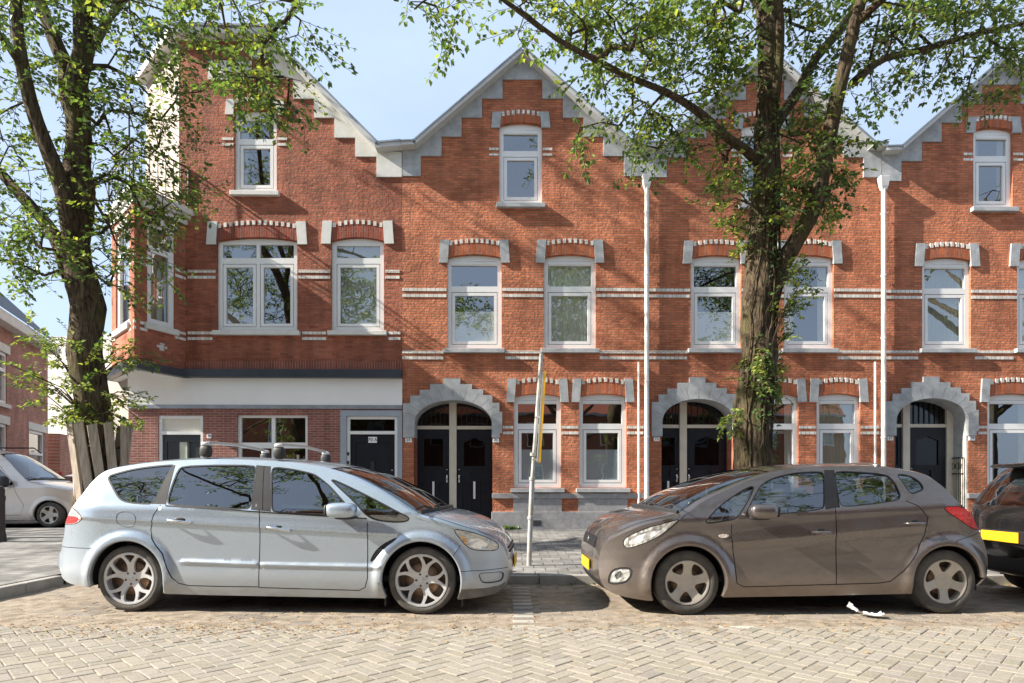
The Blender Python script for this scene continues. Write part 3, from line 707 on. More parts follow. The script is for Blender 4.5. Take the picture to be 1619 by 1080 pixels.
    h = MB(); h.add([(P0[0]+a_*w_, -.11+b_*w_*.8, P1[1]+z_) for (w_, z_) in ((.06, -.34), (.085, -.24), (.115, -.02), (.115, .0)) for (a_, b_) in ((-1, -1), (1, -1), (1, 1), (-1, 1))], [(4*r_+i, 4*r_+(i+1) % 4, 4*r_+4+(i+1) % 4, 4*r_+4+i) for r_ in range(3) for i in range(4)]+[(12, 13, 14, 15)])
    h.build('hopper', PIPE, D)
    bk = MB()
    for yy in (330, 430, 530, 600, 690, 780): z = T(0, yy)[1]; bk.lathe([(.062, -.02), (.068, -.02), (.068, .02), (.062, .02)], 12, (P0[0], -.11, z), 'z')
    bk.build('pipe_bracket', PIPE, D)
    gp = MB(); G0 = T(xr-12*k, 836); G1 = T(xr-12*k, 573); gp.tube([(G0[0], -.06, G0[1]), (G0[0], -.06, G1[1])], .028, 8); smoothsplit(gp.build('gas_pipe', PIPE, e))
    return e, T
houseB = row_house('terraced_house', 'orange brick terraced house with the first complete stepped gable beside the corner building', 636, 1021, 0,
    [(707, 793), (860, 942)], (789.5, 857), [(812.5, 887), (915.5, 990.5)], (637.6, 794, 0, 716.5, 825, False, '69', '71'), 0, 826,
    [('half', CURT), ('full', CURT), None, ('half', FILM), ('half', FILM), False])
houseC = row_house('terraced_house', 'orange brick terraced house with its gable mostly hidden behind the ivy covered tree', 1021, 1393, 0,
    [(1092, 1172), (1240, 1318)], (1172, 1236), [(1195, 1262.5), (1291, 1360)], (1030, 1176, -2, 1081, 825, False, '73', '75'), 2, 1209,
    [('half', CURT), ('side', CURT), None, ('side', CURT), ('full', CURTG), True])
houseD = row_house('terraced_house', 'orange brick terraced house at the right edge whose open porch shows an iron panel', 1393, 1772, 0,
    [(1458, 1535), (1608, 1686)], (1539, 1601), [(1561, 1640), (1664, 1740)], (1399, 1545, -3, 1434, 825, True, '77', '79'), 8, 1582,
    [('full', CURTG), ('full', CURT), ('side', CURTG), ('side', CURTG), None, False])
# ornamental iron panel in the last porch
gb = MB(); e, T = houseD; g0 = T(1529.3, 778)[0]-.175; 
for z0_, z1_ in ((.0, 1.32),):
    for i in range(6): y_ = .1+i*.075; gb.tube([(g0+.12, y_, .1), (g0+.12, y_, 1.85)], .007, 6)
    for z_ in (.15, 1.42, 1.83): gb.box(g0+.11, .08, z_-.012, g0+.13, .5, z_+.012)
    for i in range(3):
        c = (g0+.12, .18+i*.12, 1.62); gb.tube([(c[0], c[1]+.05*math.cos(a*.52), c[2]+.08*math.sin(a*.52)) for a in range(13)], .006, 5)
gb.build('iron_panel', IRON, e)
pb = MB(); pb.box(g0+.14, .08, .1, g0+.155, .5, 1.84); pb.build('porch_board', CREAMF, e)

# ---- corner house
A, TA = facade_thing('corner_house', 'tall dark brick corner building with white shop fascia, oriel window and balcony', 203)
holesU = []; holesG = []
holesU.append(window(A, TA, 343, 470, 376, 523, 411, cols=2, vent=0, rise=6, sill='white', fw=7, topf=8, curtain=None))
holesU.append(window(A, TA, 524, 607, 376, 523, 411, vent=0, rise=6, sill='white', fw=7, topf=10, curtain=('full', CURTG)))
holesU.append(window(A, TA, 370.5, 437.5, 174.5, 303, 222, rise=3, sill='white', curtain=('side', CURTG)))
lintel(A, TA, 341, 472, 349, 0, 376, 6, ktop=351, kh=36, n=14, rowm=ROW_A, kw=13); lintel(A, TA, 522, 609, 348, 0, 376, 6, ktop=350, kh=36, n=9, rowm=ROW_A, kw=13)
lintel(A, TA, 368.5, 439, 153, 0, 174.5, 5, ktop=158, kh=24, n=8, rowm=ROW_A, kw=11)
bands(A, TA, [(297, 341), (472, 522), (609, 632)], 427); bands(A, TA, [(297, 336), (478, 516), (614, 633)], 524.5, pitch=9)
bands(A, TA, [(351, 369), (439, 454)], 218, h=3.6, pitch=9)
outU = [(293, 640), (293, 352), (283, 345), (283, 62), (421, 62), (597, 240), (636, 240), (636, 640)]
walls(A, TA, outU, holesU, BR_A)
hd = rect(250, 657, 321, 832); holesG.append([TA(*p) for p in hd])
holesG.append(window(A, TA, 374.5, 486.5, 656, 772, 704, rise=0, cols=2, vent=0, casement=False, sill='stone', fw=5, topf=9, curtain=('half', FILM)))  # pale film added here as the bluish reflection on the panes
hd2 = rect(548, 658, 628.5, 830); holesG.append([TA(*p) for p in hd2])
walls(A, TA, [(203, 836), (203, 643), (636, 643), (636, 836)], holesG, BR_G, name='shop_front_wall')
m = MB(); p0 = TA(203, 643.2); p1 = TA(636, 594); m.box(p0[0], -.03, p0[1], p1[0], .1, p1[1]); m.build('white_fascia', WRENDER, A)
m = MB(); p0 = TA(203, 646); p1 = TA(636, 641); m.box(p0[0], -.045, p0[1], p1[0], .1, p1[1]); m.build('fascia_drip', ZINC, A)
m = MB(); p0 = TA(293, 598); p1 = TA(636.5, 586.5); m.box(p0[0], -.20, p0[1], p1[0], .02, p1[1], .01); m.build('black_ledge', LEAD, A)
ROWV = brickmat('soldier_course', (.33, .10, .06), (.26, .07, .05), (.42, .32, .28), bw=.5, rh=.066, plane='zx')
m = MB(); p0 = TA(293, 586.2); p1 = TA(636.5, 573); m.box(p0[0], -.016, p0[1], p1[0], .01, p1[1]); m.build('soldier_course', ROWV, A)
# stepped white coping on the right slope
steps = [(431, 94), (464, 125), (497, 157), (529, 187), (562, 218.5), (595.5, 248.5)]
poly = [(400, 62.5), (400, 78), (431, 78)]
poly = [(415, 63), (415, 94), (464-33+33-33+33, 94)]
poly = [(398, 63), (398, 94), (431, 94), (431, 125), (464, 125), (464, 157), (497, 157), (497, 187), (529, 187), (529, 218.5), (562, 218.5), (562, 248.5), (595.5, 248.5), (595.5, 280.5), (635.5, 280.5), (635.5, 241), (598, 241), (421, 63)]
m = MB(); m.prism([TA(*p) for p in poly], [], -.035, .01); m.build('stepped_gable_stone', STONEW, A)
verge(A, TA, [(421, 64), (598, 241), (636, 238)], th=7)
m = MB(); p0 = TA(281, 64); p1 = TA(424, 53); m.box(p0[0], -.28, p0[1], p1[0], .3, p1[1]-.04, .01); m.build('parapet_board', STONEW, A)
m = MB(); p0 = TA(280, 53); m.box(p0[0]-.02, -.32, p1[1]-.04, p1[0]+.05, .3, p1[1]+.02, .01); m.build('parapet_cap', ZINC, A)
m = MB(); p0 = TA(329, 126); p1 = TA(398, 97); m.box(p0[0], -.02, p0[1], p1[0], .01, p1[1]); m.build('plaque_border', WBR, A)
m = MB(); p0 = TA(337, 122); p1 = TA(391, 102); m.box(p0[0], -.028, p0[1], p1[0], .01, p1[1]); m.build('blank_plaque', STONEW, A)
roof(A, TA, [(283, 62), (421, 62), (598, 239), (636, 239)], mat=SLATE)
# glazed door on the left and its transom light
def simple_door(x0, y0, x1, y1, ytr, fm, dm, pale, lab=None):
    P0 = TA(x0, y1); P1 = TA(x1, y0); zt = TA(0, ytr)[1]; m = MB(); f = .075
    m.prism([(P0[0], P0[1]), (P1[0], P0[1]), (P1[0], P1[1]), (P0[0], P1[1])], [[(P0[0]+f, P0[1]+.02), (P1[0]-f, P0[1]+.02), (P1[0]-f, zt-.04), (P0[0]+f, zt-.04)], [(P0[0]+f, zt+.04), (P1[0]-f, zt+.04), (P1[0]-f, P1[1]-f), (P0[0]+f, P1[1]-f)]], .03, .12)
    Fm = m.build('door_frame', fm, A)
    m = MB(); m.add([(P0[0]+f, .09, zt+.03), (P1[0]-f, .09, zt+.03), (P1[0]-f, .09, P1[1]-f), (P0[0]+f, .09, P1[1]-f)], [(0, 1, 2, 3)]); m.build('transom_light', CURT if pale else GLD, Fm)
    a, b, z0, z1 = P0[0]+f+.003, P1[0]-f-.003, P0[1]+.02, zt-.043; w = b-a; H = z1-z0
    m = MB(); holes = []
    if pale: holes = [[(a+w*.42, z0+.25), (a+w*.63, z0+.25), (a+w*.63, z1-.18), (a+w*.42, z1-.18)], [(a+w*.1, z0+.25), (a+w*.36, z0+.25), (a+w*.36, z1-.18), (a+w*.1, z1-.18)], [(a+w*.69, z0+.25), (a+w*.94, z0+.25), (a+w*.94, z1-.18), (a+w*.69, z1-.18)]]
    else: holes = [[(a+w*.12, z0+.2), (b-w*.12, z0+.2), (b-w*.12, z0+H*.45), (a+w*.12, z0+H*.45)], [(a+w*.12, z0+H*.52), (b-w*.12, z0+H*.52), (b-w*.12, z1-.2), (a+w*.12, z1-.2)]]
    m.prism([(a, z0), (b, z0), (b, z1), (a, z1)], holes, .08, .10)
    m.box(a, .102, z0, b, .12, z1); D = m.build('door', dm, A)
    if pale:
        m = MB(); m.box(a+w*.42, .096, z0+.25, a+w*.63, .101, z1-.18); m.build('door_pane', M('frosted_glass', (.62, .66, .52), .4), D)
    else:
        m = MB(); c = (a+b)/2; m.box(c-.11, .066, z1-.21, c+.11, .079, z1-.06, .003); q = m.build('house_number_plate', WHITEP, D); text('70 A', .12, (c, .063, z1-.135), INK, q)
        m = MB(); m.box(c-.09, .07, z0+H*.50, c+.09, .079, z0+H*.515); m.box(c-.05, .066, z0+H*.52, c+.05, .079, z0+H*.70, .01); m.build('letter_box', BLACKP, D)
        m = MB(); m.blob((b-.07, .04, z0+H*.47), (.03, .03, .03)); m.tube([(b-.07, .04, z0+H*.47), (b-.07, .09, z0+H*.47)], .012); m.blob((b-.07, .07, z0+H*.6), (.02, .02, .02)); m.build('handle', STEEL, D, smooth=True)
        m = MB()
        for yy in (717, 731): z = TA(0, yy)[1]; m.box(P0[0]+.01, .01, z-.04, P0[0]+.06, .029, z+.04, .006)
        m.build('door_bell', INK, Fm)
simple_door(250, 657, 321, 832, 684, UPVC, DOORG, True)
simple_door(548, 658, 628.5, 830, 683, UPVC, DOOR, False)
m = MB(); m.prism([TA(*p) for p in [(538.5, 836), (538.5, 649), (636, 649), (636, 836), (628.5, 836), (628.5, 658), (548, 658), (548, 836)]], [], -.025, .03); m.build('grey_door_surround', GREYP, A)
m = MB(); p0 = TA(327.5, 693); p1 = TA(334.5, 686); m.box(p0[0], -.015, p0[1], p1[0], 0.005, p1[1], .003); q = m.build('house_number_plate', WHITEP, A); text('70', .08, ((p0[0]+p1[0])/2, -.018, (p0[1]+p1[1])/2), INK, q)
# body of the corner building: splayed corner, oriel, balcony. local frame of A: origin at px 203
u203 = FU(203)
def L(x, y):                       # world ground point -> local of A
    dx, dy = x-u203*ct, y-(FY+u203*st); return (dx*ct+dy*st, -dx*st+dy*ct)
zt = TA(283, 62)[1]
c0 = (TA(283, 0)[0], 0.0); zf1 = TA(0, 594)[1]; zo = TA(283, 345)[1]
c1 = (c0[0]-1.85, 1.85); c2 = (c1[0], 9.5)
bodyE = (TA(636, 0)[0], 9.5)
def wallstrip(pts, z0, z1, name, mat):
    m = MB()
    for (a, b) in zip(pts[:-1], pts[1:]): m.add([(a[0], a[1], z0), (b[0], b[1], z0), (b[0], b[1], z1), (a[0], a[1], z1)], [(0, 1, 2, 3)])
    return m.build(name, mat, A)
wallstrip([c0, c1], zo-.1, zt, 'splayed_corner_wall', RENDER)
wallstrip([c1, c2, (TA(421, 0)[0], 9.5)], zo-.1, zt, 'rear_wall', RENDER)
wallstrip([(0, 0), (-1.2, 1.2), (-1.2, 9.5), bodyE], -.2, zf1+.9, 'side_wall', RENDER)
# parapet of the splay and a roof lid
m = MB(); m.prism([(0, 0), (1, 0), (1, 1), (0, 1)], [], 0, 1) if False else None
def bar(m, a, b, z0, z1, w, off=0):
    a, b = Vector(a), Vector(b); d = (b-a).normalized(); n = Vector((d.y, -d.x))
    if True:
        P = [a+n*(w+off)-d*.0, b+n*(w+off), b+n*off, a+n*off]
        m.add([(p.x, p.y, z0) for p in P]+[(p.x, p.y, z1) for p in P], [(0, 3, 2, 1), (4, 5, 6, 7), (0, 1, 5, 4), (1, 2, 6, 5), (2, 3, 7, 6), (3, 0, 4, 7)])
m = MB(); bar(m, c1, c0, zt-.02, zt+.16, .26); m.build('parapet_board', STONEW, A)
m = MB(); P = [c0, (TA(421, 0)[0], 0), (TA(421, 0)[0], 9.5), c2, c1]; m.add([(p[0], p[1]+.0, zt+.02) for p in P], [(0, 1, 2, 3, 4)]); m.build('flat_roof', SLATE, A)
# oriel
o0 = L(-8.27, FY+FU(293)*st+.0); o0 = (TA(293, 0)[0], 0.0); o1 = L(-8.74, 14.62); o2 = L(-10.2, 16.1); o3 = L(-9.75, 17.6)
zb = TA(293, 640)[1]-.0
zOb = TA(293, 586.5)[1]; zOt = TA(293, 352)[1]
def oriel_face(a, b, wins, name, trims=True):
    a, b = Vector(a), Vector(b); Ln = (b-a).length; ang = math.atan2(b.y-a.y, b.x-a.x)
    # one plain face with window; local x along a->b, drawn so that outside is -y
    m = MB(); holes = [[(x0, z0), (x1, z0), (x1, z1), (x0, z1)] for (x0, x1, z0, z1) in wins]
    m.prism([(0, zOb), (Ln, zOb), (Ln, zOt), (0, zOt)], holes, 0, .12)
    Mx = Matrix.Translation((a.x, a.y, 0)) @ Matrix.Rotation(ang, 4, 'Z')
    def fin(mb, nm, mt, par=A):
        o = mk(nm, [Mx @ Vector(v) for v in mb.V], mb.F, mt, par); return o
    fin(m, name, BR_AS)
    for (x0, x1, z0, z1) in wins:
        f = MB(); fw = .07; zt_ = z0+(z1-z0)*.76
        f.prism([(x0, z0), (x1, z0), (x1, z1), (x0, z1)], [[(x0+fw, z0+fw), (x1-fw, z0+fw), (x1-fw, zt_-.04), (x0+fw, zt_-.04)], [(x0+fw, zt_+.04), (x1-fw, zt_+.04), (x1-fw, z1-fw), (x0+fw, z1-fw)]], .04, .12)
        f.prism([(x0+fw, z0+fw), (x1-fw, z0+fw), (x1-fw, zt_-.04), (x0+fw, zt_-.04)], [[(x0+fw+.06, z0+fw+.06), (x1-fw-.06, z0+fw+.06), (x1-fw-.06, zt_-.1), (x0+fw+.06, zt_-.1)]], .05, .10)
        W = fin(f, 'window', UPVC)
        g = MB(); g.add([(x0, .09, z0), (x1, .09, z0), (x1, .09, z1), (x0, .09, z1)], [(0, 1, 2, 3)]); fin(g, 'glass', GLW, W)
        g = MB(); V = []; n = 24
        for i in range(n+1): xx = x0+(x1-x0)*i/n; V += [(xx, .2+.012*math.sin(i*1.7), z0), (xx, .2+.012*math.sin(i*1.7), z1)]
        g.add(V, [(2*i, 2*i+2, 2*i+3, 2*i+1) for i in range(n)]); fin(g, 'curtain', CURTG, W)
        s = MB(); s.box(x0-.08, -.07, z0-.15, x1+.08, .1, z0-.005, .01); fin(s, 'sill', STONEW, W)
        k = MB(); k.box(x0-.05, -.03, z1+.005, x1+.05, .02, z1+.16); fin(k, 'lintel', STONEW, W)
    t = MB()
    for z in (TA(0, 427)[1]-.07, TA(0, 436.5)[1]-.07, TA(0, 524.5)[1]-.07, TA(0, 533.5)[1]-.07):
        xs = [0.0]+[v for w in wins for v in (w[0]-.005, w[1]+.005)]+[Ln]
        for i in range(0, len(xs), 2): t.box(xs[i], -.014, z, xs[i+1], .01, z+.067)
    fin(t, 'white_brick_band', WBR)
    t = MB(); t.box(-.05, -.16, zOb-.19, Ln+.02, .02, zOb+.0); fin(t, 'black_ledge', LEAD)
    if name == 'oriel_front':
        t = MB(); zc = TA(0, 556)[1]; t.box(Ln*.42, -.014, zc-.03, Ln*.62, .01, zc+.03); t.box(Ln*.47, -.014, zc+.032, Ln*.57, .01, zc+.09); t.box(Ln*.47, -.014, zc-.09, Ln*.57, .01, zc-.032); fin(t, 'white_brick_cross', WBR)
zw0 = TA(0, 524)[1]; zw1 = TA(0, 372)[1]
L01 = (Vector(o1)-Vector(o0)).length; L12 = (Vector(o2)-Vector(o1)).length
oriel_face(o1, o0, [(L01*.24, L01*.78, zw0, zw1)], 'oriel_front')
oriel_face(o2, o1, [(L12*.2, L12*.8, zw0, zw1)], 'oriel_side')
oriel_face(o3, o2, [], 'oriel_back')
m = MB(); P = [o0, o1, o2, o3, (o0[0], 2.0)]; m.add([(p[0], p[1], zOb-.19) for p in P], [(4, 3, 2, 1, 0)]); m.build('oriel_soffit', WRENDER, A)
# white cornice, balcony floor, railing
def grow(P, c, f): return [(c[0]+(p[0]-c[0])*f, c[1]+(p[1]-c[1])*f) for p in P]
cen = (sum(p[0] for p in (o0, o1, o2, o3))/4, sum(p[1] for p in (o0, o1, o2, o3))/4)
def slab(m, P, z0, z1):
    n = len(P); m.add([(p[0], p[1], z0) for p in P]+[(p[0], p[1], z1) for p in P], [tuple(reversed(range(n))), tuple(range(n, 2*n))]+[(i, (i+1) % n, n+(i+1) % n, n+i) for i in range(n)])
P4 = [o0, (o0[0]+.0, 1.9), o3, o2, o1]; P4 = [(o0[0], .02), (o0[0], 1.8), o3, o2, o1]
m = MB(); slab(m, grow(P4, cen, 1.06), zOt-.06, zOt+.08); slab(m, grow(P4, cen, 1.14), zOt+.08, zOt+.16); slab(m, grow(P4, cen, 1.22), zOt+.16, zOt+.30); m.build('balcony_cornice', STONEW, A)
rl = MB(); Q = grow([o0, o1, o2, o3], cen, 1.08); zr0 = zOt+.32; zr1 = zOt+1.35
for a, b in zip(Q[:-1], Q[1:]):
    rl.tube([(a[0], a[1], zr1), (b[0], b[1], zr1)], .025, 6); rl.tube([(a[0], a[1], zr0+.1), (b[0], b[1], zr0+.1)], .014, 6); rl.tube([(a[0], a[1], zr1-.13), (b[0], b[1], zr1-.13)], .014, 6)
    n = 7
    for i in range(n+1): t = i/n; x_, y_ = a[0]+(b[0]-a[0])*t, a[1]+(b[1]-a[1])*t; rl.tube([(x_, y_, zr0-.05), (x_, y_, zr1)], .012 if 0 < i < n else .022, 6)
rl.build('balcony_railing', IRON, A)
sl = TA(203, 0)
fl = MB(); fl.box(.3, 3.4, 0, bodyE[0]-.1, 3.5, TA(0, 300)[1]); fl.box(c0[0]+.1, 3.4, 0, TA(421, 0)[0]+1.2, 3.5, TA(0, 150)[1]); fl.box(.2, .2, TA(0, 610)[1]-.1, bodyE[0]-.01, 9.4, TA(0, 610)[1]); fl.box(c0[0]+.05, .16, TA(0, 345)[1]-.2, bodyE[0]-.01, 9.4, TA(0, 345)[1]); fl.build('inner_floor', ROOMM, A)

# ------------------------------------------------------------------ cars
RUB = M('tyre_rubber', (.035, .034, .033), .8, col2=(.09, .08, .068), ns=7, bump=.3, bs=90)
ALLOY = M('alloy_wheel', (.62, .62, .62), .38, metal=.35, var=.25, ns=9)
ALLOYD = M('wheel_dark', (.03, .028, .026), .6, col2=(.10, .06, .035), ns=16)
HUBC = M('hubcap', (.50, .46, .40), .42, metal=.4, var=.2, ns=9)
LINER = M('arch_liner', (.012, .012, .012), .9, var=.3)
SEAMM = M('shut_line', (.015, .015, .017), .7)
TRIMM = M('black_trim', (.014, .014, .016), .5, var=.2, spec=.3)
CHROME = M('chrome', (.8, .8, .8), .12, metal=1, var=.05)
CABIN = M('cabin_lining', (.035, .035, .04), .9, var=.2)
SEATM = M('seat_fabric', (.05, .05, .055), .9, var=.3)
GLC_S = glassmat('car_glass_tinted', (.12, .14, .15), .20, 0, .25)
GLC_G = glassmat('car_glass', (.42, .46, .46), .17, 0, .25)
GLC_W = glassmat('windscreen_glass', (.50, .55, .55), .14, 0, .1)
def lampmat(name, col, rough=.15, bump=.5, sc=30):
    m, n, l, b = newmat(name); b.inputs['Base Color'].default_value = rgb(col); b.inputs['Roughness'].default_value = rough; b.inputs['Coat Weight'].default_value = 1; b.inputs['Coat Roughness'].default_value = .02; b.inputs['Metallic'].default_value = .35
    t = n.new('ShaderNodeTexCoord'); z = n.new('ShaderNodeTexVoronoi'); z.inputs['Scale'].default_value = sc; l.new(t.outputs['Object'], z.inputs['Vector'])
    q = n.new('ShaderNodeBump'); q.inputs['Strength'].default_value = bump; q.inputs['Distance'].default_value = .02; l.new(z.outputs['Distance'], q.inputs['Height']); l.new(q.outputs[0], b.inputs['Normal']); return m
HEADL = lampmat('headlamp', (.50, .50, .47), .15, .8, 22); FOGI = lampmat('fog_lens', (.10, .11, .10), .1, .5, 40); HEADI = lampmat('lamp_reflector', (.85, .85, .85), .1, .9, 14)
TAILR = lampmat('tail_lamp_red', (.55, .015, .02), .2, .4, 40); TAILW = lampmat('tail_lamp_clear', (.75, .65, .62), .2, .4, 40); AMBER = lampmat('amber_lamp', (.7, .35, .1))
def chaikin(P, n=2, closed=True):
    P = [tuple(p) for p in P]
    for _ in range(n):
        Q = []; m = len(P)
        for i in range(m if closed else m-1):
            a, b = P[i], P[(i+1) % m]
            Q += [(a[0]*.75+b[0]*.25, a[1]*.75+b[1]*.25), (a[0]*.25+b[0]*.75, a[1]*.25+b[1]*.75)]
        if not closed: Q = [P[0]]+Q+[P[-1]]
        P = Q
    return P
def fillet(P, r=.035):
    """keep corners tight: cut each one at distance r only"""
    Q = []; n = len(P)
    for i in range(n):
        a, b, c = np.array(P[i-1]), np.array(P[i]), np.array(P[(i+1) % n])
        for o in (a, c):
            L = np.linalg.norm(o-b); Q.append(tuple(b+(o-b)*min(r/max(L, 1e-6), .4)))
    return chaikin(Q, 1)
def catmull(P, step):
    """P: rows of numbers; returns rows sampled about every `step` (on first two), plus parameter"""
    P = [np.array(p, float) for p in P]; out = []; par = []
    for i in range(len(P)-1):
        p0, p1, p2, p3 = P[max(0, i-1)], P[i], P[i+1], P[min(len(P)-1, i+2)]
        n = max(2, int(np.linalg.norm((p2-p1)[:2])/step))
        for k in range(n):
            t = k/n; v = .5*((2*p1)+(-p0+p2)*t+(2*p0-5*p1+4*p2-p3)*t*t+(-p0+3*p1-3*p2+p3)*t**3)
            out.append(v); par.append(i+t)
    out.append(P[-1]); par.append(len(P)-1.0); return np.array(out), np.array(par)
def sstep(x): x = np.clip(x, 0, 1); return x*x*(3-2*x)
def dist_poly(P, L):
    d = np.full(len(P), 1e9)
    for a, b in zip(L[:-1], L[1:]):
        a = np.array(a); b = np.array(b); ab = b-a; t = np.clip(((P-a)@ab)/(ab@ab+1e-12), 0, 1)
        d = np.minimum(d, np.linalg.norm(P-(a+t[:, None]*ab), axis=1))
    return d
def build_car(S):
    """S: spec. local x along the car, y inward from the near side, z up"""
    O = Vector((S['ox'], S['oy'], S.get('oz', 0))); yaw = R(S.get('yaw', 0)); Wd = S['W']; hb = Wd/2
    root = thing(S['name'], S['label'], 'car' if 'cat' not in S else S['cat'], O, yaw)
    cy, sy = math.cos(yaw), math.sin(yaw)
    PM = S.get('metric', False)
    wheels = S['wheels']            # centres (x, z) and arch radius in local metres after conversion
    prm = S['prm']
    def inset0(a, z, wc):
        a = np.asarray(a, float); z = np.asarray(z, float)
        zb = prm['zb']+prm.get('zbs', 0)*(a-prm['amid'])
        h = np.maximum(0, z-zb); y = prm['kt']*h+.25*h*h
        sh = np.exp(-((z-zb)/.05)**2)*.006; y = y-sh
        y = y+np.maximum(0, .42-z)**2*.55+.012*(1-np.clip((z-.3)/.6, 0, 1))*0
        y = y+.010*np.sin(np.pi*np.clip((z-.34)/(zb-.12-.34), 0, 1))*S.get('hollow', 1)
        for (ae, sgn, Ln, D) in ((prm['a0'], -1, prm['L0'], prm['D0']), (prm['a1'], 1, prm['L1'], prm['D1'])):
            t = np.clip(((a-ae)*sgn+Ln)/Ln, 0, .955); y = y+D*(1-np.sqrt(1-t*t))
        for (wx, wz, wr) in wc:
            d = np.hypot(a-wx, z-wz); y = y-prm.get('flare', .03)*(1-sstep((d-wr-.03)/.065))*sstep((z-.15)/.15)
        for (xa, za, xb, zb2, amp, wd) in prm.get('crease', []):
            zl = za+(zb2-za)*(a-xa)/(xb-xa); m = sstep((a-xa+.1)/.15)*sstep((xb-a+.1)/.15); q = (z-zl)/wd
            y = y-amp*m*np.where(q > 0, np.exp(-q*q*.35), np.exp(-q*q*6))
        for (xa, za, xb, zb2, amp, wd) in prm.get('strip', []):
            zl = za+(zb2-za)*(a-xa)/(xb-xa); m = ((a > xa) & (a < xb)); y = y-amp*m*sstep(1.4-np.abs(z-zl)/wd)
        return y
    wc = []
    def unp(px, py, off=0.0):
        """photograph position -> point of the body side"""
        if PM: return (px, py)
        d = Vector(((px-CX)/FPX, 1, (HY-py)/FPX)); rel = Vector((-O.x, -O.y, CH-O.z))
        lo = Vector((rel.x*cy+rel.y*sy, -rel.x*sy+rel.y*cy, rel.z)); ld = Vector((d.x*cy+d.y*sy, -d.x*sy+d.y*cy, d.z))
        b = 0.0
        for _ in range(14):
            t = (b-lo.y)/ld.y; a = lo.x+t*ld.x; z = lo.z+t*ld.z
            if off is None: return (a, z)
            b += .6*(float(inset0(a, z, wc))+off-b)
        return (a, z)
    wc_ = []
    for (px, py, rr, rt, *_x) in wheels:
        a, z = unp(px, py, None) if not PM else (px, py); wc_.append((a, rt+.0, rr))
    wc[:] = [(a, z+.0, r) for (a, z, r) in wc_]
    for key in ('crease', 'strip'):
        conv = []
        for (x0, y0, x1, y1, amp, wd) in prm.get(key, []):
            p, q = unp(x0, y0, None) if not PM else (x0, y0), unp(x1, y1, None) if not PM else (x1, y1)
            conv.append((min(p[0], q[0]), p[1] if p[0] < q[0] else q[1], max(p[0], q[0]), q[1] if p[0] < q[0] else p[1], amp, wd))
        prm[key] = conv
    # ---- edge curve
    E = [list(unp(r[0], r[1]))+[r[2], r[3], r[4]] for r in S['edge']]
    Es, Ep = catmull(E, .035)
    segs = [(r[5], i) for i, r in enumerate(S['edge']) if len(r) > 5]
    arches = []
    for (a, z, r) in wc: arches.append([(a+r*math.cos(t*math.pi/24), z+r*math.sin(t*math.pi/24)) for t in range(48)])
    bottom = [unp(*p) for p in S['bottom']]
    outline = [tuple(v[:2]) for v in Es]+bottom
    pts = []; edges = []
    def addloop(L, closed=True):
        D = []
        m = len(L)
        for i in range(m if closed else m-1):
            a, b = np.array(L[i][:2], float), np.array(L[(i+1) % m][:2], float); k = max(1, int(np.linalg.norm(b-a)/.04))
            for j in range(k): D.append(tuple(a+(b-a)*j/k))
        if not closed: D.append(tuple(L[-1][:2]))
        n0 = len(pts); pts.extend(D); n = len(D)
        edges.extend([(n0+i, n0+(i+1) % n) for i in range(n if closed else n-1)])
        return D
    addloop(outline)
    for A_ in arches: addloop(A_)
    for key in ('crease', 'strip'):
        for (xa, za, xb, zb2, amp, wd) in prm.get(key, []):
            if amp > 0:
                for k_ in ((-1.4, -.4, .4, 1.4) if key == 'strip' else (-.6, 0, .4)): addloop([(xa-.03, za+k_*wd), (xb+.03, zb2+k_*wd)], False)
    regs = []
    for r in S['regions']:
        P = [unp(*p) for p in r['poly']]; P = fillet(P, r.get('fr', .035)) if r.get('round', 2) == 1 else chaikin(P, r.get('round', 2)) if r.get('round', 2) else P
        addloop(P); regs.append((r, P))
    lines = []
    for r in S['lines']:
        P = [unp(*p) for p in r['pts']]
        if r.get('closed'): P = chaikin(P, 2); P = P+[P[0]]
        elif r.get('round', 0): P = chaikin(P, r['round'], False)
        w = r.get('w', .009)/2; A_ = np.array(P, float); L1 = []; L2 = []
        for i in range(len(A_)):
            d = A_[min(i+1, len(A_)-1)]-A_[max(0, i-1)]; d /= np.linalg.norm(d)+1e-9; nn_ = np.array((-d[1], d[0])); L1.append(A_[i]+nn_*w); L2.append(A_[i]-nn_*w)
        addloop(L1, False); addloop(L2, False); lines.append((r, P, w))
    for r, P in regs:                      # rubber or chrome rim round glass
        if r.get('rim'):
            PP = P+[P[0]]; w = r.get('rimw', .013)/2; A_ = np.array(PP, float); L1 = []; L2 = []
            for i in range(len(A_)):
                d = A_[(i+1) % (len(A_)-1)]-A_[i-1 if i > 0 else len(A_)-2]; d /= np.linalg.norm(d)+1e-9; nn_ = np.array((-d[1], d[0])); L1.append(A_[i]+nn_*w); L2.append(A_[i]-nn_*w)
            addloop(L1, False); addloop(L2, False); lines.append(({'part': r['rim'], 'rimof': True}, PP, w))
    oa = np.array(outline); g = .034
    ax = np.arange(oa[:, 0].min(), oa[:, 0].max(), g); az = np.arange(oa[:, 1].min(), oa[:, 1].max(), g)
    GX, GZ = np.meshgrid(ax, az); GP = np.stack([GX.ravel(), GZ.ravel()], 1); GP[:, 0] += np.where((np.arange(len(GP))//len(ax)) % 2, g/2, 0)
    GP = GP[pips(GP, outline)]
    # keep grid points clear of constraint points
    CP = np.array(pts); keep = np.ones(len(GP), bool)
    for i in range(0, len(GP), 512):
        dd = ((GP[i:i+512, None, :]-CP[None])**2).sum(2).min(1); keep[i:i+512] = dd > .012**2
    GP = GP[keep]
    allp = [Vector(p) for p in pts]+[Vector(p) for p in GP]
    vs, _, tris, *_ = delaunay_2d_cdt(allp, edges, [], 0, 1e-5)
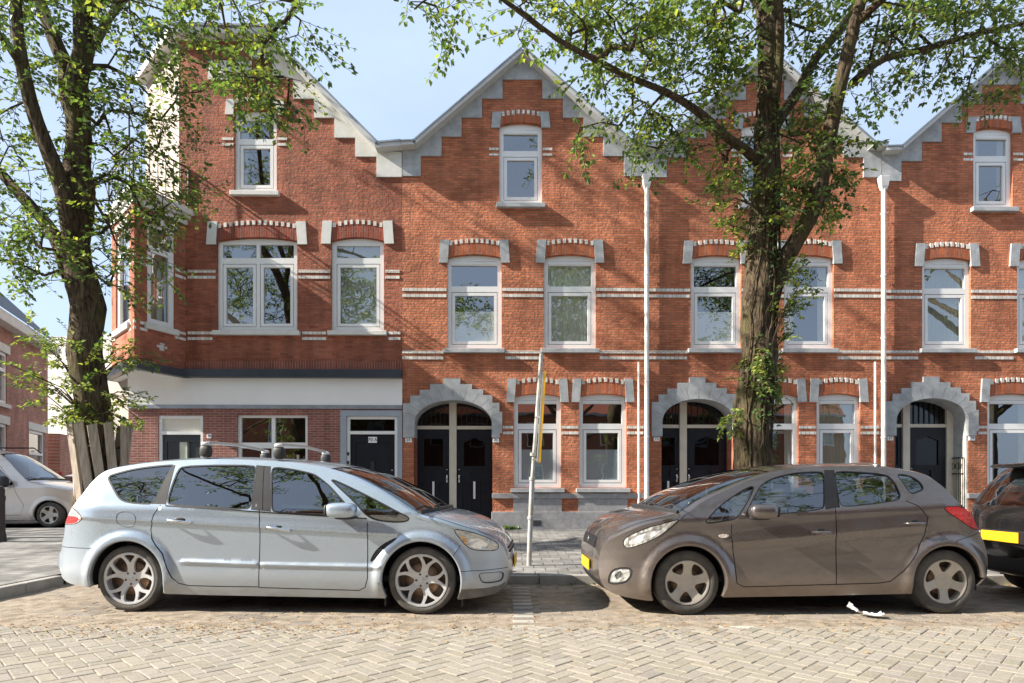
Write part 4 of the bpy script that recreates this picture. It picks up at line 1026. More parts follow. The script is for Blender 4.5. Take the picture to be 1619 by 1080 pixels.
    VV = np.array([v[:] for v in vs]); TT = np.array([t for t in tris if len(t) == 3])
    cen = VV[TT].mean(1); ok = pips(cen, outline)
    for (a, z, r) in wc: ok &= np.hypot(cen[:, 0]-a, cen[:, 1]-z) > r-.002
    cls = np.array(['body']*len(TT), dtype=object)
    for r, P in regs:
        k = pips(cen, P); cls[k] = r['part']
    for r, P, w in lines:
        k = dist_poly(cen, P) < w*1.02
        if r.get('under'):
            k &= (cls == 'body') | np.array([str(c).startswith('door') for c in cls])
        cls[k] = r.get('part', 'seam')
    YY = inset0(VV[:, 0], VV[:, 1], wc)
    info = {'body': ('body', S['paint'], 0), 'seam': ('shut_line', SEAMM, .006), 'trim': ('window_trim', TRIMM, .002), 'chrome': ('chrome_trim', CHROME, -.002), 'black': ('pillar_trim', TRIMM, .0025), 'skirt': ('lower_skirt', S.get('skirt', BLACKP), .0)}
    info.update(S.get('info', {}))
    body = None; made = {}
    for side in (0, 1):
        order = ['body']+sorted(set(cls[ok])-{'body'})
        for c in order:
            k = ok & (cls == c)
            if not k.any(): continue
            nm, mt, off = info[c][:3]; T = TT[k]; used = np.unique(T); mp_ = -np.ones(len(VV), int); mp_[used] = np.arange(len(used))
            y = YY[used]+off; Vx = np.stack([VV[used, 0], y if side == 0 else Wd-y, VV[used, 1]], 1); F = mp_[T]
            # orientation: outward
            a, b, cc = Vx[F[:, 0]], Vx[F[:, 1]], Vx[F[:, 2]]; nrm = np.cross(b-a, cc-a); fl = (nrm[:, 1] > 0) if side == 0 else (nrm[:, 1] < 0); F[fl] = F[fl][:, ::-1]
            o = mk(nm if not (side == 1 and c == 'body') else 'body_far_side', Vx.tolist(), F.tolist(), mt, root, smooth=True)
            made[(c, side)] = o
            if c in ('body',) or (c == 'glass4' and S['name'] == 'people_carrier'):
                # dark inner skin; behind the quarter glass an added sheet to keep it dark
                k2 = Vx.copy(); k2[:, 1] += .02 if side == 0 else -.02
                mk('cabin_lining', k2.tolist(), F[:, ::-1].tolist(), CABIN, root, smooth=True)
    # ---- arch lips and liners
    for side in (0, 1):
        lip = MB(); lin = MB()
        for (a, z, r) in wc:
            n = 40; V = []; F = []; V2 = []; F2 = []
            tt = [-1.2+(math.pi+2.4)*i/160 for i in range(161)]
            tt = [t for t in tt if pip((a+(r+.006)*math.cos(t), z+(r+.006)*math.sin(t)), outline)]
            t_lo, t_hi = min(tt), max(tt)
            for i in range(n+1):
                t = t_lo+(t_hi-t_lo)*i/n; x, zz = a+r*math.cos(t), z+r*math.sin(t)
                y = float(inset0(x, zz, wc))
                for (dr, dy) in ((0, 0), (-.012, .004), (-.016, .02), (-.012, .06)):
                    yy = y+dy; V.append((a+(r+dr)*math.cos(t), yy if side == 0 else Wd-yy, z+(r+dr)*math.sin(t)))
                for dy in (.04, .42): yy = y+dy; V2.append((a+(r+.01)*math.cos(t), yy if side == 0 else Wd-yy, max(.12, z+(r+.01)*math.sin(t))))
            k0 = len(V2); yin = yy
            cw_ = (a, yy if side == 0 else Wd-yy, z)
            for i in range(n+1): V2.append((a+(r+.01)*math.cos(t_lo+(t_hi-t_lo)*i/n), yy if side == 0 else Wd-yy, z+(r+.01)*math.sin(t_lo+(t_hi-t_lo)*i/n)))
            V2.append(cw_)
            for i in range(n): F2.append((k0+i, k0+i+1, k0+n+1))
            for i in range(n):
                for q in range(3): F.append((i*4+q, i*4+q+1, (i+1)*4+q+1, (i+1)*4+q))
                F2.append((2*i, 2*i+1, 2*i+3, 2*i+2))
            lip.add(V, F); lin.add(V2, F2)
        lip.build('arch_lip', S['paint'], root, smooth=True); lin.build('arch_liner', LINER, root)
    # ---- centre strips: bonnet, screen, roof, tailgate
    nu = 16; names = segs+[(None, len(S['edge'])-1)]
    yE = inset0(Es[:, 0], Es[:, 1], wc)
    def P3(i, u):
        e = Es[i]; dx, dz, q = e[2], e[3], e[4]; f = 1-(1-u)**2.6
        return (e[0]+dx*f, yE[i]+(hb-yE[i])*u**q, e[1]+dz*f)
    for (nm, i0), (_, i1) in zip(names[:-1], names[1:]):
        idx = [i for i in range(len(Es)) if i0-1e-9 <= Ep[i] <= i1+1e-9]
        if len(idx) < 2: continue
        us = [ (j/nu) for j in range(nu+1)]
        glassy = nm in ('windshield', 'tailgate_glass')
        def strip(name, uu, mat, off=0, dark=False):
            V = []; F = []; full = uu+[None]
            ring = [('n', u) for u in uu]+[('f', u) for u in reversed(uu)]
            if abs(uu[-1]-1) < 1e-9: ring = [('n', u) for u in uu]+[('f', u) for u in reversed(uu[:-1])]
            m = len(ring)
            for i in idx:
                for (s_, u) in ring:
                    p = P3(i, u); V.append((p[0], p[1] if s_ == 'n' else Wd-p[1], p[2]-off))
            for a in range(len(idx)-1):
                for b in range(m-1): F.append((a*m+b, a*m+b+1, (a+1)*m+b+1, (a+1)*m+b))
            return mk(name, V, F, mat, root, smooth=True)
        mt = S['paint']
        if glassy:
            ub = .085
            rail = [0, ub*.3, ub*.65, ub]
            # pillars each side of the glass
            V = []; F = []
            for sd_ in (0, 1):
                n0 = len(V)
                for i in idx:
                    for u in rail:
                        p = P3(i, u); V.append((p[0], p[1] if sd_ == 0 else Wd-p[1], p[2]))
                for a in range(len(idx)-1):
                    for b in range(3): F.append((n0+a*4+b, n0+a*4+b+1, n0+(a+1)*4+b+1, n0+(a+1)*4+b))
            mk('windscreen_pillar' if nm == 'windshield' else 'tailgate_frame', V, F, mt, root, smooth=True)
            strip('windscreen' if nm == 'windshield' else 'rear_screen', [ub+(1-ub)*j/nu for j in range(nu+1)], S.get('screen', GLC_W), .004)
        else:
            strip({'hood': 'bonnet', 'roof': 'roof', 'tailgate': 'tailgate', 'bumper': 'bumper'}.get(nm, nm), us, mt)
            if nm in ('roof', 'hood'): strip('headlining' if nm == 'roof' else 'bonnet_lining', us, CABIN, .03)
        if nm == 'hood':                      # shut line of the bonnet and cowl
            for u in (.10,):
                V = []; F = []
                for sd_ in (0, 1):
                    n0 = len(V)
                    for i in idx[1:]:
                        for du in (-.006, .006):
                            p = P3(i, u+du); V.append((p[0], p[1] if sd_ == 0 else Wd-p[1], p[2]+.002))
                    for a in range(len(idx)-2): F.append((n0+2*a, n0+2*a+1, n0+2*a+3, n0+2*a+2))
                mk('bonnet_shut_line', V, F, SEAMM, root)
        if nm == 'windshield':
            i = idx[0] if abs(Es[idx[0]][1]) < abs(Es[idx[-1]][1]) else idx[-1]
            V = []; F = []; sg = 1 if P3(idx[0], 1)[0] > P3(idx[-1], 1)[0] else -1
            if S['edge'][names[0][1]][0] is None: pass
            ii = idx[0]; jj = idx[min(2, len(idx)-1)]
            m = MB(); pts_ = []
            for j in range(15): p = P3(ii, .1+.9*j/14); pts_.append((p[0], p[1], p[2]+.006))
            pts_ += [(p[0], Wd-p[1], p[2]) for p in reversed(pts_[:-1])]
            m.tube(pts_, .022, 6)
            for k0 in (.35, .95):
                p = P3(ii, k0); 
                n_ = [P3(idx[min(len(idx)-1, t)], min(1, k0+.0)+0) for t in (1, 3)]
                q1 = P3(idx[2], min(1.0, k0)); q2 = P3(idx[1], max(.12, k0-.34))
                m.tube([(p[0], p[1], p[2]+.03), (q1[0], q1[1]-.1, q1[2]+.02), (q2[0], q2[1]-.1, q2[2]+.02)], .009, 5)
            m.build('wiper', BLACKP, root)
    # floor, cabin, seats
    xs = sorted([w[0] for w in wc]); zf = S.get('zfloor', .2)
    m = MB(); m.box(xs[0]-.45, .22, zf, xs[1]+.45, Wd-.22, zf+.09); m.box(xs[0]+.42, .06, zf-.01, xs[1]-.42, Wd-.06, zf+.07)
    m.build('floor_pan', LINER, root)
    m = MB(); fdir = S['front']; zb = prm['zb']
    m.box(xs[0]-.3, .16, zf+.1, xs[1]+.35, Wd-.16, zf+.16); m.build('cabin_floor', CABIN, root)
    seatx = S['seats']
    for (sx_, rows) in seatx:
        for yc_ in rows:
            m = MB(); rot = Matrix.Rotation(R(-14*fdir), 3, 'Y')
            m.blob((sx_, yc_, zf+.32), (.27, .24, .10), 4); m.blob((sx_-fdir*.27, yc_, zf+.62), (.09, .24, .34), 3.5, rot=rot)
            Sx = m.build('seat', SEATM, root, smooth=True)
            h = MB(); h.blob((sx_-fdir*.36, yc_, zf+1.02), (.055, .13, .10), 3.5); h.build('headrest', SEATM, Sx, smooth=True)
    fx = S['dash']; m = MB(); m.blob((fx, hb, zb-.12), (.35, hb-.2, .16), 5); m.build('dashboard', CABIN, root, smooth=True)
    m = MB(); yst = hb-.38 if fdir > 0 else hb-.38
    yst = Wd-.5 if fdir > 0 else .5
    # left-hand drive: the driver sits on the car's left
    c = Vector((fx-fdir*.45, yst, zb-.02)); m.tube([c+Vector((.07*math.cos(t*.5236)*fdir*-1, .18*math.sin(t*.5236), .17*math.cos(t*.5236))) for t in range(13)], .014, 6); m.build('steering_wheel', BLACKP, root)
    # ---- wheels
    for wi, (a, z, r) in enumerate(wc):
        for side in (0, 1):
            rt = wheels[wi][3]; rim = wheels[wi][4] if len(wheels[wi]) > 4 else rt*.72
            y0 = S.get('wy', .012); w = .215
            o = wheel(root, (a, y0, rt) if side == 0 else (a, Wd-y0, rt), rt, rim, w, side, S['rim'], S.get('wrot', (0, 0))[wi])
    # ---- extras
    F_ = lambda px, py, off=0.0: (lambda p: (p[0], float(inset0(p[0], p[1], wc))+off, p[1]))(unp(px, py))
    S['extras'](root, F_, inset0, wc, P3, Es, Ep, made, Wd)
    return root
def wheel(root, c, rt, rim, w, side, kind, rot):
    sg = 1 if side == 0 else -1
    def fin(mb, nm, mt, par, smooth=True, hard=None):
        V = [(c[0]+v[0], c[1]+sg*v[1], c[2]+v[2]) for v in mb.V]; F = mb.F if sg > 0 else [tuple(reversed(f)) for f in mb.F]
        o = mk(nm, V, F, mt, par, smooth=smooth)
        if hard: smoothsplit(o, hard)
        return o
    # rim face with openings
    holes = []
    ro = rim*.90
    def pol(r, t): return (r*math.cos(t), r*math.sin(t))
    for k in range(5):
        t0 = rot+k*2*math.pi/5
        if kind == 'fork':
            A_ = math.pi/5
            big = [pol(ro, t0+A_-.24), pol(ro*1.01, t0+A_-.1), pol(ro*1.01, t0+A_+.1), pol(ro, t0+A_+.24), pol(rim*.66, t0+A_+.37), pol(rim*.45, t0+A_+.36), pol(rim*.30, t0+A_+.14), pol(rim*.30, t0+A_-.14), pol(rim*.45, t0+A_-.36), pol(rim*.66, t0+A_-.37)]
            sm = [pol(ro, t0-.27), pol(ro*1.01, t0-.1), pol(ro*1.01, t0+.1), pol(ro, t0+.27), pol(rim*.74, t0+.13), pol(rim*.60, t0+.02), pol(rim*.60, t0-.02), pol(rim*.74, t0-.13)]
            holes += [chaikin(big, 2), chaikin(sm, 2)]
        else:
            A_ = math.pi/5
            holes.append(fillet([pol(ro, t0+A_-.40), pol(ro*1.02, t0+A_-.13), pol(ro*1.02, t0+A_+.13), pol(ro, t0+A_+.40), pol(rim*.46, t0+A_+.22), pol(rim*.41, t0+A_), pol(rim*.46, t0+A_-.22)], .02))
    outer = [pol(rim*.97, i*math.pi/32) for i in range(64)]
    m = MB(); m.prism(outer, holes, 0, .028)
    def dish(v):
        r = math.hypot(v[0], v[2]); f = (r/rim)
        return (v[0], v[1]+.018+.014*math.cos(min(1, f)*math.pi)*-1*0+.030*(1-f)**1.2-.022*f, v[2])
    m.V = [dish(v) for v in m.V]
    wh = fin(m, 'wheel', ALLOY if kind == 'fork' else HUBC, root, True, 30)
    m = MB(); m.lathe([(rim*.955, .012), (rim*.985, -.004), (rim*1.0, -.002), (rim*1.0, .01), (rim*.955, .03), (rim*.93, .05), (rim*.92, w*.8)], 48); fin(m, 'rim_barrel', ALLOY if kind == 'fork' else HUBC, wh)
    m = MB(); sw = .012
    prof = [(rim*.99, .008), (rim*1.03, -.001), (rim+(rt-rim)*.45, -.008), (rt*.955, .000), (rt*.985, .014), (rt, .034), (rt, w*.25), (rt*.994, w*.26), (rt*.994, w*.29), (rt, w*.30), (rt, w*.48), (rt*.994, w*.49), (rt*.994, w*.52), (rt, w*.53), (rt, w*.80), (rt*.985, w*.92), (rt*.94, w), (rim, w*.98)]
    m.lathe(prof, 56); fin(m, 'tyre', RUB, wh)
    m = MB(); m.lathe([(rim*.92, .085), (.02, .085)], 40); fin(m, 'brake_backplate', ALLOYD, wh)
    m = MB(); m.lathe([(rim*.64, .072), (rim*.64, .060), (rim*.3, .058), (.02, .058)], 40); fin(m, 'brake_disc', M('rusty_disc', (.30, .20, .13), .5, metal=.5, col2=(.16, .09, .05), ns=9) if 'rusty_disc' not in bpy.data.materials else bpy.data.materials['rusty_disc'], wh)
    m = MB(); m.lathe([(.0, -.006), (rim*.11, -.004), (rim*.14, .006), (rim*.14, .03)], 24, (0, .035, 0)); fin(m, 'hub_cap', ALLOY if kind == 'fork' else HUBC, wh)
    nb = MB()
    for k in range(5):
        t = rot+k*2*math.pi/5+(math.pi/5 if kind == 'fork' else math.pi/5); rr = rim*(.225 if kind == 'fork' else .29)
        nb.lathe([(.0, -.010), (.011, -.010), (.012, .012)], 8, (rr*math.cos(t), .038, rr*math.sin(t)))
    fin(nb, 'wheel_bolts', ALLOYD, wh)
    return wh
def handle(root, p, q, mt, dx=1, door=None):
    """pull handle with a dished recess, from point p to point q on the side"""
    m = MB(); c = [(p[0]+q[0])/2, (p[1]+q[1])/2, (p[2]+q[2])/2]; L = abs(q[0]-p[0])
    m.tube([(p[0], p[1]-.004, p[2]), (p[0]+L*.12, p[1]-.034, p[2]+.003), (c[0], c[1]-.04, c[2]+.003), (q[0]-L*.12, q[1]-.034, q[2]+.0), (q[0], q[1]-.004, q[2]-.002)], [.010, .014, .0135, .014, .010], 8)
    h = m.build('door_handle', mt, door or root, smooth=True)
    m = MB(); m.blob((c[0], c[1]+.003, c[2]+.012), (L*.22, .006, .024), 2.4); m.build('handle_recess', TRIMM, door or root, smooth=True)
    return h
def plate(root, c, w, h, ang, txt='', mat=YEL, blue=False):
    n = Matrix.Rotation(ang, 4, 'Z'); m = MB(); m.box(-w/2, -.006, -h/2, w/2, .006, h/2, .003)
    o = m.build('number_plate', mat, root); o.location = c; o.rotation_euler = (0, 0, ang)
    return o
PS = paintmat('ice_blue_paint', (.41, .49, .58), (.36, .34, .30), .6, .24, .62)
PG = paintmat('taupe_paint', (.145, .125, .122), (.33, .275, .215), .75, .20, .42, zhi=.9)
PK = paintmat('black_paint', (.006, .006, .007), (.05, .045, .04), .0, .15, .12)
PV = paintmat('beige_paint', (.62, .57, .52), (.32, .28, .24), .4, .32, .5)
PB = paintmat('blue_paint', (.06, .12, .24), (.2, .18, .15), .5, .3, .3)
# --- light blue people carrier
def ex_silver(root, F, ins, wc, P3, Es, Ep, made, Wd):
    d1, d2 = made[('door_rear', 0)], made[('door_front', 0)]
    handle(root, F(264, 823), F(304, 826), CHROME, door=d1); handle(root, F(421, 834), F(461, 838.5), CHROME, door=d2)
    # door mirror
    for side in (0, 1):
        c = F(546, 806, -.13); m = MB(); m.blob((c[0], c[1], c[2]), (.15, .085, .072), 3.2, 20, 12); sg = (lambda y: y) if side == 0 else (lambda y: Wd-y)
        m.V = [(v[0], sg(v[1]), v[2]) for v in m.V]; mi_ = m.build('wing_mirror', PS, root, smooth=True)
        m = MB(); m.blob((c[0]+.02, c[1]+.07, c[2]-.07), (.10, .10, .022), 3); m.blob((c[0]-.13, c[1], c[2]), (.02, .07, .055), 4); m.V = [(v[0], sg(v[1]), v[2]) for v in m.V]; m.build('mirror_base', BLACKP, mi_, smooth=True)
    # fuel flap outline drawn as a groove
    m = MB(); ring = chaikin([(183, 808), (213, 809), (215, 833), (184, 831)], 3); P = [F(*p, -.0005) for p in ring]; m.tube(P+[P[0]], .0032, 5, cap=False); m.build('fuel_flap_groove', M('groove', (.16, .18, .2), .6), root)
    # roof bars on four feet
    for (px, py) in ((325, 722), (440, 727)):
        a = F(px, py)[0]; zr = 1.555 if px < 400 else 1.535
        m = MB(); m.tube([(a, .28, zr+.13), (a, Wd/2, zr+.15), (a, Wd-.28, zr+.13)], .017, 8); br = m.build('roof_bar', CHROME if False else M('bar_aluminium', (.62, .62, .60), .35, metal=.7), root)
        for y_ in (.24, Wd-.24):
            m = MB(); m.blob((a, y_, zr+.04), (.06, .04, .065), 3); ft = m.build('bar_foot', BLACKP, br, smooth=True)
            m = MB(); m.blob((a, y_-.0, zr+.115), (.045, .04, .022), 3); m.build('foot_cap', ALLOY, ft, smooth=True)
    # nose: grille bands and badge
    i = [k for k in range(len(Ep)) if 5.2 < Ep[k] < 5.9]
    m = MB(); 
    for k in i:
        ps = [P3(k, u) for u in (.35, .5, .65, .8, .95)]; ps = [(p[0]+.004, p[1], p[2]) for p in ps]; m.tube(ps+[(p[0], Wd-p[1], p[2]) for p in ps[::-1]], .012, 5)
    m.build('grille', TRIMM, root)
    k = min(range(len(Ep)), key=lambda q: abs(Ep[q]-4.3)); p = P3(k, 1); plate(root, (p[0]+.012, Wd/2, p[2]), .52, .11, R(90))
    # mud flap and tow cover
    for (px, py) in ((608, 944), (730, 946)):
        a = F(px, py); m = MB(); m.box(a[0]-.008, a[1]+.03, a[2]-.09, a[0]+.008, a[1]+.2, a[2]+.08); m.build('mud_flap', BLACKP, root)
def seam(*pts, **k): return dict(pts=list(pts), **k)
silver = dict(name='people_carrier', cat='car', label='dusty light blue people carrier with roof bars parked at the kerb', ox=-.87-.02, oy=6.08, yaw=-3.0*0-2.6, W=1.86, front=1, paint=PS, skirt=M('dusty_grey_plastic', (.17, .16, .145), .8, var=.4, ns=9), rim='fork', wrot=(.31, .05), wy=.035,
    wheels=[(200.5, 920, .388, .328, .258), (665.5, 923, .394, .328, .258)],
    prm=dict(zb=1.0, zbs=-.012, amid=-1.5, kt=.30, a0=-3.78, L0=.62, D0=.34, a1=.90, L1=.78, D1=.50, flare=.034,
             crease=[(128, 818, 620, 846, .016, .035)], strip=[(286, 888, 407, 892.5, .014, .018), (411, 892.8, 604, 897, .014, .018)]),
    edge=[(728, 948, .03, 0, 1.1, 'bumper'), (765, 943, .03, 0, 1.1), (788, 936, .03, 0, 1.1), (799, 922, .03, 0, 1.1), (803, 902, .04, 0, 1.1), (802, 882, .03, .01, 1.1), (796, 866, .03, .03, 1.1, 'hood'),
          (782, 855, .04, .06, 1.15), (757, 844.5, .06, .075, 1.2), (722, 833.5, .10, .08, 1.3), (690, 823, .12, .06, 1.4), (655, 813, .18, .035, 1.3, 'windshield'), (622, 791.5, .18, .04, 1.3), (592, 773.5, .18, .045, 1.3),
          (555, 755, .17, .045, 1.3), (517, 742, .14, .04, 1.3, 'roof'), (479, 733, .07, .04, 1.3), (420, 728.5, .02, .045, 1.3), (338, 726, 0, .045, 1.3), (264, 729.5, -.02, .045, 1.3), (209, 735.5, -.05, .04, 1.3), (172, 743, -.09, .03, 1.3, 'tailgate_glass'),
          (151, 757, -.10, .02, 1.3), (131, 781, -.10, 0, 1.2), (113, 804, -.12, 0, 1.1, 'tailgate'), (104, 826, -.12, 0, 1.1), (101, 848, -.12, 0, 1.1), (97, 862, -.13, 0, 1.1, 'bumper'), (92.5, 878, -.13, 0, 1.1), (92, 894, -.13, 0, 1.1), (97, 911, -.13, 0, 1.1), (112, 923, -.12, 0, 1.1), (140, 929, -.1, 0, 1.1)],
    bottom=[(150, 929), (262, 939), (330, 941), (606, 946)],
    seats=[(-1.75, (.5, 1.36)), (-2.75, (.42, .93, 1.44))], dash=-.72,
    info={'door_rear': ('rear_door', PS, 0), 'door_front': ('front_door', PS, 0), 'glass1': ('side_window', GLC_S, .012), 'glass2': ('side_window', GLC_S, .012), 'glass3': ('side_window', GLC_S, .012), 'glass4': ('side_window', GLC_S, .012), 'headlight': ('headlight', HEADL, .0), 'lampin': ('lamp_reflector', HEADI, .006), 'amber': ('indicator', AMBER, .002),
          'tail_r': ('tail_light', TAILR, -.003), 'tail_w': ('tail_light_clear', TAILW, -.003), 'vent': ('side_vent', TRIMM, .002), 'fog': ('bumper_recess', PS, .02), 'beltl': ('belt_moulding', TRIMM, -.004)},
    regions=[dict(part='door_rear', round=0, poly=[(254, 799), (252, 770), (283, 733), (409, 731), (410, 836), (409, 928), (360, 927.5), (300, 926), (283, 922.5), (272, 914), (264, 899), (257, 876), (246, 862), (240, 852), (238.5, 838), (243, 814)]),
             dict(part='door_front', round=0, poly=[(411, 731), (470, 737), (515, 752), (548, 784), (578, 818), (581, 830), (581, 915), (577, 929), (568, 933), (412, 929)]),
             dict(part='black', round=0, poly=[(229.5, 739), (277, 735.5), (277, 737), (262, 797.5), (240, 797)]),
             dict(part='black', round=0, poly=[(405.5, 735.5), (428.5, 737.5), (428.5, 809), (397, 806)]),
             dict(part='glass1', rim='trim', poly=[(169.5, 753), (188, 747.5), (210, 741.8), (240, 737.6), (275, 734.6), (272, 737.5), (252, 775), (243, 797), (225, 797), (200, 794.5), (189, 789), (182, 778), (175, 765)]),
             dict(part='glass2', round=1, rim='trim', poly=[(284, 737.5), (340, 735.5), (406, 736), (402, 770), (396, 806), (330, 802), (263, 798), (271, 770)]),
             dict(part='glass3', round=1, rim='trim', poly=[(429.5, 738), (463, 742), (497, 749.5), (520, 767), (545, 795), (561, 814), (555, 818), (490, 813.5), (429, 809.5), (429, 770)]),
             dict(part='glass4', round=2, rim='trim', poly=[(520, 755.5), (549, 768), (592, 789.5), (632, 811), (650, 820), (637, 826.5), (598, 824), (580, 816), (562, 795), (535, 770)]),
             dict(part='headlight', rim='seam', rimw=.008, poly=[(718, 836.5), (735, 839), (755.6, 844), (775, 852), (789, 860), (787, 869.8), (769.5, 871), (747, 869.5), (736, 862.5), (727, 851), (720, 843)]),
             dict(part='lampin', poly=[(739, 853), (755, 851), (772, 856), (771, 867), (757, 868.5), (744, 866)]),
             dict(part='amber', poly=[(727, 845), (735, 849), (741, 863), (733, 857)]),
             dict(part='fog', rim='seam', rimw=.006, poly=[(757, 906), (778, 905.5), (797, 903), (795, 917), (785, 920.5), (764, 922.5), (759, 916)]),
             dict(part='skirt', round=0, poly=[(724, 932), (765, 930), (790, 925), (806, 915), (812, 960), (720, 960)]),
             dict(part='tail_w', rim='seam', rimw=.006, poly=[(100, 795), (114, 801), (121, 808), (131, 819), (124, 826), (118, 829), (98, 829)]),
             dict(part='tail_r', round=1, poly=[(96, 816), (108, 815), (126, 818), (123, 825), (118, 828), (97, 828)]),
             dict(part='vent', poly=[(584, 888), (592, 872), (605, 860), (627, 849), (628, 852), (609, 866), (598, 878), (590, 888)])],
    lines=[seam((254, 799), (243, 814), (238.5, 838), (240, 852), (246, 862), (257, 876), (264, 899), (272, 914), (283, 922.5), (300, 926), (360, 927.5), (409, 928)), seam((410, 806), (410.5, 836), (409.5, 928)), seam((409, 929), (568, 933.5), (577, 929), (581, 915), (581, 826)),
           seam((417.5, 737), (415, 806), w=.006), dict(pts=[(262, 799.5), (330, 803.5), (430, 811), (500, 815.5), (580, 820)], w=.012, part='beltl'), seam((715, 904), (760, 902), (803, 897), w=.006), seam((98, 864), (140, 867), (148, 866), w=.006), seam((728, 862), (716, 880), (706, 887), w=.005), seam((277, 736), (262, 798), w=.006)],
    extras=ex_silver)
def dbg(*a): pass
build_car(silver)
# --- taupe hatchback
def ex_grey(root, F, ins, wc, P3, Es, Ep, made, Wd):
    d1, d2 = made[('door_rear', 0)], made[('door_front', 0)]
    handle(root, F(1281, 842), F(1314, 841.5), PG, door=d2); handle(root, F(1430, 828), F(1463, 827.5), PG, door=d1)
    for side in (0, 1):
        c = F(1199, 808, -.12); m = MB(); m.blob(c, (.135, .085, .072), 3.2, 20, 12); sg = (lambda y: y) if side == 0 else (lambda y: Wd-y)
        m.V = [(v[0], sg(v[1]), v[2]) for v in m.V]; mi_ = m.build('wing_mirror', PG, root, smooth=True)
        m = MB(); m.blob((c[0]-.01, c[1]+.07, c[2]-.065), (.09, .10, .02), 3); m.blob((c[0]+.118, c[1], c[2]), (.02, .07, .055), 4); m.V = [(v[0], sg(v[1]), v[2]) for v in m.V]; m.build('mirror_base', BLACKP, mi_, smooth=True)
    # front: grille, badge, plate, lower intake
    def band(t0, t1, u0, name, mat, off=-.006, n=8):
        ks = [k for k in range(len(Ep)) if t0 <= Ep[k] <= t1]; V = []; F_ = []; us = [u0+(1-u0)*j/n for j in range(n+1)]; ring = us+us[-2::-1]
        for k in ks:
            for j, u in enumerate(ring):
                p = P3(k, u); V.append((p[0]+off, p[1] if j <= n else Wd-p[1], p[2]))
        m_ = len(ring)
        for a in range(len(ks)-1):
            for b in range(m_-1): F_.append((a*m_+b, a*m_+b+1, (a+1)*m_+b+1, (a+1)*m_+b))
        return mk(name, V, F_, mat, root, smooth=True)
    band(5.25, 6.6, .42, 'grille', TRIMM); band(1.7, 3.3, .16, 'lower_intake', BLACKP)
    k = min(range(len(Ep)), key=lambda q: abs(Ep[q]-6.1)); p = P3(k, 1); m = MB(); m.blob((p[0]-.012, Wd/2, p[2]), (.012, .06, .033), 2); m.build('oval_badge', CHROME, root, smooth=True)
    k = min(range(len(Ep)), key=lambda q: abs(Ep[q]-4.1)); p = P3(k, 1); plate(root, (p[0]-.02, Wd/2, p[2]-.0), .52, .11, R(90))
    # roof spoiler lip
    k = min(range(len(Ep)), key=lambda q: abs(Ep[q]-19.0)); m = MB(); pp = [P3(k, u) for u in (.12, .4, .7, 1)]; pp = [(p[0]+.02, p[1], p[2]+.005) for p in pp]; m.tube(pp+[(p[0], Wd-p[1], p[2]) for p in pp[-2::-1]], [.018]*7, 8); m.build('spoiler_lip', PG, root, smooth=True)
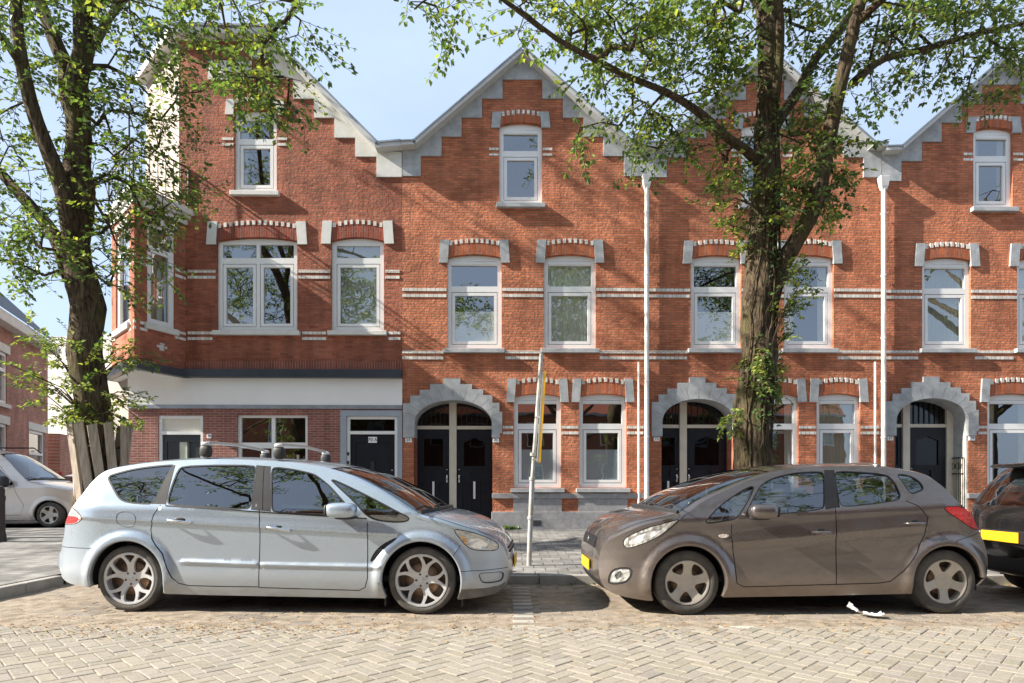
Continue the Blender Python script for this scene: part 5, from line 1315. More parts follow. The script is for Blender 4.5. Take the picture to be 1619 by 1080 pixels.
grey = dict(name='hatchback', cat='car', label='dusty brown grey hatchback with yellow front plate parked nose to the people carrier', ox=2.75, oy=6.07, yaw=1.6, W=1.76, front=-1, paint=PG, rim='wide', wrot=(.25, -.33), wy=.04,
    wheels=[(1088.5, 928, .372, .312, .215), (1499, 924, .366, .312, .215)],
    prm=dict(zb=.98, zbs=.05, amid=0, kt=.30, a0=-2.02, L0=.80, D0=.52, a1=2.16, L1=.62, D1=.32, flare=.034, hollow=1.1,
             crease=[(1150, 862, 1460, 833, .012, .05)], strip=[(1170, 905, 1422, 903, .0, .02)]),
    edge=[(1024, 950, -.03, 0, 1.1, 'bumper'), (985, 943, -.03, 0, 1.1), (961, 933, -.03, 0, 1.1), (950, 918, -.03, 0, 1.1), (946.5, 900, -.02, 0, 1.1), (947, 882, -.01, .02, 1.1), (951, 867, -.02, .05, 1.1, 'hood'),
          (960, 856, -.03, .085, 1.15), (973, 848.5, -.05, .10, 1.2), (992, 840, -.07, .10, 1.25), (1018, 830, -.10, .09, 1.3), (1048, 822.5, -.18, .07, 1.3), (1083, 813, -.24, .05, 1.3, 'windshield'), (1114, 791.5, -.22, .05, 1.3), (1153, 772.5, -.20, .05, 1.3), (1192, 756.5, -.17, .05, 1.3), (1222, 747, -.12, .045, 1.3, 'roof'),
          (1255, 740.5, -.06, .045, 1.3), (1319, 737, 0, .045, 1.3), (1389, 739, .02, .045, 1.3), (1436, 744.5, .05, .04, 1.3), (1464, 752, .09, .035, 1.3, 'tailgate_glass'), (1491, 770, .1, .01, 1.25), (1516, 794, .1, 0, 1.2, 'tailgate'), (1537, 817, .1, 0, 1.1), (1546, 838, .1, 0, 1.1), (1555, 856, .1, 0, 1.1, 'bumper'), (1561, 878, .1, 0, 1.1), (1561, 898, .1, 0, 1.1), (1557, 915, .1, 0, 1.1), (1546, 926, .1, 0, 1.1)],
    bottom=[(1540, 928), (1436, 939), (1300, 942), (1148, 944.5)],
    seats=[(-.32, (.45, 1.31)), (.62, (.42, .9, 1.34))], dash=-1.05, screen=GLC_W,
    info={'door_rear': ('rear_door', PG, 0), 'door_front': ('front_door', PG, 0), 'glass1': ('side_window', GLC_G, .012), 'glass2': ('side_window', GLC_G, .012), 'glass3': ('side_window', GLC_G, .012), 'glass4': ('side_window', GLC_G, .012), 'headlight': ('headlight', HEADL, .0), 'lampin': ('lamp_reflector', HEADI, .006), 'tail_r': ('tail_light', TAILR, -.003), 'fog': ('fog_lamp', HEADL, .008), 'foginner': ('fog_lamp_lens', FOGI, .014), 'blink': ('side_indicator', TAILW, -.006)},
    regions=[dict(part='door_front', round=0, poly=[(1157, 829), (1172, 808), (1204, 758), (1250, 742), (1314, 740), (1321, 805), (1321, 924), (1176, 928), (1165, 922), (1160, 880), (1157, 850)]),
             dict(part='door_rear', round=0, poly=[(1323, 740), (1390, 744), (1413, 753), (1432, 792), (1452, 800), (1467, 818), (1462, 845), (1450, 874), (1430, 902), (1408, 919), (1390, 922), (1323, 924)]),
             dict(part='black', round=0, poly=[(1303, 743.5), (1318, 743.5), (1328, 802), (1305, 806)]),
             dict(part='glass1', rim='trim', rimw=.010, poly=[(1112, 829), (1122, 816.6), (1142.7, 796), (1172, 776), (1194, 766), (1186, 787), (1166, 819.5), (1150, 823.5)]),
             dict(part='glass2', round=1, rim='trim', rimw=.010, poly=[(1176, 818), (1191, 789), (1203, 766.5), (1224, 755), (1258, 747.5), (1303, 745.2), (1304, 775), (1304.5, 805), (1240, 812)]),
             dict(part='glass3', round=1, rim='trim', rimw=.010, poly=[(1318.5, 745), (1361, 746.5), (1400, 750), (1411, 757), (1420, 772), (1425.5, 790), (1380, 797), (1329, 802), (1323, 770)]),
             dict(part='glass4', round=2, rim='trim', rimw=.010, poly=[(1416, 748.5), (1441.7, 752.5), (1457, 764), (1461, 774), (1451, 778), (1440, 782), (1428, 764)]),
             dict(part='headlight', rim='seam', rimw=.008, poly=[(984.5, 858), (990, 849), (1014.4, 838), (1036.4, 830.5), (1058.5, 825.5), (1076, 820), (1062, 832.5), (1049, 843), (1032, 854), (1010, 862.4), (989, 868)]),
             dict(part='lampin', poly=[(992, 853), (1012, 843), (1040, 835), (1048, 838), (1032, 850), (1010, 859), (994, 862)]),
             dict(part='fog', rim='seam', rimw=.02, round=1, poly=[(961, 918), (969, 899), (1001, 898), (994, 920), (966, 924)]),
             dict(part='foginner', round=1, poly=[(969, 915), (976, 903), (986, 902.5), (983, 916.5)]),
             dict(part='skirt', round=0, poly=[(940, 932), (962, 936), (990, 944.5), (1025, 950), (1025, 965), (935, 955)]),
             dict(part='blink', poly=[(1133, 846), (1143, 844), (1153, 845), (1150, 850), (1140, 851)]),
             dict(part='tail_r', rim='seam', rimw=.006, poly=[(1490, 802), (1512, 799.5), (1532, 806), (1544, 817), (1550, 838), (1538, 837), (1516.7, 822), (1500, 811)])],
    lines=[seam((1157, 829), (1157, 850), (1160, 880), (1165, 922), (1176, 928), (1321.5, 924)), seam((1321, 805), (1322, 850), (1322, 924)), seam((1432, 792), (1452, 800), (1467, 818), (1462, 845), (1450, 874), (1430, 902), (1408, 919), (1390, 922), (1322, 924)), seam((1318, 743), (1327, 803), w=.006), seam((1512, 855), (1530, 850), (1548, 842), w=.005), seam((1085, 813), (1060, 836), (1035, 856), w=.005)],
    extras=ex_grey)
build_car(grey)
# --- black car at the right edge (built in metres; x from its tail)
def ex_black(root, F, ins, wc, P3, Es, Ep, made, Wd):
    k = min(range(len(Ep)), key=lambda q: abs(Ep[q]-27.2))
    ks = [q for q in range(len(Ep)) if Ep[q] >= 24.2]
    for side in (0, 1):
        m = MB(); y = .36 if side == 0 else Wd-.36
        m.blob((.13, y if side == 0 else y, .88), (.05, .24, .085), 3.2, rot=Matrix.Rotation(R(22 if side else -22), 3, 'Z')); m.build('tail_light', lampmat('dark_tail_lamp', (.10, .02, .02), .1, .5, 30) if 'dark_tail_lamp' not in bpy.data.materials else bpy.data.materials['dark_tail_lamp'], root, smooth=True)
    q = plate(root, (-.175, Wd/2, .70), .52, .11, R(90))
    m = MB(); m.box(-.165, .42, .63, -.12, Wd-.42, .77, .01); m.build('plate_panel', TRIMM, root)
    m = MB()
    for y_ in (Wd/2+.30, Wd/2+.34): m.blob((-.172, y_, .70), (.012, .03, .05), 3)
    m.build('plate_lamp_glint', CHROME, root, smooth=True)
    m = MB(); m.blob((.30, Wd/2, 1.475), (.20, .62, .026), 4); m.build('roof_spoiler', PK, root, smooth=True)
    m = MB(); m.blob((-.075, Wd/2, .42), (.06, .70, .10), 4); m.build('rear_diffuser', BLACKP, root, smooth=True)
    m = MB(); m.blob((-.02, Wd/2, 1.0), (.012, .06, .045), 2); m.build('round_badge', CHROME, root, smooth=True)
MX = lambda L, s: [(L-x if s < 0 else x, z) for x, z in []]
def metric_car(name, label, ox, oy, yaw, W, paint, prof, wheels, wins, doors, seats, dash, ex, rim='wide', wr=.31, cat='car', glass=GLC_G, zb=.98, grp=None, extra_lines=(), D0=.34, D1=.5):
    info = {'door_rear': ('rear_door', paint, 0), 'door_front': ('front_door', paint, 0), 'headlight': ('headlight', HEADL, 0), 'tail_r': ('tail_light', TAILR, -.003)}
    regions = []
    for i, d in enumerate(doors): regions.append(dict(part='door_rear' if i == 0 and len(doors) > 1 else 'door_front', round=0, poly=d))
    for i, w in enumerate(wins): regions.append(dict(part='glass%d' % i, round=1, rim='trim', poly=w)); info['glass%d' % i] = ('side_window', glass, .012)
    S = dict(name=name, cat=cat, label=label, ox=ox, oy=oy, yaw=yaw, W=W, front=1, paint=paint, rim=rim, wy=.03, metric=True, wheels=[(x, wr, wr+.06, wr, wr*.7) for x in wheels],
             prm=dict(zb=zb, amid=0, kt=.30, a0=min(p[0] for p in prof), L0=.6, D0=D0, a1=max(p[0] for p in prof), L1=.75, D1=D1, flare=.03), edge=prof,
             bottom=[(.3, .26), (wheels[0]-wr-.05, .24), (wheels[0]+wr+.05, .2), (wheels[1]-wr-.05, .2)], regions=regions, lines=[dict(pts=d+[d[0]]) for d in doors]+list(extra_lines), seats=seats, dash=dash, info=info, extras=ex, screen=glass)
    return build_car(S)
q = 1.15
profK = [(4.05, .24, .1, 0, q, 'bumper'), (4.22, .27, .1, 0, q), (4.30, .40, .1, 0, q), (4.31, .55, .1, 0, q), (4.28, .68, .1, .02, q, 'hood'), (4.15, .78, .1, .05, q), (3.8, .88, .1, .06, q), (3.3, .98, .14, .05, 1.3, 'windshield'), (2.9, 1.20, .16, .05, 1.3), (2.55, 1.36, .15, .05, 1.3), (2.25, 1.45, .1, .05, 1.3, 'roof'),
         (1.9, 1.49, .03, .05, 1.3), (1.4, 1.50, 0, .05, 1.3), (.9, 1.485, -.03, .05, 1.3), (.5, 1.45, -.06, .04, 1.3, 'tailgate_glass'), (.34, 1.32, -.1, .02, 1.25), (.2, 1.15, -.12, .01, 1.2), (.1, 1.03, -.14, 0, 1.1, 'tailgate'), (.04, .92, -.14, 0, 1.1), (.02, .80, -.14, 0, 1.1), (0, .68, -.14, 0, 1.1, 'bumper'), (-.01, .55, -.13, 0, 1.1), (.0, .42, -.12, 0, 1.1), (.06, .31, -.1, 0, 1.1), (.2, .26, -.1, 0, 1.1)]
doorsK = [[(1.0, .5), (1.15, .3), (1.95, .28), (1.97, .98), (1.97, 1.44), (1.1, 1.44), (.98, .98)], [(2.0, .28), (2.95, .28), (3.02, .5), (3.02, .95), (2.3, 1.42), (2.0, 1.44)]]
winsK = [[(.95, 1.02), (1.93, .99), (1.93, 1.42), (1.2, 1.42), (1.0, 1.35)], [(2.03, .99), (3.05, .97), (2.95, 1.04), (2.55, 1.28), (2.28, 1.39), (2.03, 1.42)], [(.42, 1.08), (.86, 1.04), (.86, 1.36), (.62, 1.34)]]
metric_car('hatchback', 'glossy black car with a yellow rear plate cut off by the right edge', 5.44, 5.92, 0, 1.84, PK, profK, (.82, 3.42), winsK, doorsK, [(2.1, (.45, 1.35)), (1.15, (.42, .9, 1.36))], 3.1, ex_black)
# --- beige van in the side street (front to the right)
def ex_van(root, F, ins, wc, P3, Es, Ep, made, Wd):
    for yy in (.2, Wd-.2): 
        m = MB(); m.tube([(.9, yy, 2.13), (1.2, yy, 2.22), (2.5, yy, 2.22), (2.7, yy, 2.07)], .02, 6); m.build('roof_rail', BLACKP, root)
    m = MB(); m.box(.5, .03, .18, 3.2, .08, .30, .01); m.build('side_step', BLACKP, root)
    for side in (0, 1):
        m = MB(); m.blob((2.98, -.12 if side == 0 else Wd+.12, 1.22), (.09, .09, .15), 3); m.build('wing_mirror', BLACKP, root, smooth=True)
    h = MB(); h.tube([(1.85, ins(1.85, .95, wc)-.01, .95), (1.93, -.03, .955), (2.07, ins(2.07, .95, wc)-.01, .95)], .016, 6); h.build('door_handle', BLACKP, made[('door_front', 0)])
profV = [(4.42, .28, .08, 0, q, 'bumper'), (4.52, .32, .08, 0, q), (4.58, .45, .08, 0, q), (4.59, .65, .08, 0, q), (4.55, .85, .08, .03, q), (4.45, .98, .1, .05, q, 'hood'), (4.25, 1.04, .12, .05, q), (3.9, 1.12, .13, .05, q), (3.6, 1.18, .15, .05, q), (3.38, 1.25, .18, .05, 1.3, 'windshield'), (3.05, 1.50, .18, .05, 1.3), (2.72, 1.77, .16, .05, 1.3), (2.42, 1.97, .1, .05, 1.3, 'roof'),
         (2.1, 2.06, .02, .05, 1.3), (1.5, 2.09, 0, .05, 1.3), (.8, 2.09, 0, .05, 1.3), (.2, 2.07, 0, .05, 1.3), (.08, 2.0, -.04, .02, 1.3, 'tailgate'), (.03, 1.5, -.06, 0, 1.2), (.01, 1.0, -.06, 0, 1.2), (0, .6, -.06, 0, 1.2, 'bumper'), (.03, .35, -.06, 0, 1.2), (.2, .28, -.05, 0, 1.2)]
doorsV = [[(.45, .33), (1.68, .33), (1.7, 1.1), (1.7, 1.88), (.5, 1.88), (.45, 1.1)], [(1.76, .33), (3.3, .33), (3.38, .6), (3.2, .9), (3.1, 1.2), (2.5, 1.74), (2.3, 1.85), (1.76, 1.88)]]
winsV = [[(.6, 1.15), (1.62, 1.13), (1.62, 1.8), (.62, 1.8)], [(1.98, 1.13), (3.1, 1.12), (3.08, 1.2), (2.56, 1.62), (2.38, 1.78), (1.8, 1.82), (1.86, 1.35)]]
u = -12.0
vanx = (118-CX)*.0168-4.72
metric_car('van', 'pinkish beige van standing behind the left tree in the side street', vanx, 16.6, 3, 1.9, PV, profV, (.9, 4.02), winsV, doorsV, [(2.5, (.45, 1.4))], 3.6, ex_van, wr=.34, cat='van', zb=1.08)
van = [o for o in bpy.data.objects if o.name == 'van'][0]; van.location.z = .17
def ex_none(root, F, ins, wc, P3, Es, Ep, made, Wd):
    for side in (0, 1):
        m = MB(); m.blob((4.24, .35 if side == 0 else Wd-.35, .70), (.08, .22, .07), 3); m.build('headlight', HEADL, root, smooth=True)
    plate(root, (4.43, Wd/2, .48), .52, .11, R(90))
metric_car('small_car', 'dark blue car facing the camera, glimpsed between van and tree guard', -14.7, 22.2, -80, 1.75, PB, profK, (.82, 3.42), winsK, doorsK, [(2.1, (.45, 1.3))], 3.1, ex_none)
o = bpy.data.objects['small_car']; o.location.z = .19
# ------------------------------------------------------------------ trees
def W3(px, py, Y): return Vector(((px-CX)*Y/FPX, Y, CH+(HY-py)*Y/FPX))
def barkmat(name, c1, c2, moss):
    m, n, l, b = newmat(name); b.inputs['Roughness'].default_value = .95; b.inputs['Specular IOR Level'].default_value = .15
    t = n.new('ShaderNodeTexCoord'); g = n.new('ShaderNodeMapping'); g.inputs['Scale'].default_value = (1, 1, .22); l.new(t.outputs['Object'], g.inputs[0])
    z = n.new('ShaderNodeTexNoise'); z.inputs['Scale'].default_value = 22; z.inputs['Detail'].default_value = 8; z.inputs['Roughness'].default_value = .7; z.inputs['Distortion'].default_value = .5; l.new(g.outputs[0], z.inputs['Vector'])
    r = n.new('ShaderNodeValToRGB'); r.color_ramp.elements[0].position = .36; r.color_ramp.elements[1].position = .66; r.color_ramp.elements[0].color = rgb(c2); r.color_ramp.elements[1].color = rgb(c1); l.new(z.outputs[0], r.inputs[0])
    z2 = n.new('ShaderNodeTexNoise'); z2.inputs['Scale'].default_value = 2.2; z2.inputs['Detail'].default_value = 6; l.new(t.outputs['Object'], z2.inputs['Vector'])
    mr = n.new('ShaderNodeMapRange'); mr.inputs[1].default_value = .48; mr.inputs[2].default_value = .68; mr.inputs[4].default_value = .7; l.new(z2.outputs[0], mr.inputs[0])
    x = n.new('ShaderNodeMixRGB'); l.new(mr.outputs[0], x.inputs[0]); l.new(r.outputs[0], x.inputs[1]); x.inputs[2].default_value = rgb(moss); l.new(x.outputs[0], b.inputs['Base Color'])
    q = n.new('ShaderNodeBump'); q.inputs['Strength'].default_value = 1; q.inputs['Distance'].default_value = .09; l.new(z.outputs[0], q.inputs['Height']); l.new(q.outputs[0], b.inputs['Normal']); return m
BARK = barkmat('elm_bark', (.19, .14, .09), (.022, .017, .013), (.11, .105, .04))
def leafmat(name, trans=.36):
    m, n, l, b = newmat(name); a = n.new('ShaderNodeAttribute'); a.attribute_name = 'tint'; l.new(a.outputs['Color'], b.inputs['Base Color'])
    b.inputs['Roughness'].default_value = .45; b.inputs['Specular IOR Level'].default_value = .45
    tr = n.new('ShaderNodeBsdfTranslucent'); h = n.new('ShaderNodeMixRGB'); h.blend_type = 'MULTIPLY'; h.inputs[0].default_value = 1; l.new(a.outputs['Color'], h.inputs[1]); h.inputs[2].default_value = (1.7, 1.75, .9, 1); l.new(h.outputs[0], tr.inputs[0])
    mx = n.new('ShaderNodeMixShader'); mx.inputs[0].default_value = trans; l.new(b.outputs[0], mx.inputs[1]); l.new(tr.outputs[0], mx.inputs[2]); l.new(mx.outputs[0], n['Material Output'].inputs[0]); return m
LEAF = leafmat('elm_leaf')
GREENS = [(.055, .095, .03), (.072, .12, .036), (.095, .15, .042), (.12, .18, .05), (.16, .22, .06)]
YELL = [(.22, .26, .05), (.28, .30, .06)]
class Leaves:
    def __init__(s, seed): s.V = []; s.F = []; s.C = []; s.r = random.Random(seed)
    def leaf(s, p, d, up, L, col):
        d = d.normalized(); sd = d.cross(up)
        if sd.length < 1e-4: sd = d.orthogonal()
        sd.normalize(); n = sd.cross(d); w = L*.32; f = L*.09
        n0 = len(s.V)
        s.V += [p, p+d*L*.42+sd*w+n*f, p+d*L+n*(-f*.6), p+d*L*.42-sd*w+n*f]
        s.F += [(n0, n0+1, n0+2), (n0, n0+2, n0+3)]; s.C += [(col[0], col[1], col[2], 1)]*6
    def twig(s, p, d, length, n, size, yel=.06, tw=None, droop=.35):
        r = s.r; d = d.normalized(); pts = [p.copy()]; q = p.copy(); k = max(3, n//2)
        base = r.choice(GREENS); yb = r.random() < yel*2.5
        for i in range(k):
            d = (d+Vector((r.gauss(0, .14), r.gauss(0, .14), r.gauss(0, .10)-droop/k))).normalized(); q = q+d*length/k; pts.append(q.copy())
            for sd in (-1, 1):
                side = d.cross(Vector((0, 0, 1)))
                if side.length < .1: side = Vector((r.gauss(0, 1), r.gauss(0, 1), 0))
                side.normalize(); dd = (d*.55+side*sd*r.uniform(.5, 1.1)+Vector((r.gauss(0, .3), r.gauss(0, .3), r.gauss(-.12, .35))))
                c = r.choice(YELL) if (yb and r.random() < .5) or r.random() < yel*.25 else base
                v = r.uniform(.7, 1.35); c = (c[0]*v, c[1]*v, c[2]*v)
                up = Vector((r.gauss(0, .45), r.gauss(0, .45), 1))
                s.leaf(q+dd.normalized()*size*.15, dd, up, size*r.uniform(.65, 1.2), c)
        s.leaf(q, d, Vector((r.gauss(0, .3), r.gauss(0, .3), 1)), size, base)
        if tw is not None: tw.tube(pts, [.006]+[.004]*(len(pts)-2)+[.002], 3, cap=False)
    def build(s, name, parent, mat=None):
        o = mk(name, s.V, s.F, mat or LEAF, parent); colattr(o.data, s.C); return o
def tree(name, label, base, limbs, blobs, seed, group=None, leafsize=.098, nleaf=13, bark=None, step=.28, fine=True):
    """limbs: lists of (x, y, z, radius); blobs: (centre, radii, twig count). Branches grow from the limbs to every twig."""
    root = thing(name, label, 'tree', base, 0, group); r = random.Random(seed); B = Vector(base)
    tr = MB(); nodes = []; rad = []; par = []
    for li, L in enumerate(limbs):
        pts = [Vector(p[:3])-B for p in L]; rr = [p[3] for p in L]
        S, _ = catmull([list(p)+[q] for p, q in zip(pts, rr)], .22 if not fine or rr[0] < .1 else .09)
        P = [Vector(v[:3]) for v in S]
        P = [p+Vector((noise.noise(p*1.1+Vector((seed, 0, 0))), noise.noise(p*1.1+Vector((0, seed, 0))), 0))*min(.10, S[i][3]*.6) for i, p in enumerate(P)]
        tr.tube(P, [max(.012, v[3]) for v in S], (36 if fine else 12) if S[0][3] > .10 else 9, wob=.10, seed=seed+li, ridge=.10 if fine else 0)
        for i, p in list(enumerate(P))[::2]: nodes.append(p); rad.append(S[i][3]); par.append(-1)
    nfix = len(nodes)
    starts = []
    for (c, rad3, cnt) in blobs:
        for _ in range(cnt):
            while True:
                v = Vector((r.uniform(-1, 1), r.uniform(-1, 1), r.uniform(-1, 1)))
                if v.length < 1: break
            starts.append((Vector(c)-B+Vector((v.x*rad3[0], v.y*rad3[1], v.z*rad3[2])), v))
    N = np.zeros((len(nodes)+len(starts)*14, 3)); N[:len(nodes)] = [n[:] for n in nodes]; cnt = len(nodes)
    SP = np.array([s[0][:] for s in starts]); base_d = np.array([np.min(((N[:cnt]-p)**2).sum(1)) for p in SP])
    order = np.argsort(base_d); use = {}
    segs = []
    lv = Leaves(seed+1); tw = MB(); leafpar = []
    for oi in order:
        p = Vector(SP[oi]); d2 = ((N[:cnt]-SP[oi])**2).sum(1); j = int(np.argmin(d2)); L = math.sqrt(d2[j]); a = Vector(N[j])
        k = max(1, int(L/step)); prev = j
        mid = r.uniform(-.12, .12)*L
        for i in range(1, k+1):
            t = i/k; q = a+(p-a)*t+Vector((r.gauss(0, .02), r.gauss(0, .02), math.sin(math.pi*t)*L*.10+r.gauss(0, .02)))
            if cnt >= len(N): N = np.vstack([N, np.zeros((2000, 3))])
            N[cnt] = q[:]; nodes.append(q); par.append(prev); rad.append(0); prev = cnt; cnt += 1
        leafpar.append(prev)
        dirv = (p-a)
        if dirv.length < .05: dirv = Vector((r.gauss(0, 1), r.gauss(0, 1), 0))
        dirv = dirv.normalized()+Vector((r.gauss(0, .45), r.gauss(0, .45), r.gauss(-.05, .25)))
        nl = nleaf if fine else max(6, nleaf//2)
        for _ in range(2 if fine else 1):
            lv.twig(p, dirv+Vector((r.gauss(0, .6), r.gauss(0, .6), r.gauss(0, .3))), r.uniform(.35, .75), nl, leafsize*r.uniform(.8, 1.15), .12, tw if fine else None)
    w = np.zeros(cnt)
    for j in leafpar: w[j] += 1
    for i in range(cnt-1, nfix-1, -1):
        if par[i] >= 0: w[par[i]] += w[i]
    br = MB()
    for i in range(nfix, cnt):
        ra = .0045*math.sqrt(max(1, w[i]))*1.15; j = par[i]; rb = ra if j < nfix else .0045*math.sqrt(max(1, w[j]))*1.15
        br.tube([nodes[j], nodes[i]], [min(rb, ra*1.25), ra], 5 if ra > .01 else 3, cap=False)
    tr.build('trunk', bark or BARK, root, smooth=True)
    b_ = br.build('branches', bark or BARK, root, smooth=True)
    if tw.V: tw.build('twigs', bark or BARK, b_)
    lv.build('crown', root)
    return root
def limbpx(L, Y): 
    out = []
    for p in L:
        px, py, w = p[:3]; dy = p[3] if len(p) > 3 else 0; q = W3(px, py, Y+dy); out.append((q.x, q.y, q.z, w*(.88 if w < 40 else 1)*(Y+dy)/FPX/2))
    return out
def blobpx(L, Y, mul=.98):
    out = []
    for (px, py, rx, ry, n, *dy) in L:
        d = dy[0] if dy else 0; q = W3(px, py, Y+d); k = (Y+d)/FPX; out.append((q, (rx*k, max(.7, (rx+ry)*k*.5*.9), ry*k), int(n*mul+.5)))
    return out
# left tree
YL = 10.5
LL = [limbpx([(152, 870, 78), (152, 800, 62), (149, 700, 53), (144, 600, 48), (137, 520, 47), (130, 450, 47), (126, 380, 34), (124, 300, 40), (126, 220, 38), (130, 130, 34), (134, 40, 30), (132, -60, 26, .3), (140, -180, 20, .8), (150, -320, 12, 1.2)], YL),
      limbpx([(130, 470, 42), (120, 410, 34), (108, 345, 30, -.2), (94, 290, 28, -.3), (72, 225, 25, -.4), (50, 160, 22, -.5), (32, 90, 20, -.6), (26, 0, 18, -.7), (30, -120, 13, -.8), (20, -240, 8, -.8)], YL),
      limbpx([(126, 200, 30), (108, 130, 26, .3), (88, 60, 22, .6), (62, 0, 18, .8), (40, -110, 13, 1.2), (10, -230, 8, 1.6)], YL),
      limbpx([(116, 440, 32), (84, 372, 22, .3), (45, 322, 19, .5), (0, 272, 16, .7), (-60, 225, 12, .9), (-140, 170, 8, 1)], YL),
      limbpx([(38, 110, 18, -.5), (12, 72, 13, -.9), (-20, 30, 10, -1.2), (-70, -40, 7, -1.5)], YL),
      limbpx([(127, 110, 16), (170, 105, 7, .4), (215, 130, 5, .7), (235, 150, 3, .8)], YL),
      limbpx([(134, 20, 22), (190, -50, 14, -.4), (260, -80, 10, -.8), (350, -60, 7, -1.1), (430, -5, 4, -1.4)], YL),
      limbpx([(135, -70, 20, .4), (200, -150, 12, 1.4), (300, -230, 8, 2.4), (400, -280, 5, 3)], YL),
      limbpx([(134, 0, 16), (120, -100, 12, -1.5), (60, -200, 8, -2.6)], YL),
      limbpx([(128, 100, 18, .2), (180, 20, 12, 1.6), (250, -60, 9, 2.8), (320, -150, 5, 3.8)], YL)]
BL = blobpx([(60, 40, 110, 70, 34), (200, 60, 90, 70, 26), (60, 160, 110, 80, 34), (190, 190, 90, 70, 34), (40, 300, 100, 80, 34), (180, 310, 95, 60, 46), (110, 400, 110, 60, 44), (270, 310, 50, 35, 16), (250, 210, 60, 60, 12), (280, 100, 60, 70, 16), (360, 40, 90, 36, 30, -1), (430, 110, 45, 70, 26, -1.3), (470, 20, 40, 30, 8, -1.4), (395, 150, 35, 40, 10, -1.2),
      (30, 400, 70, 60, 16), (205, 420, 45, 40, 14)], YL)
BL += blobpx([(0, -80, 180, 90, 60), (200, -90, 180, 90, 60), (80, -250, 220, 110, 80), (-140, 60, 120, 120, 46), (340, -180, 140, 90, 50, 1.6), (150, -120, 200, 120, 60, 2.6), (-40, -60, 160, 120, 50, -2.4), (280, -300, 160, 90, 46, 3.2), (260, -60, 120, 80, 30, 3.0)], YL, 1.0)
tree('elm_tree', 'broad elm with forked dark trunk rising from a wooden plank guard', W3(152, 870, YL)*1 and (W3(152, 870, YL).x, YL, .12), LL, BL, 11, group='elm trees along the kerb')
# low shoots at the foot of the left tree
def shoots(par, label_name, spots, seed, Y, size=.085, nl=14):
    lv = Leaves(seed); tw = MB(); r = lv.r; B = par.location
    for (px, py, qx, qy, n) in spots:
        a = W3(px, py, Y)-B; 
        for _ in range(n):
            b = W3(qx+r.gauss(0, 14), qy+r.gauss(0, 14), Y+r.gauss(0, .3))-B; mid = (a+b)/2+Vector((0, 0, .15))
            tw.tube([a, mid, b], [.011, .008, .005], 4, cap=False); d = (b-mid)
            for t in (.45, .65, .85, 1):
                p = a.lerp(mid, t*2) if t < .5 else mid.lerp(b, t*2-1)
                lv.twig(p, d.normalized()+Vector((r.gauss(0, .7), r.gauss(0, .7), r.gauss(.1, .4))), r.uniform(.2, .38), nl, size*r.uniform(.75, 1.05), .3, tw)
    b_ = tw.build('shoot_stems', BARK, par); lv.build('shoots', par); return lv
LT = bpy.data.objects['elm_tree']
shoots(LT, 's', [(140, 640, 60, 530, 3), (138, 660, 45, 600, 4), (140, 680, 25, 600, 2), (140, 640, 110, 560, 4), (150, 600, 225, 575, 3), (150, 640, 205, 640, 5), (150, 660, 175, 665, 5), (140, 660, 100, 650, 6), (140, 560, 70, 540, 3), (150, 620, 180, 560, 3), (148, 650, 130, 625, 5)], 5, YL-.1)
# plank guard
gx = W3(150, 760, YL).x; GUARD = thing('tree_guard', 'weathered grey wooden planks leaning in a ring around the left trunk', 'tree guard', (gx+.10, YL, .15))
WOOD = M('weathered_wood', (.47, .40, .32), .9, col2=(.27, .22, .17), ns=6, bump=.6, bs=40, stretch=(6, 6, .6))
rg = random.Random(2); npl = 12
for i in range(npl):
    a = 2*math.pi*(i+.3)/npl; rb, rt_ = .31, .38+rg.uniform(-.02, .03); tw_ = .30
    ca, sa = math.cos(a), math.sin(a); h = 2.17+rg.uniform(-.08, .06); m = MB(); w = .066; th = .02; lean = -.16
    V = []
    for (rr, z, sh) in ((rb, 0, .12), (rt_, h, lean)):
        cxp, cyp = ca*rr-sa*sh, sa*rr+ca*sh
        for (u_, v_) in ((-w, -th), (w, -th), (w, th), (-w, th)): V.append((cxp-sa*u_+ca*v_, cyp+ca*u_+sa*v_, z+(.02*u_/w if z else 0)))
    m.add(V, [(0, 3, 2, 1), (4, 5, 6, 7), (0, 1, 5, 4), (1, 2, 6, 5), (2, 3, 7, 6), (3, 0, 4, 7)]); m.build('plank', WOOD, GUARD)
m = MB()
for z in (.55, 1.75): m.tube([((.33)*math.cos(t*.314), .33*math.sin(t*.314), z) for t in range(21)], .008, 5, cap=False)
m.build('wire_band', IRON, GUARD)
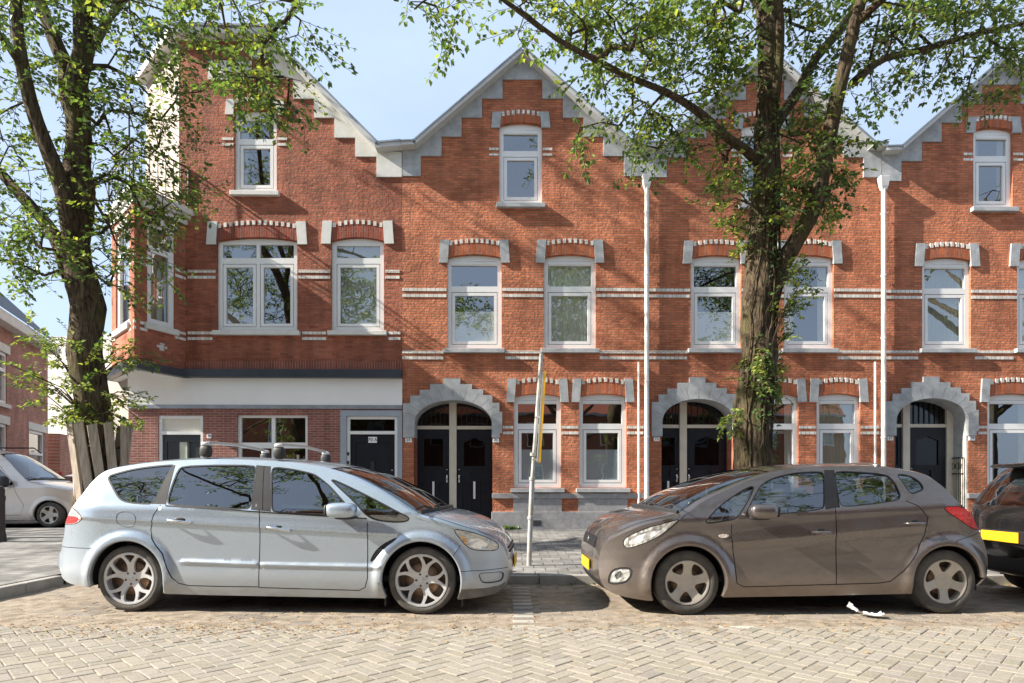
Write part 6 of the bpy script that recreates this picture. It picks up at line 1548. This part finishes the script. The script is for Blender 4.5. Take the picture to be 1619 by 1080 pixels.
# right tree
YR = 10.0
RL = [limbpx([(1184, 880, 70), (1184, 800, 60), (1188, 720, 56), (1192, 640, 54), (1196, 560, 53), (1201, 480, 53), (1206, 420, 50), (1208, 350, 42), (1210, 280, 40), (1212, 200, 38), (1212, 120, 36), (1211, 40, 36), (1212, -40, 32), (1215, -140, 26, .3), (1225, -280, 16, .5), (1220, -420, 8, .8)], YR),
      limbpx([(1212, 470, 44), (1236, 420, 32, -.1), (1262, 375, 28, -.2), (1285, 325, 28, -.3), (1302, 262, 26, -.4), (1314, 200, 24, -.5), (1326, 140, 24, -.6), (1342, 70, 22, -.7), (1360, 0, 20, -.8), (1376, -100, 15, -1), (1400, -230, 9, -1.2)], YR),
      limbpx([(1222, 205, 20), (1240, 178, 19, .3), (1264, 141, 18, .5), (1290, 92, 17, .8), (1325, 50, 15, 1.1), (1356, 4, 13, 1.4), (1400, -70, 10, 1.8), (1460, -160, 7, 2.4)], YR),
      limbpx([(1220, 175, 18), (1227, 150, 16, -.2), (1233, 76, 15, -.4), (1230, 5, 14, -.6), (1226, -90, 11, -.9), (1200, -200, 7, -1.3)], YR),
      limbpx([(1200, 258, 22), (1178, 236, 17, -.2), (1153, 219, 16, -.4), (1126, 196, 15, -.5), (1095, 172, 14, -.6), (1050, 145, 13, -.8), (1000, 125, 12, -1), (940, 95, 11, -1.2), (880, 62, 9, -1.4), (830, 22, 7, -1.6), (780, -10, 5, -1.8)], YR),
      limbpx([(1348, 130, 16, -.6), (1370, 112, 13, -.4), (1400, 92, 12, -.2), (1460, 78, 11, 0), (1530, 58, 9, .3), (1619, 36, 7, .6), (1700, 20, 4, .8)], YR),
      limbpx([(1212, 10, 20), (1130, -60, 13, .8), (1040, -130, 9, 1.6), (940, -200, 5, 2.2)], YR),
      limbpx([(1208, 0, 18), (1150, -80, 12, -1.6), (1090, -160, 8, -2.8)], YR),
      limbpx([(1350, 40, 16, -.7), (1440, -40, 11, -1.4), (1540, -90, 7, -2), (1640, -120, 4, -2.6)], YR),
      limbpx([(860, 50, 6, -1.4), (760, -20, 4, -1.5), (690, -10, 3, -1.5), (655, 15, 2, -1.5)], YR)]
BR = blobpx([(1000, 40, 90, 50, 40, -.8), (900, 20, 70, 40, 22, -1.2), (820, 10, 50, 30, 10, -1.4), (1090, 80, 80, 80, 44), (980, 110, 60, 45, 16, -1), (1060, 200, 70, 50, 30), (1140, 150, 50, 70, 15), (1290, 120, 60, 90, 18), (1150, 60, 60, 50, 24), (1150, 250, 55, 30, 16),
      (1410, 60, 70, 50, 26), (1500, 70, 70, 55, 34, .3), (1590, 60, 60, 60, 34, .4), (1400, 130, 50, 20, 5), (1280, 240, 60, 50, 24), (1300, 190, 45, 40, 12), (1020, 170, 45, 30, 8, -1), (930, 200, 30, 22, 4, -1.2), (690, 20, 50, 22, 10, -1.5), (1450, 10, 120, 30, 26), (1280, 20, 60, 40, 18), (1570, 140, 40, 26, 8, .4), (1270, 290, 55, 35, 26), (1230, 320, 60, 30, 12, -.3)], YR)
BR += blobpx([(1100, -80, 200, 90, 70), (1350, -90, 200, 90, 70), (1230, -260, 240, 120, 90), (1000, -170, 160, 80, 46, 1.4), (1120, -120, 160, 100, 46, -2.4), (1520, -80, 160, 80, 46, -1.6), (1420, -160, 180, 100, 46, 2), (1300, -420, 160, 80, 30)], YR, 1.0)
tree('elm_tree', 'ivy clad elm standing behind the brown grey hatchback', (W3(1184, 880, YR).x, YR, .12), RL, BR, 23, group='elm trees along the kerb')
# ivy on the right trunk
IV = thing('ivy', 'green ivy climbing the right hand elm trunk', 'climbing plant', (W3(1184, 880, YR).x, YR-.3, .14))
lv = Leaves(31); st_ = MB(); r = lv.r; main = RL[0]; B = IV.location
def on_trunk(py, ang, ex=.02):
    z = CH+(HY-py)*YR/FPX
    for a, b in zip(main[:-1], main[1:]):
        if a[2] <= z <= b[2]:
            t = (z-a[2])/(b[2]-a[2]); x = a[0]+(b[0]-a[0])*t; y = a[1]+(b[1]-a[1])*t; rr = a[3]+(b[3]-a[3])*t; return Vector((x+math.sin(ang)*(rr+ex), y-math.cos(ang)*(rr+ex), z))
    return None
for k in range(9):
    ang = r.uniform(.3, 1.5) if k > 2 else r.uniform(-.6, .4); ps = []
    py = 840
    while py > (120 if k % 2 else 260):
        p = on_trunk(py, ang, .012)
        if p is not None: ps.append(p-B)
        py -= 18; ang += r.gauss(0, .10)
    st_.tube(ps, .012, 5, cap=False)
st_.build('ivy_stem', BARK, IV)
def dens(py): 
    if 540 < py < 665: return 1.0
    if 300 < py < 430: return .75
    if 430 <= py <= 540: return .35
    return .28
for _ in range(430):
    py = r.uniform(110, 850)
    if r.random() > dens(py): continue
    ang = r.gauss(.75, .55) if py > 420 else r.gauss(.3, .9)
    if py > 665: ang = r.gauss(1.35, .25)
    p = on_trunk(py, ang, .03)
    if p is None: continue
    out = Vector((math.sin(ang), -math.cos(ang), .1)); c = lv.r.choice(GREENS[:4])
    for q in range(5):
        d = out*.6+Vector((r.gauss(0, .6), r.gauss(0, .3), r.gauss(-.4, .4))); v = r.uniform(.7, 1.3)
        lv.leaf(p-B+Vector((r.gauss(0, .05), r.gauss(0, .03), r.gauss(0, .06))), d, out+Vector((0, 0, .6)), .075*r.uniform(.7, 1.2), (c[0]*v, c[1]*v, c[2]*v))
lv.build('ivy_leaves', IV, leafmat('ivy_leaf', .2))
RT = bpy.data.objects['elm_tree.001']
shoots(RT, 's', [(1208, 500, 1262, 420, 3), (1212, 530, 1250, 480, 3), (1215, 560, 1268, 450, 2), (1205, 560, 1190, 590, 6), (1210, 600, 1225, 560, 5), (1200, 330, 1160, 340, 4), (1215, 320, 1270, 300, 4), (1200, 340, 1165, 300, 3), (1170, 660, 1150, 655, 2), (1290, 330, 1310, 350, 3), (1212, 400, 1180, 380, 3), (1222, 600, 1215, 640, 3)], 9, YR-.25)
# ---- trees and houses of the street beyond the frame and behind the camera (seen in reflections and as shade)
def plain_tree(name, label, x, y, seed, H=13, R_=4, n=150, group='elm trees outside the view', over=0):
    r = random.Random(seed); L = [[(x, y, 0, .34), (x+.05, y, 2, .28), (x+r.uniform(-.3, .3), y+r.uniform(-.3, .3), 4.5, .24), (x+r.uniform(-.4, .4), y, 8, .16), (x, y, H-1.5, .05)]]
    for k in range(6):
        a = k*1.05+r.uniform(-.3, .3); z = 3.6+k*.8; L.append([(x, y, z, .14), (x+math.cos(a)*R_*.4, y+math.sin(a)*R_*.4, z+1.3, .09), (x+math.cos(a)*R_*.8, y+math.sin(a)*R_*.8, z+2.4, .04)])
    B_ = []
    for k in range(14):
        a = r.uniform(0, 6.28); q = r.uniform(0, R_*.8); z = r.uniform(5, H-1); B_.append(((x+math.cos(a)*q, y+math.sin(a)*q, z), (1.3, 1.3, .9), n//14))
    if over:
        for q in (-1, 0, 1): L.append([(x, y, 5.5, .15), (x+q*1.6, y+3, 8, .1), (x+q*3.2, y+6.2, 9.8, .06), (x+q*3.8, y+8.6, 10.6, .03)])
        for k in range(12): B_.append(((x+r.uniform(-4.5, 4.5), y+r.uniform(4.5, 9), r.uniform(8.4, 12)), (1.2, 1.2, .8), over//12))
    return tree(name, label, (x, y, 0.02), L, B_, seed, group, leafsize=.17, nleaf=16, fine=False, step=.5)
for k_, (x_, w_) in enumerate(((-17, 'leftmost'), (-6.2, 'second'), (4.0, 'third'), (14.5, 'fourth'))):
    plain_tree('elm_tree', w_+' leafy elm from the left along the opposite kerb', x_, -6.6, 41+k_, H=17, R_=6, n=800, over=(360 if 0 < k_ < 3 else 0))
plain_tree('elm_tree', 'leafy elm further left along the kerb, out of view', -21.0, 11.8, 44, H=17, R_=5, n=110)
plain_tree('elm_tree', 'leafy elm far left along the kerb, out of view', -32.0, 10.6, 45, H=19, R_=5, n=110)
plain_tree('elm_tree', 'leafy elm further right along the kerb, out of view', 17.0, 10.4, 46)
# opposite terrace
OPB = brickmat('opposite_brick', (.34, .12, .07), (.26, .08, .05), (.3, .22, .18), bump=.4)
for k in range(7):
    x0 = -24+k*7.0; e = thing('terraced_house', 'low brick house with red tiled roof across the street, number %s from the left' % ['one', 'two', 'three', 'four', 'five', 'six', 'seven'][k], 'house', (x0+7, -12.5, 0), R(180), 'houses across the street')
    wins = [(.8, 1.0, 1.9, 2.9), (2.5, 1.0, 3.6, 2.9), (.8, 4.2, 1.9, 5.9), (2.7, 4.2, 3.8, 5.9), (5.0, 4.2, 6.1, 5.9), (5.0, .1, 6.0, 2.6)]
    m = MB(); m.prism([(0, 0), (7, 0), (7, 6.6), (0, 6.6)], [[(a, b), (c, b), (c, d), (a, d)] for a, b, c, d in wins], 0, .15); m.build('wall', OPB, e)
    m = MB(); m.box(0.01, .3, 0, 6.99, 8, 6.5); m.build('inner_walls', ROOMM, e)
    for i, (a, b, c, d) in enumerate(wins[:-1]):
        m = MB(); m.prism([(a, b), (c, b), (c, d), (a, d)], [[(a+.08, b+.08), (c-.08, b+.08), (c-.08, d-.08), (a+.08, d-.08)]], .06, .14); f = m.build('window', UPVC, e)
        m = MB(); m.add([(a, .11, b), (c, .11, b), (c, .11, d), (a, .11, d)], [(0, 1, 2, 3)]); m.build('glass', GLW, f)
    a, b, c, d = wins[-1]; m = MB(); m.box(a, .08, b, c, .13, d); m.build('door', DOORG, e)
    m = MB(); m.add([(-.02, -.35, 6.55), (7.02, -.35, 6.55), (7.02, 4.2, 9.9), (-.02, 4.2, 9.9), (7.02, 8.4, 6.5), (-.02, 8.4, 6.5)], [(0, 1, 2, 3), (3, 2, 4, 5)]); m.build('roof', TILE, e)
    m = MB(); m.box(0, -.42, 6.4, 7, -.25, 6.56); m.build('gutter', ZINC, e)
    m = MB(); m.box(5.6, 3.5, 8.9, 6.5, 4.4, 10.9, .02); m.build('chimney', OPB, e)
# ---- side street on the left
def wallseg(name, label, cat, A_, B_, h, mat, wins, roofm=None, roofh=2.6, dep=7, z0=0.0):
    a, b = Vector(A_), Vector(B_); Ln = (b-a).length; ang = math.atan2(b.y-a.y, b.x-a.x); e = thing(name, label, cat, (a.x, a.y, z0), ang)
    m = MB(); m.prism([(0, 0), (Ln, 0), (Ln, h), (0, h)], [[(p, q), (r_, q), (r_, s), (p, s)] for p, q, r_, s in wins], 0, .15); m.build('wall', mat, e)
    m = MB(); m.add([(0, .15, 0), (0, dep, 0), (0, dep, h), (0, .15, h), (Ln, .15, 0), (Ln, dep, 0), (Ln, dep, h), (Ln, .15, h), (0, .0, h), (Ln, 0, h)], [(0, 1, 2, 3), (4, 7, 6, 5), (1, 5, 6, 2), (3, 2, 6, 7)]); m.build('side_walls', mat, e)
    m = MB(); m.box(.1, 1.6, 0, Ln-.1, 1.7, h-.2); m.build('room_wall', ROOMM, e)
    for (p, q, r_, s) in wins:
        m = MB(); tz = q+(s-q)*.66; m.prism([(p, q), (r_, q), (r_, s), (p, s)], [[(p+.09, q+.09), (r_-.09, q+.09), (r_-.09, tz-.05), (p+.09, tz-.05)], [(p+.09, tz+.05), (r_-.09, tz+.05), (r_-.09, s-.09), (p+.09, s-.09)]], .03, .12); f = m.build('window', UPVC, e)
        m = MB(); m.add([(p, .1, q), (r_, .1, q), (r_, .1, s), (p, .1, s)], [(0, 1, 2, 3)]); m.build('glass', GLW, f)
        m = MB(); m.box(p+.05, .3, q, r_-.05, .32, q+(s-q)*.6); m.build('curtain', CURT, f)
        m = MB(); m.box(p-.15, -.04, s+.005, r_+.15, .05, s+.26); m.build('lintel', STONEW, f)
        m = MB(); m.box(p-.1, -.09, q-.12, r_+.1, .1, q-.004); m.build('sill', STONEW, f)
    if roofm:
        m = MB(); m.box(-.1, -.35, h-.30, Ln+.1, .1, h+.02, .02); m.build('cornice', STONEW, e)
        m = MB(); m.add([(-.05, -.38, h+.03), (Ln+.05, -.38, h+.03), (Ln+.05, 2.4, h+roofh), (-.05, 2.4, h+roofh), (Ln+.05, dep, h+roofh), (-.05, dep, h+roofh)], [(0, 1, 2, 3), (3, 2, 4, 5)]); m.build('roof', roofm, e)
    return e
LB = brickmat('salmon_brick', (.50, .22, .16), (.40, .16, .11), (.45, .36, .32), bump=.5)
# the wall faces right and towards the camera: drawn from its near end to its far end
P0 = Vector((-15.7-.38*-2, 19.4-2)); P1 = Vector((-15.7-.38*4.1, 19.4+4.1)); dv = (P1-P0); LnB = dv.length
def along(px, A_, dv_):             # distance along a wall line where it crosses a photograph column
    k = (px-CX)/FPX; d = dv_.normalized(); t = (k*A_.y-A_.x)/(d.x-k*d.y); return t
t1, t2 = along(46, P0, dv), along(70, P0, dv); t3, t4 = along(-14, P0, dv), along(11, P0, dv)
dist = lambda t: P0.y+dv.normalized().y*t
z = lambda py, t: CH+(HY-py)*dist(t)/FPX
CREAMB = M('cream_building_render', (.72, .69, .62), .8, var=.1, ns=1)
wallseg('brick_house', 'salmon brick house with dark pitched roof at the left edge', 'house', P0, P1, 6.5, LB,
        [(t1, .9, t2, z(679, t1)), (t3, .9, t4, z(672, t4)), (t3, z(640, t4), t4, z(560, t4))], SLATE, 2.8, 7)
wallseg('garden_annex', 'low salmon brick annex with flat top joined behind the brick house', 'house', (P1.x+.02, P1.y+.6), (-17.9, 26.6), 3.3, LB, [], None, dep=3)
wallseg('cream_building', 'plain cream rendered building with a flat top closing the side street', 'house', (-22.5, 29.4), (-16.2, 28.2), 8.2, CREAMB, [], None, dep=6)
# strip of cream building right beside the corner house
e = thing('garage_door', 'grey garage door set low in the side street', 'door', (-20.1, 28.4, .2), R(-6))
m = MB(); m.box(0, 0, 0, 1.9, .1, 3.0, .02); 
for i in range(6): m.box(.05, -.02, .2+i*.45, 1.85, 0, .6+i*.45, .01)
m.build('door_leaf', GREYP, e); m = MB(); m.box(-.12, -.05, 0, -.005, .12, 3.1); m.box(1.905, -.05, 0, 2.02, .12, 3.1); m.build('door_frame', UPVC, e)
# ---- street furniture
# leaning pole with an edge-on sign
pb, pt = W3(836, 897, 8.95), W3(856, 560, 8.95); pb.z = .125
PL = thing('sign_pole', 'leaning galvanised pole carrying a yellow sign seen edge-on', 'sign', pb)
mid = W3(841.5, 757, 8.95)-pb; top = pt-pb; m = MB(); m.tube([Vector((0, 0, -.1)), mid*.35, mid], [.036, .036, .036], 12); m.tube([mid-Vector((0, 0, .03)), top], [.030, .029], 12); m.tube([top, top+Vector((.0, 0, .012))], [.031, .02], 12); m.build('pole', PIPEG, PL, smooth=True)
smoothsplit(PL.children[0])
m = MB()
for t in (0.0, .28, -.45):
    p = mid*(1+t); m.lathe([(.041, -.025), (.046, -.02), (.046, .02), (.041, .025)], 12, p, 'z')
m.build('pole_collar', PIPEG, PL)
sa, sb = W3(852.5, 731, 8.95)-pb, W3(861, 589, 8.95)-pb
yw = R(8)                       # the plate is turned so that only its edge and a sliver of face show
m = MB(); ax = (sb-sa); w = .42; fx = Vector((math.sin(yw)*.5, -1, 0)).normalized(); tx = Vector((1, 0, 0))
def plate3(m, a, b, d, t, thick):
    V = [a-d*w/2-t*thick, a+d*w/2-t*thick, a+d*w/2+t*thick, a-d*w/2+t*thick]; V += [v+(b-a) for v in V]
    m.add(V, [(0, 3, 2, 1), (4, 5, 6, 7), (0, 1, 5, 4), (1, 2, 6, 5), (2, 3, 7, 6), (3, 0, 4, 7)])
fd = Vector((.02, 1, 0)).normalized()
plate3(m, sa+Vector((.006, .1, 0)), sb+Vector((.006, .1, 0)), fd, tx, .014); m.build('sign_plate', YEL, PL)
m = MB(); plate3(m, sa+Vector((-.020, .1, .01)), sb+Vector((-.020, .1, -.01)), fd, tx, .009); m.build('sign_back', PIPEG, PL)
m = MB()
for t in (.03, .5, .95):
    a = sa.lerp(sb, t); m.box(a.x-.10, -.03, a.z-.012, a.x+.0, .03, a.z+.012)
m.build('sign_bracket', PIPEG, PL)
# dark bollard at the left edge
bo = W3(2, 855, 12.6); BO = thing('bollard', 'dark slim bollard on the pavement at the left edge', 'bollard', (bo.x-.02, 12.6, .15))
m = MB(); m.lathe([(.0, 0), (.11, 0), (.10, .12), (.085, .2), (.08, .8), (.09, .84), (.09, .9), (.075, .94), (.08, 1.04), (.05, 1.10), (0, 1.12)], 16, (0, 0, 0), 'z'); m.build('post', M('brown_iron', (.05, .035, .035), .5, var=.3), BO, smooth=True); smoothsplit(BO.children[0])
rp = W3(95, 775, 24); RP = thing('marker_post', 'thin white post with red top in the side street', 'post', (rp.x, 24, .19))
m = MB(); m.tube([(0, 0, 0), (0, 0, 1.5)], .04, 10); m.build('post', WHITEP, RP); m = MB(); m.blob((0, 0, 1.58), (.085, .04, .10), 2.5); m.build('red_disc', M('red_sign', (.5, .06, .05), .5), RP, smooth=True)
# crumpled paper
pp = W3(1352, 966, 6.2); PA = thing('crumpled_paper', 'crumpled white sheet of paper lying beside the hatchback', 'litter', (pp.x, 6.0, .012))
r = random.Random(6); V = []; F = []; nx, ny = 12, 7
for j in range(ny+1):
    for i in range(nx+1):
        x = (i/nx-.5)*.27; y = (j/ny-.5)*.12; t = i/nx
        V.append((x+r.gauss(0, .006), y+r.gauss(0, .006)-(t-.4)*.10, .012+abs(r.gauss(0, .012))+(max(0, .3-t)*.35)*(1-abs(j/ny-.5))))
for j in range(ny):
    for i in range(nx): a = j*(nx+1)+i; F.append((a, a+1, a+nx+2, a+nx+1))
mk('sheet', V, F, M('paper', (.80, .80, .80), .8, var=.1), PA)
# pigeon on the gutter
pg = FP(1016, 236); u = pg[0]; PGN = thing('pigeon', 'small grey pigeon perched on the gutter between two gables', 'bird', (u*ct, FY+u*st-.12, FP(1016, 232)[1]+.02), R(-10))
m = MB(); m.tube([(-.26, 0, .05), (-.17, 0, .08), (-.10, 0, .11), (0, 0, .125), (.07, 0, .155), (.10, 0, .20), (.115, 0, .235), (.135, 0, .245), (.155, 0, .24), (.175, 0, .235)], [.018, .03, .055, .07, .06, .038, .03, .032, .02, .006], 12); m.build('body', M('pigeon_grey', (.10, .11, .13), .7, var=.4, ns=20), PGN, smooth=True)
m = MB(); m.blob((-.05, -.06, .125), (.13, .02, .045), 2.2, rot=Matrix.Rotation(R(14), 3, 'Y')); m.blob((-.05, .06, .125), (.13, .02, .045), 2.2, rot=Matrix.Rotation(R(14), 3, 'Y')); m.build('wing', M('pigeon_wing', (.05, .05, .06), .7), PGN, smooth=True)
m = MB(); m.tube([(.02, -.02, .08), (.02, -.02, .0)], .006, 5); m.tube([(.02, .02, .08), (.02, .02, .0)], .006, 5); m.build('leg', M('pigeon_leg', (.3, .08, .06), .7), PGN)
# weeds along walls and kerb
def weeds(name, label, spots, seed):
    lv = Leaves(seed); r = lv.r
    for (x, y, z, n, s) in spots:
        for _ in range(n):
            d = Vector((r.gauss(0, .5), r.gauss(0, .5), 1)); p = Vector((x+r.gauss(0, .08), y+r.gauss(0, .03), z)); c = r.choice(GREENS)
            lv.leaf(p, d, Vector((r.gauss(0, 1), r.gauss(0, 1), .1)), s*r.uniform(.5, 1.2), c)
    o = lv.build(name, None); return tag(o, label, 'weeds', kind='stuff')
sp = []
r = random.Random(12)
for px in (795, 803, 812, 640, 1040, 1395): u = FU(px); sp.append((u*ct, FY+u*st-.1, .18, 26, .12))
for _ in range(30): sp.append((r.uniform(-5, 7), KY-.015, .0, 7, .05))
for _ in range(14): sp.append((-9.85+r.gauss(0, .05), 15.9, .18, 8, .3))
weeds('weeds', 'sparse green weeds at the foot of walls and kerb', sp, 3)

# ---- every separate piece of these parts becomes a part of its own
def islands_split(names, gap=.09):
    for o in [o for o in bpy.data.objects if o.type == 'MESH' and o.name.split('.')[0] in names and o.parent]:
        me = o.data; n = len(me.vertices)
        if n > 60000: continue
        co = np.empty(n*3); me.vertices.foreach_get('co', co); co = co.reshape(-1, 3)
        p = list(range(n))
        def find(i):
            while p[i] != i: p[i] = p[p[i]]; i = p[i]
            return i
        for f in me.polygons:
            v = f.vertices; r0 = find(v[0])
            for k in v[1:]:
                q = find(k)
                if q != r0: p[q] = r0
        lab = np.array([find(i) for i in range(n)]); ids = np.unique(lab); bx = [(co[lab == i].min(0), co[lab == i].max(0)) for i in ids]; m = len(ids)
        if m < 2 or m > 400: continue
        g = list(range(m))
        def gf(i):
            while g[i] != i: i = g[i]
            return i
        for i in range(m):
            for j in range(i+1, m):
                if np.all(bx[i][0]-gap <= bx[j][1]) and np.all(bx[j][0]-gap <= bx[i][1]): g[gf(j)] = gf(i)
        grp = {}
        for i in range(m): grp.setdefault(gf(i), []).append(ids[i])
        if len(grp) < 2: continue
        faces = [tuple(f.vertices) for f in me.polygons]; fl = lab[[f[0] for f in faces]]; sm = me.polygons[0].use_smooth; mt = me.materials[0] if me.materials else None
        kids = list(o.children); base = o.name.split('.')[0]; par_ = o.parent
        for s_ in grp.values():
            ss = set(s_); F = [f for f, l_ in zip(faces, fl) if l_ in ss]; used = sorted({v for f in F for v in f}); mp_ = {v: i for i, v in enumerate(used)}
            q = mk(base, co[used].tolist(), [[mp_[v] for v in f] for f in F], mt, par_, smooth=sm)
            for k in list(kids):
                kc = np.array([v.co[:] for v in k.data.vertices]).mean(0) if k.type == 'MESH' else None
                lo, hi = co[used].min(0)-.15, co[used].max(0)+.15
                if kc is not None and np.all(kc >= lo) and np.all(kc <= hi): k.parent = q; kids.remove(k)
        for k in kids: k.parent = par_
        bpy.data.objects.remove(o)
islands_split({'white_brick_band', 'porch_side', 'pillar_trim', 'fanlight_bars', 'fanlight', 'arch_liner', 'arch_lip', 'windscreen_pillar', 'tailgate_frame', 'wiper', 'air_grate', 'side_walls', 'lamp_reflector', 'door_bell', 'lower_skirt', 'hall_wall', 'sign_bracket', 'pipe_bracket', 'pole_collar', 'ivy_stem', 'plinth', 'side_window', 'bumper_recess', 'plate_lamp_glint', 'bonnet_shut_line', 'iron_panel', 'wire_band'})
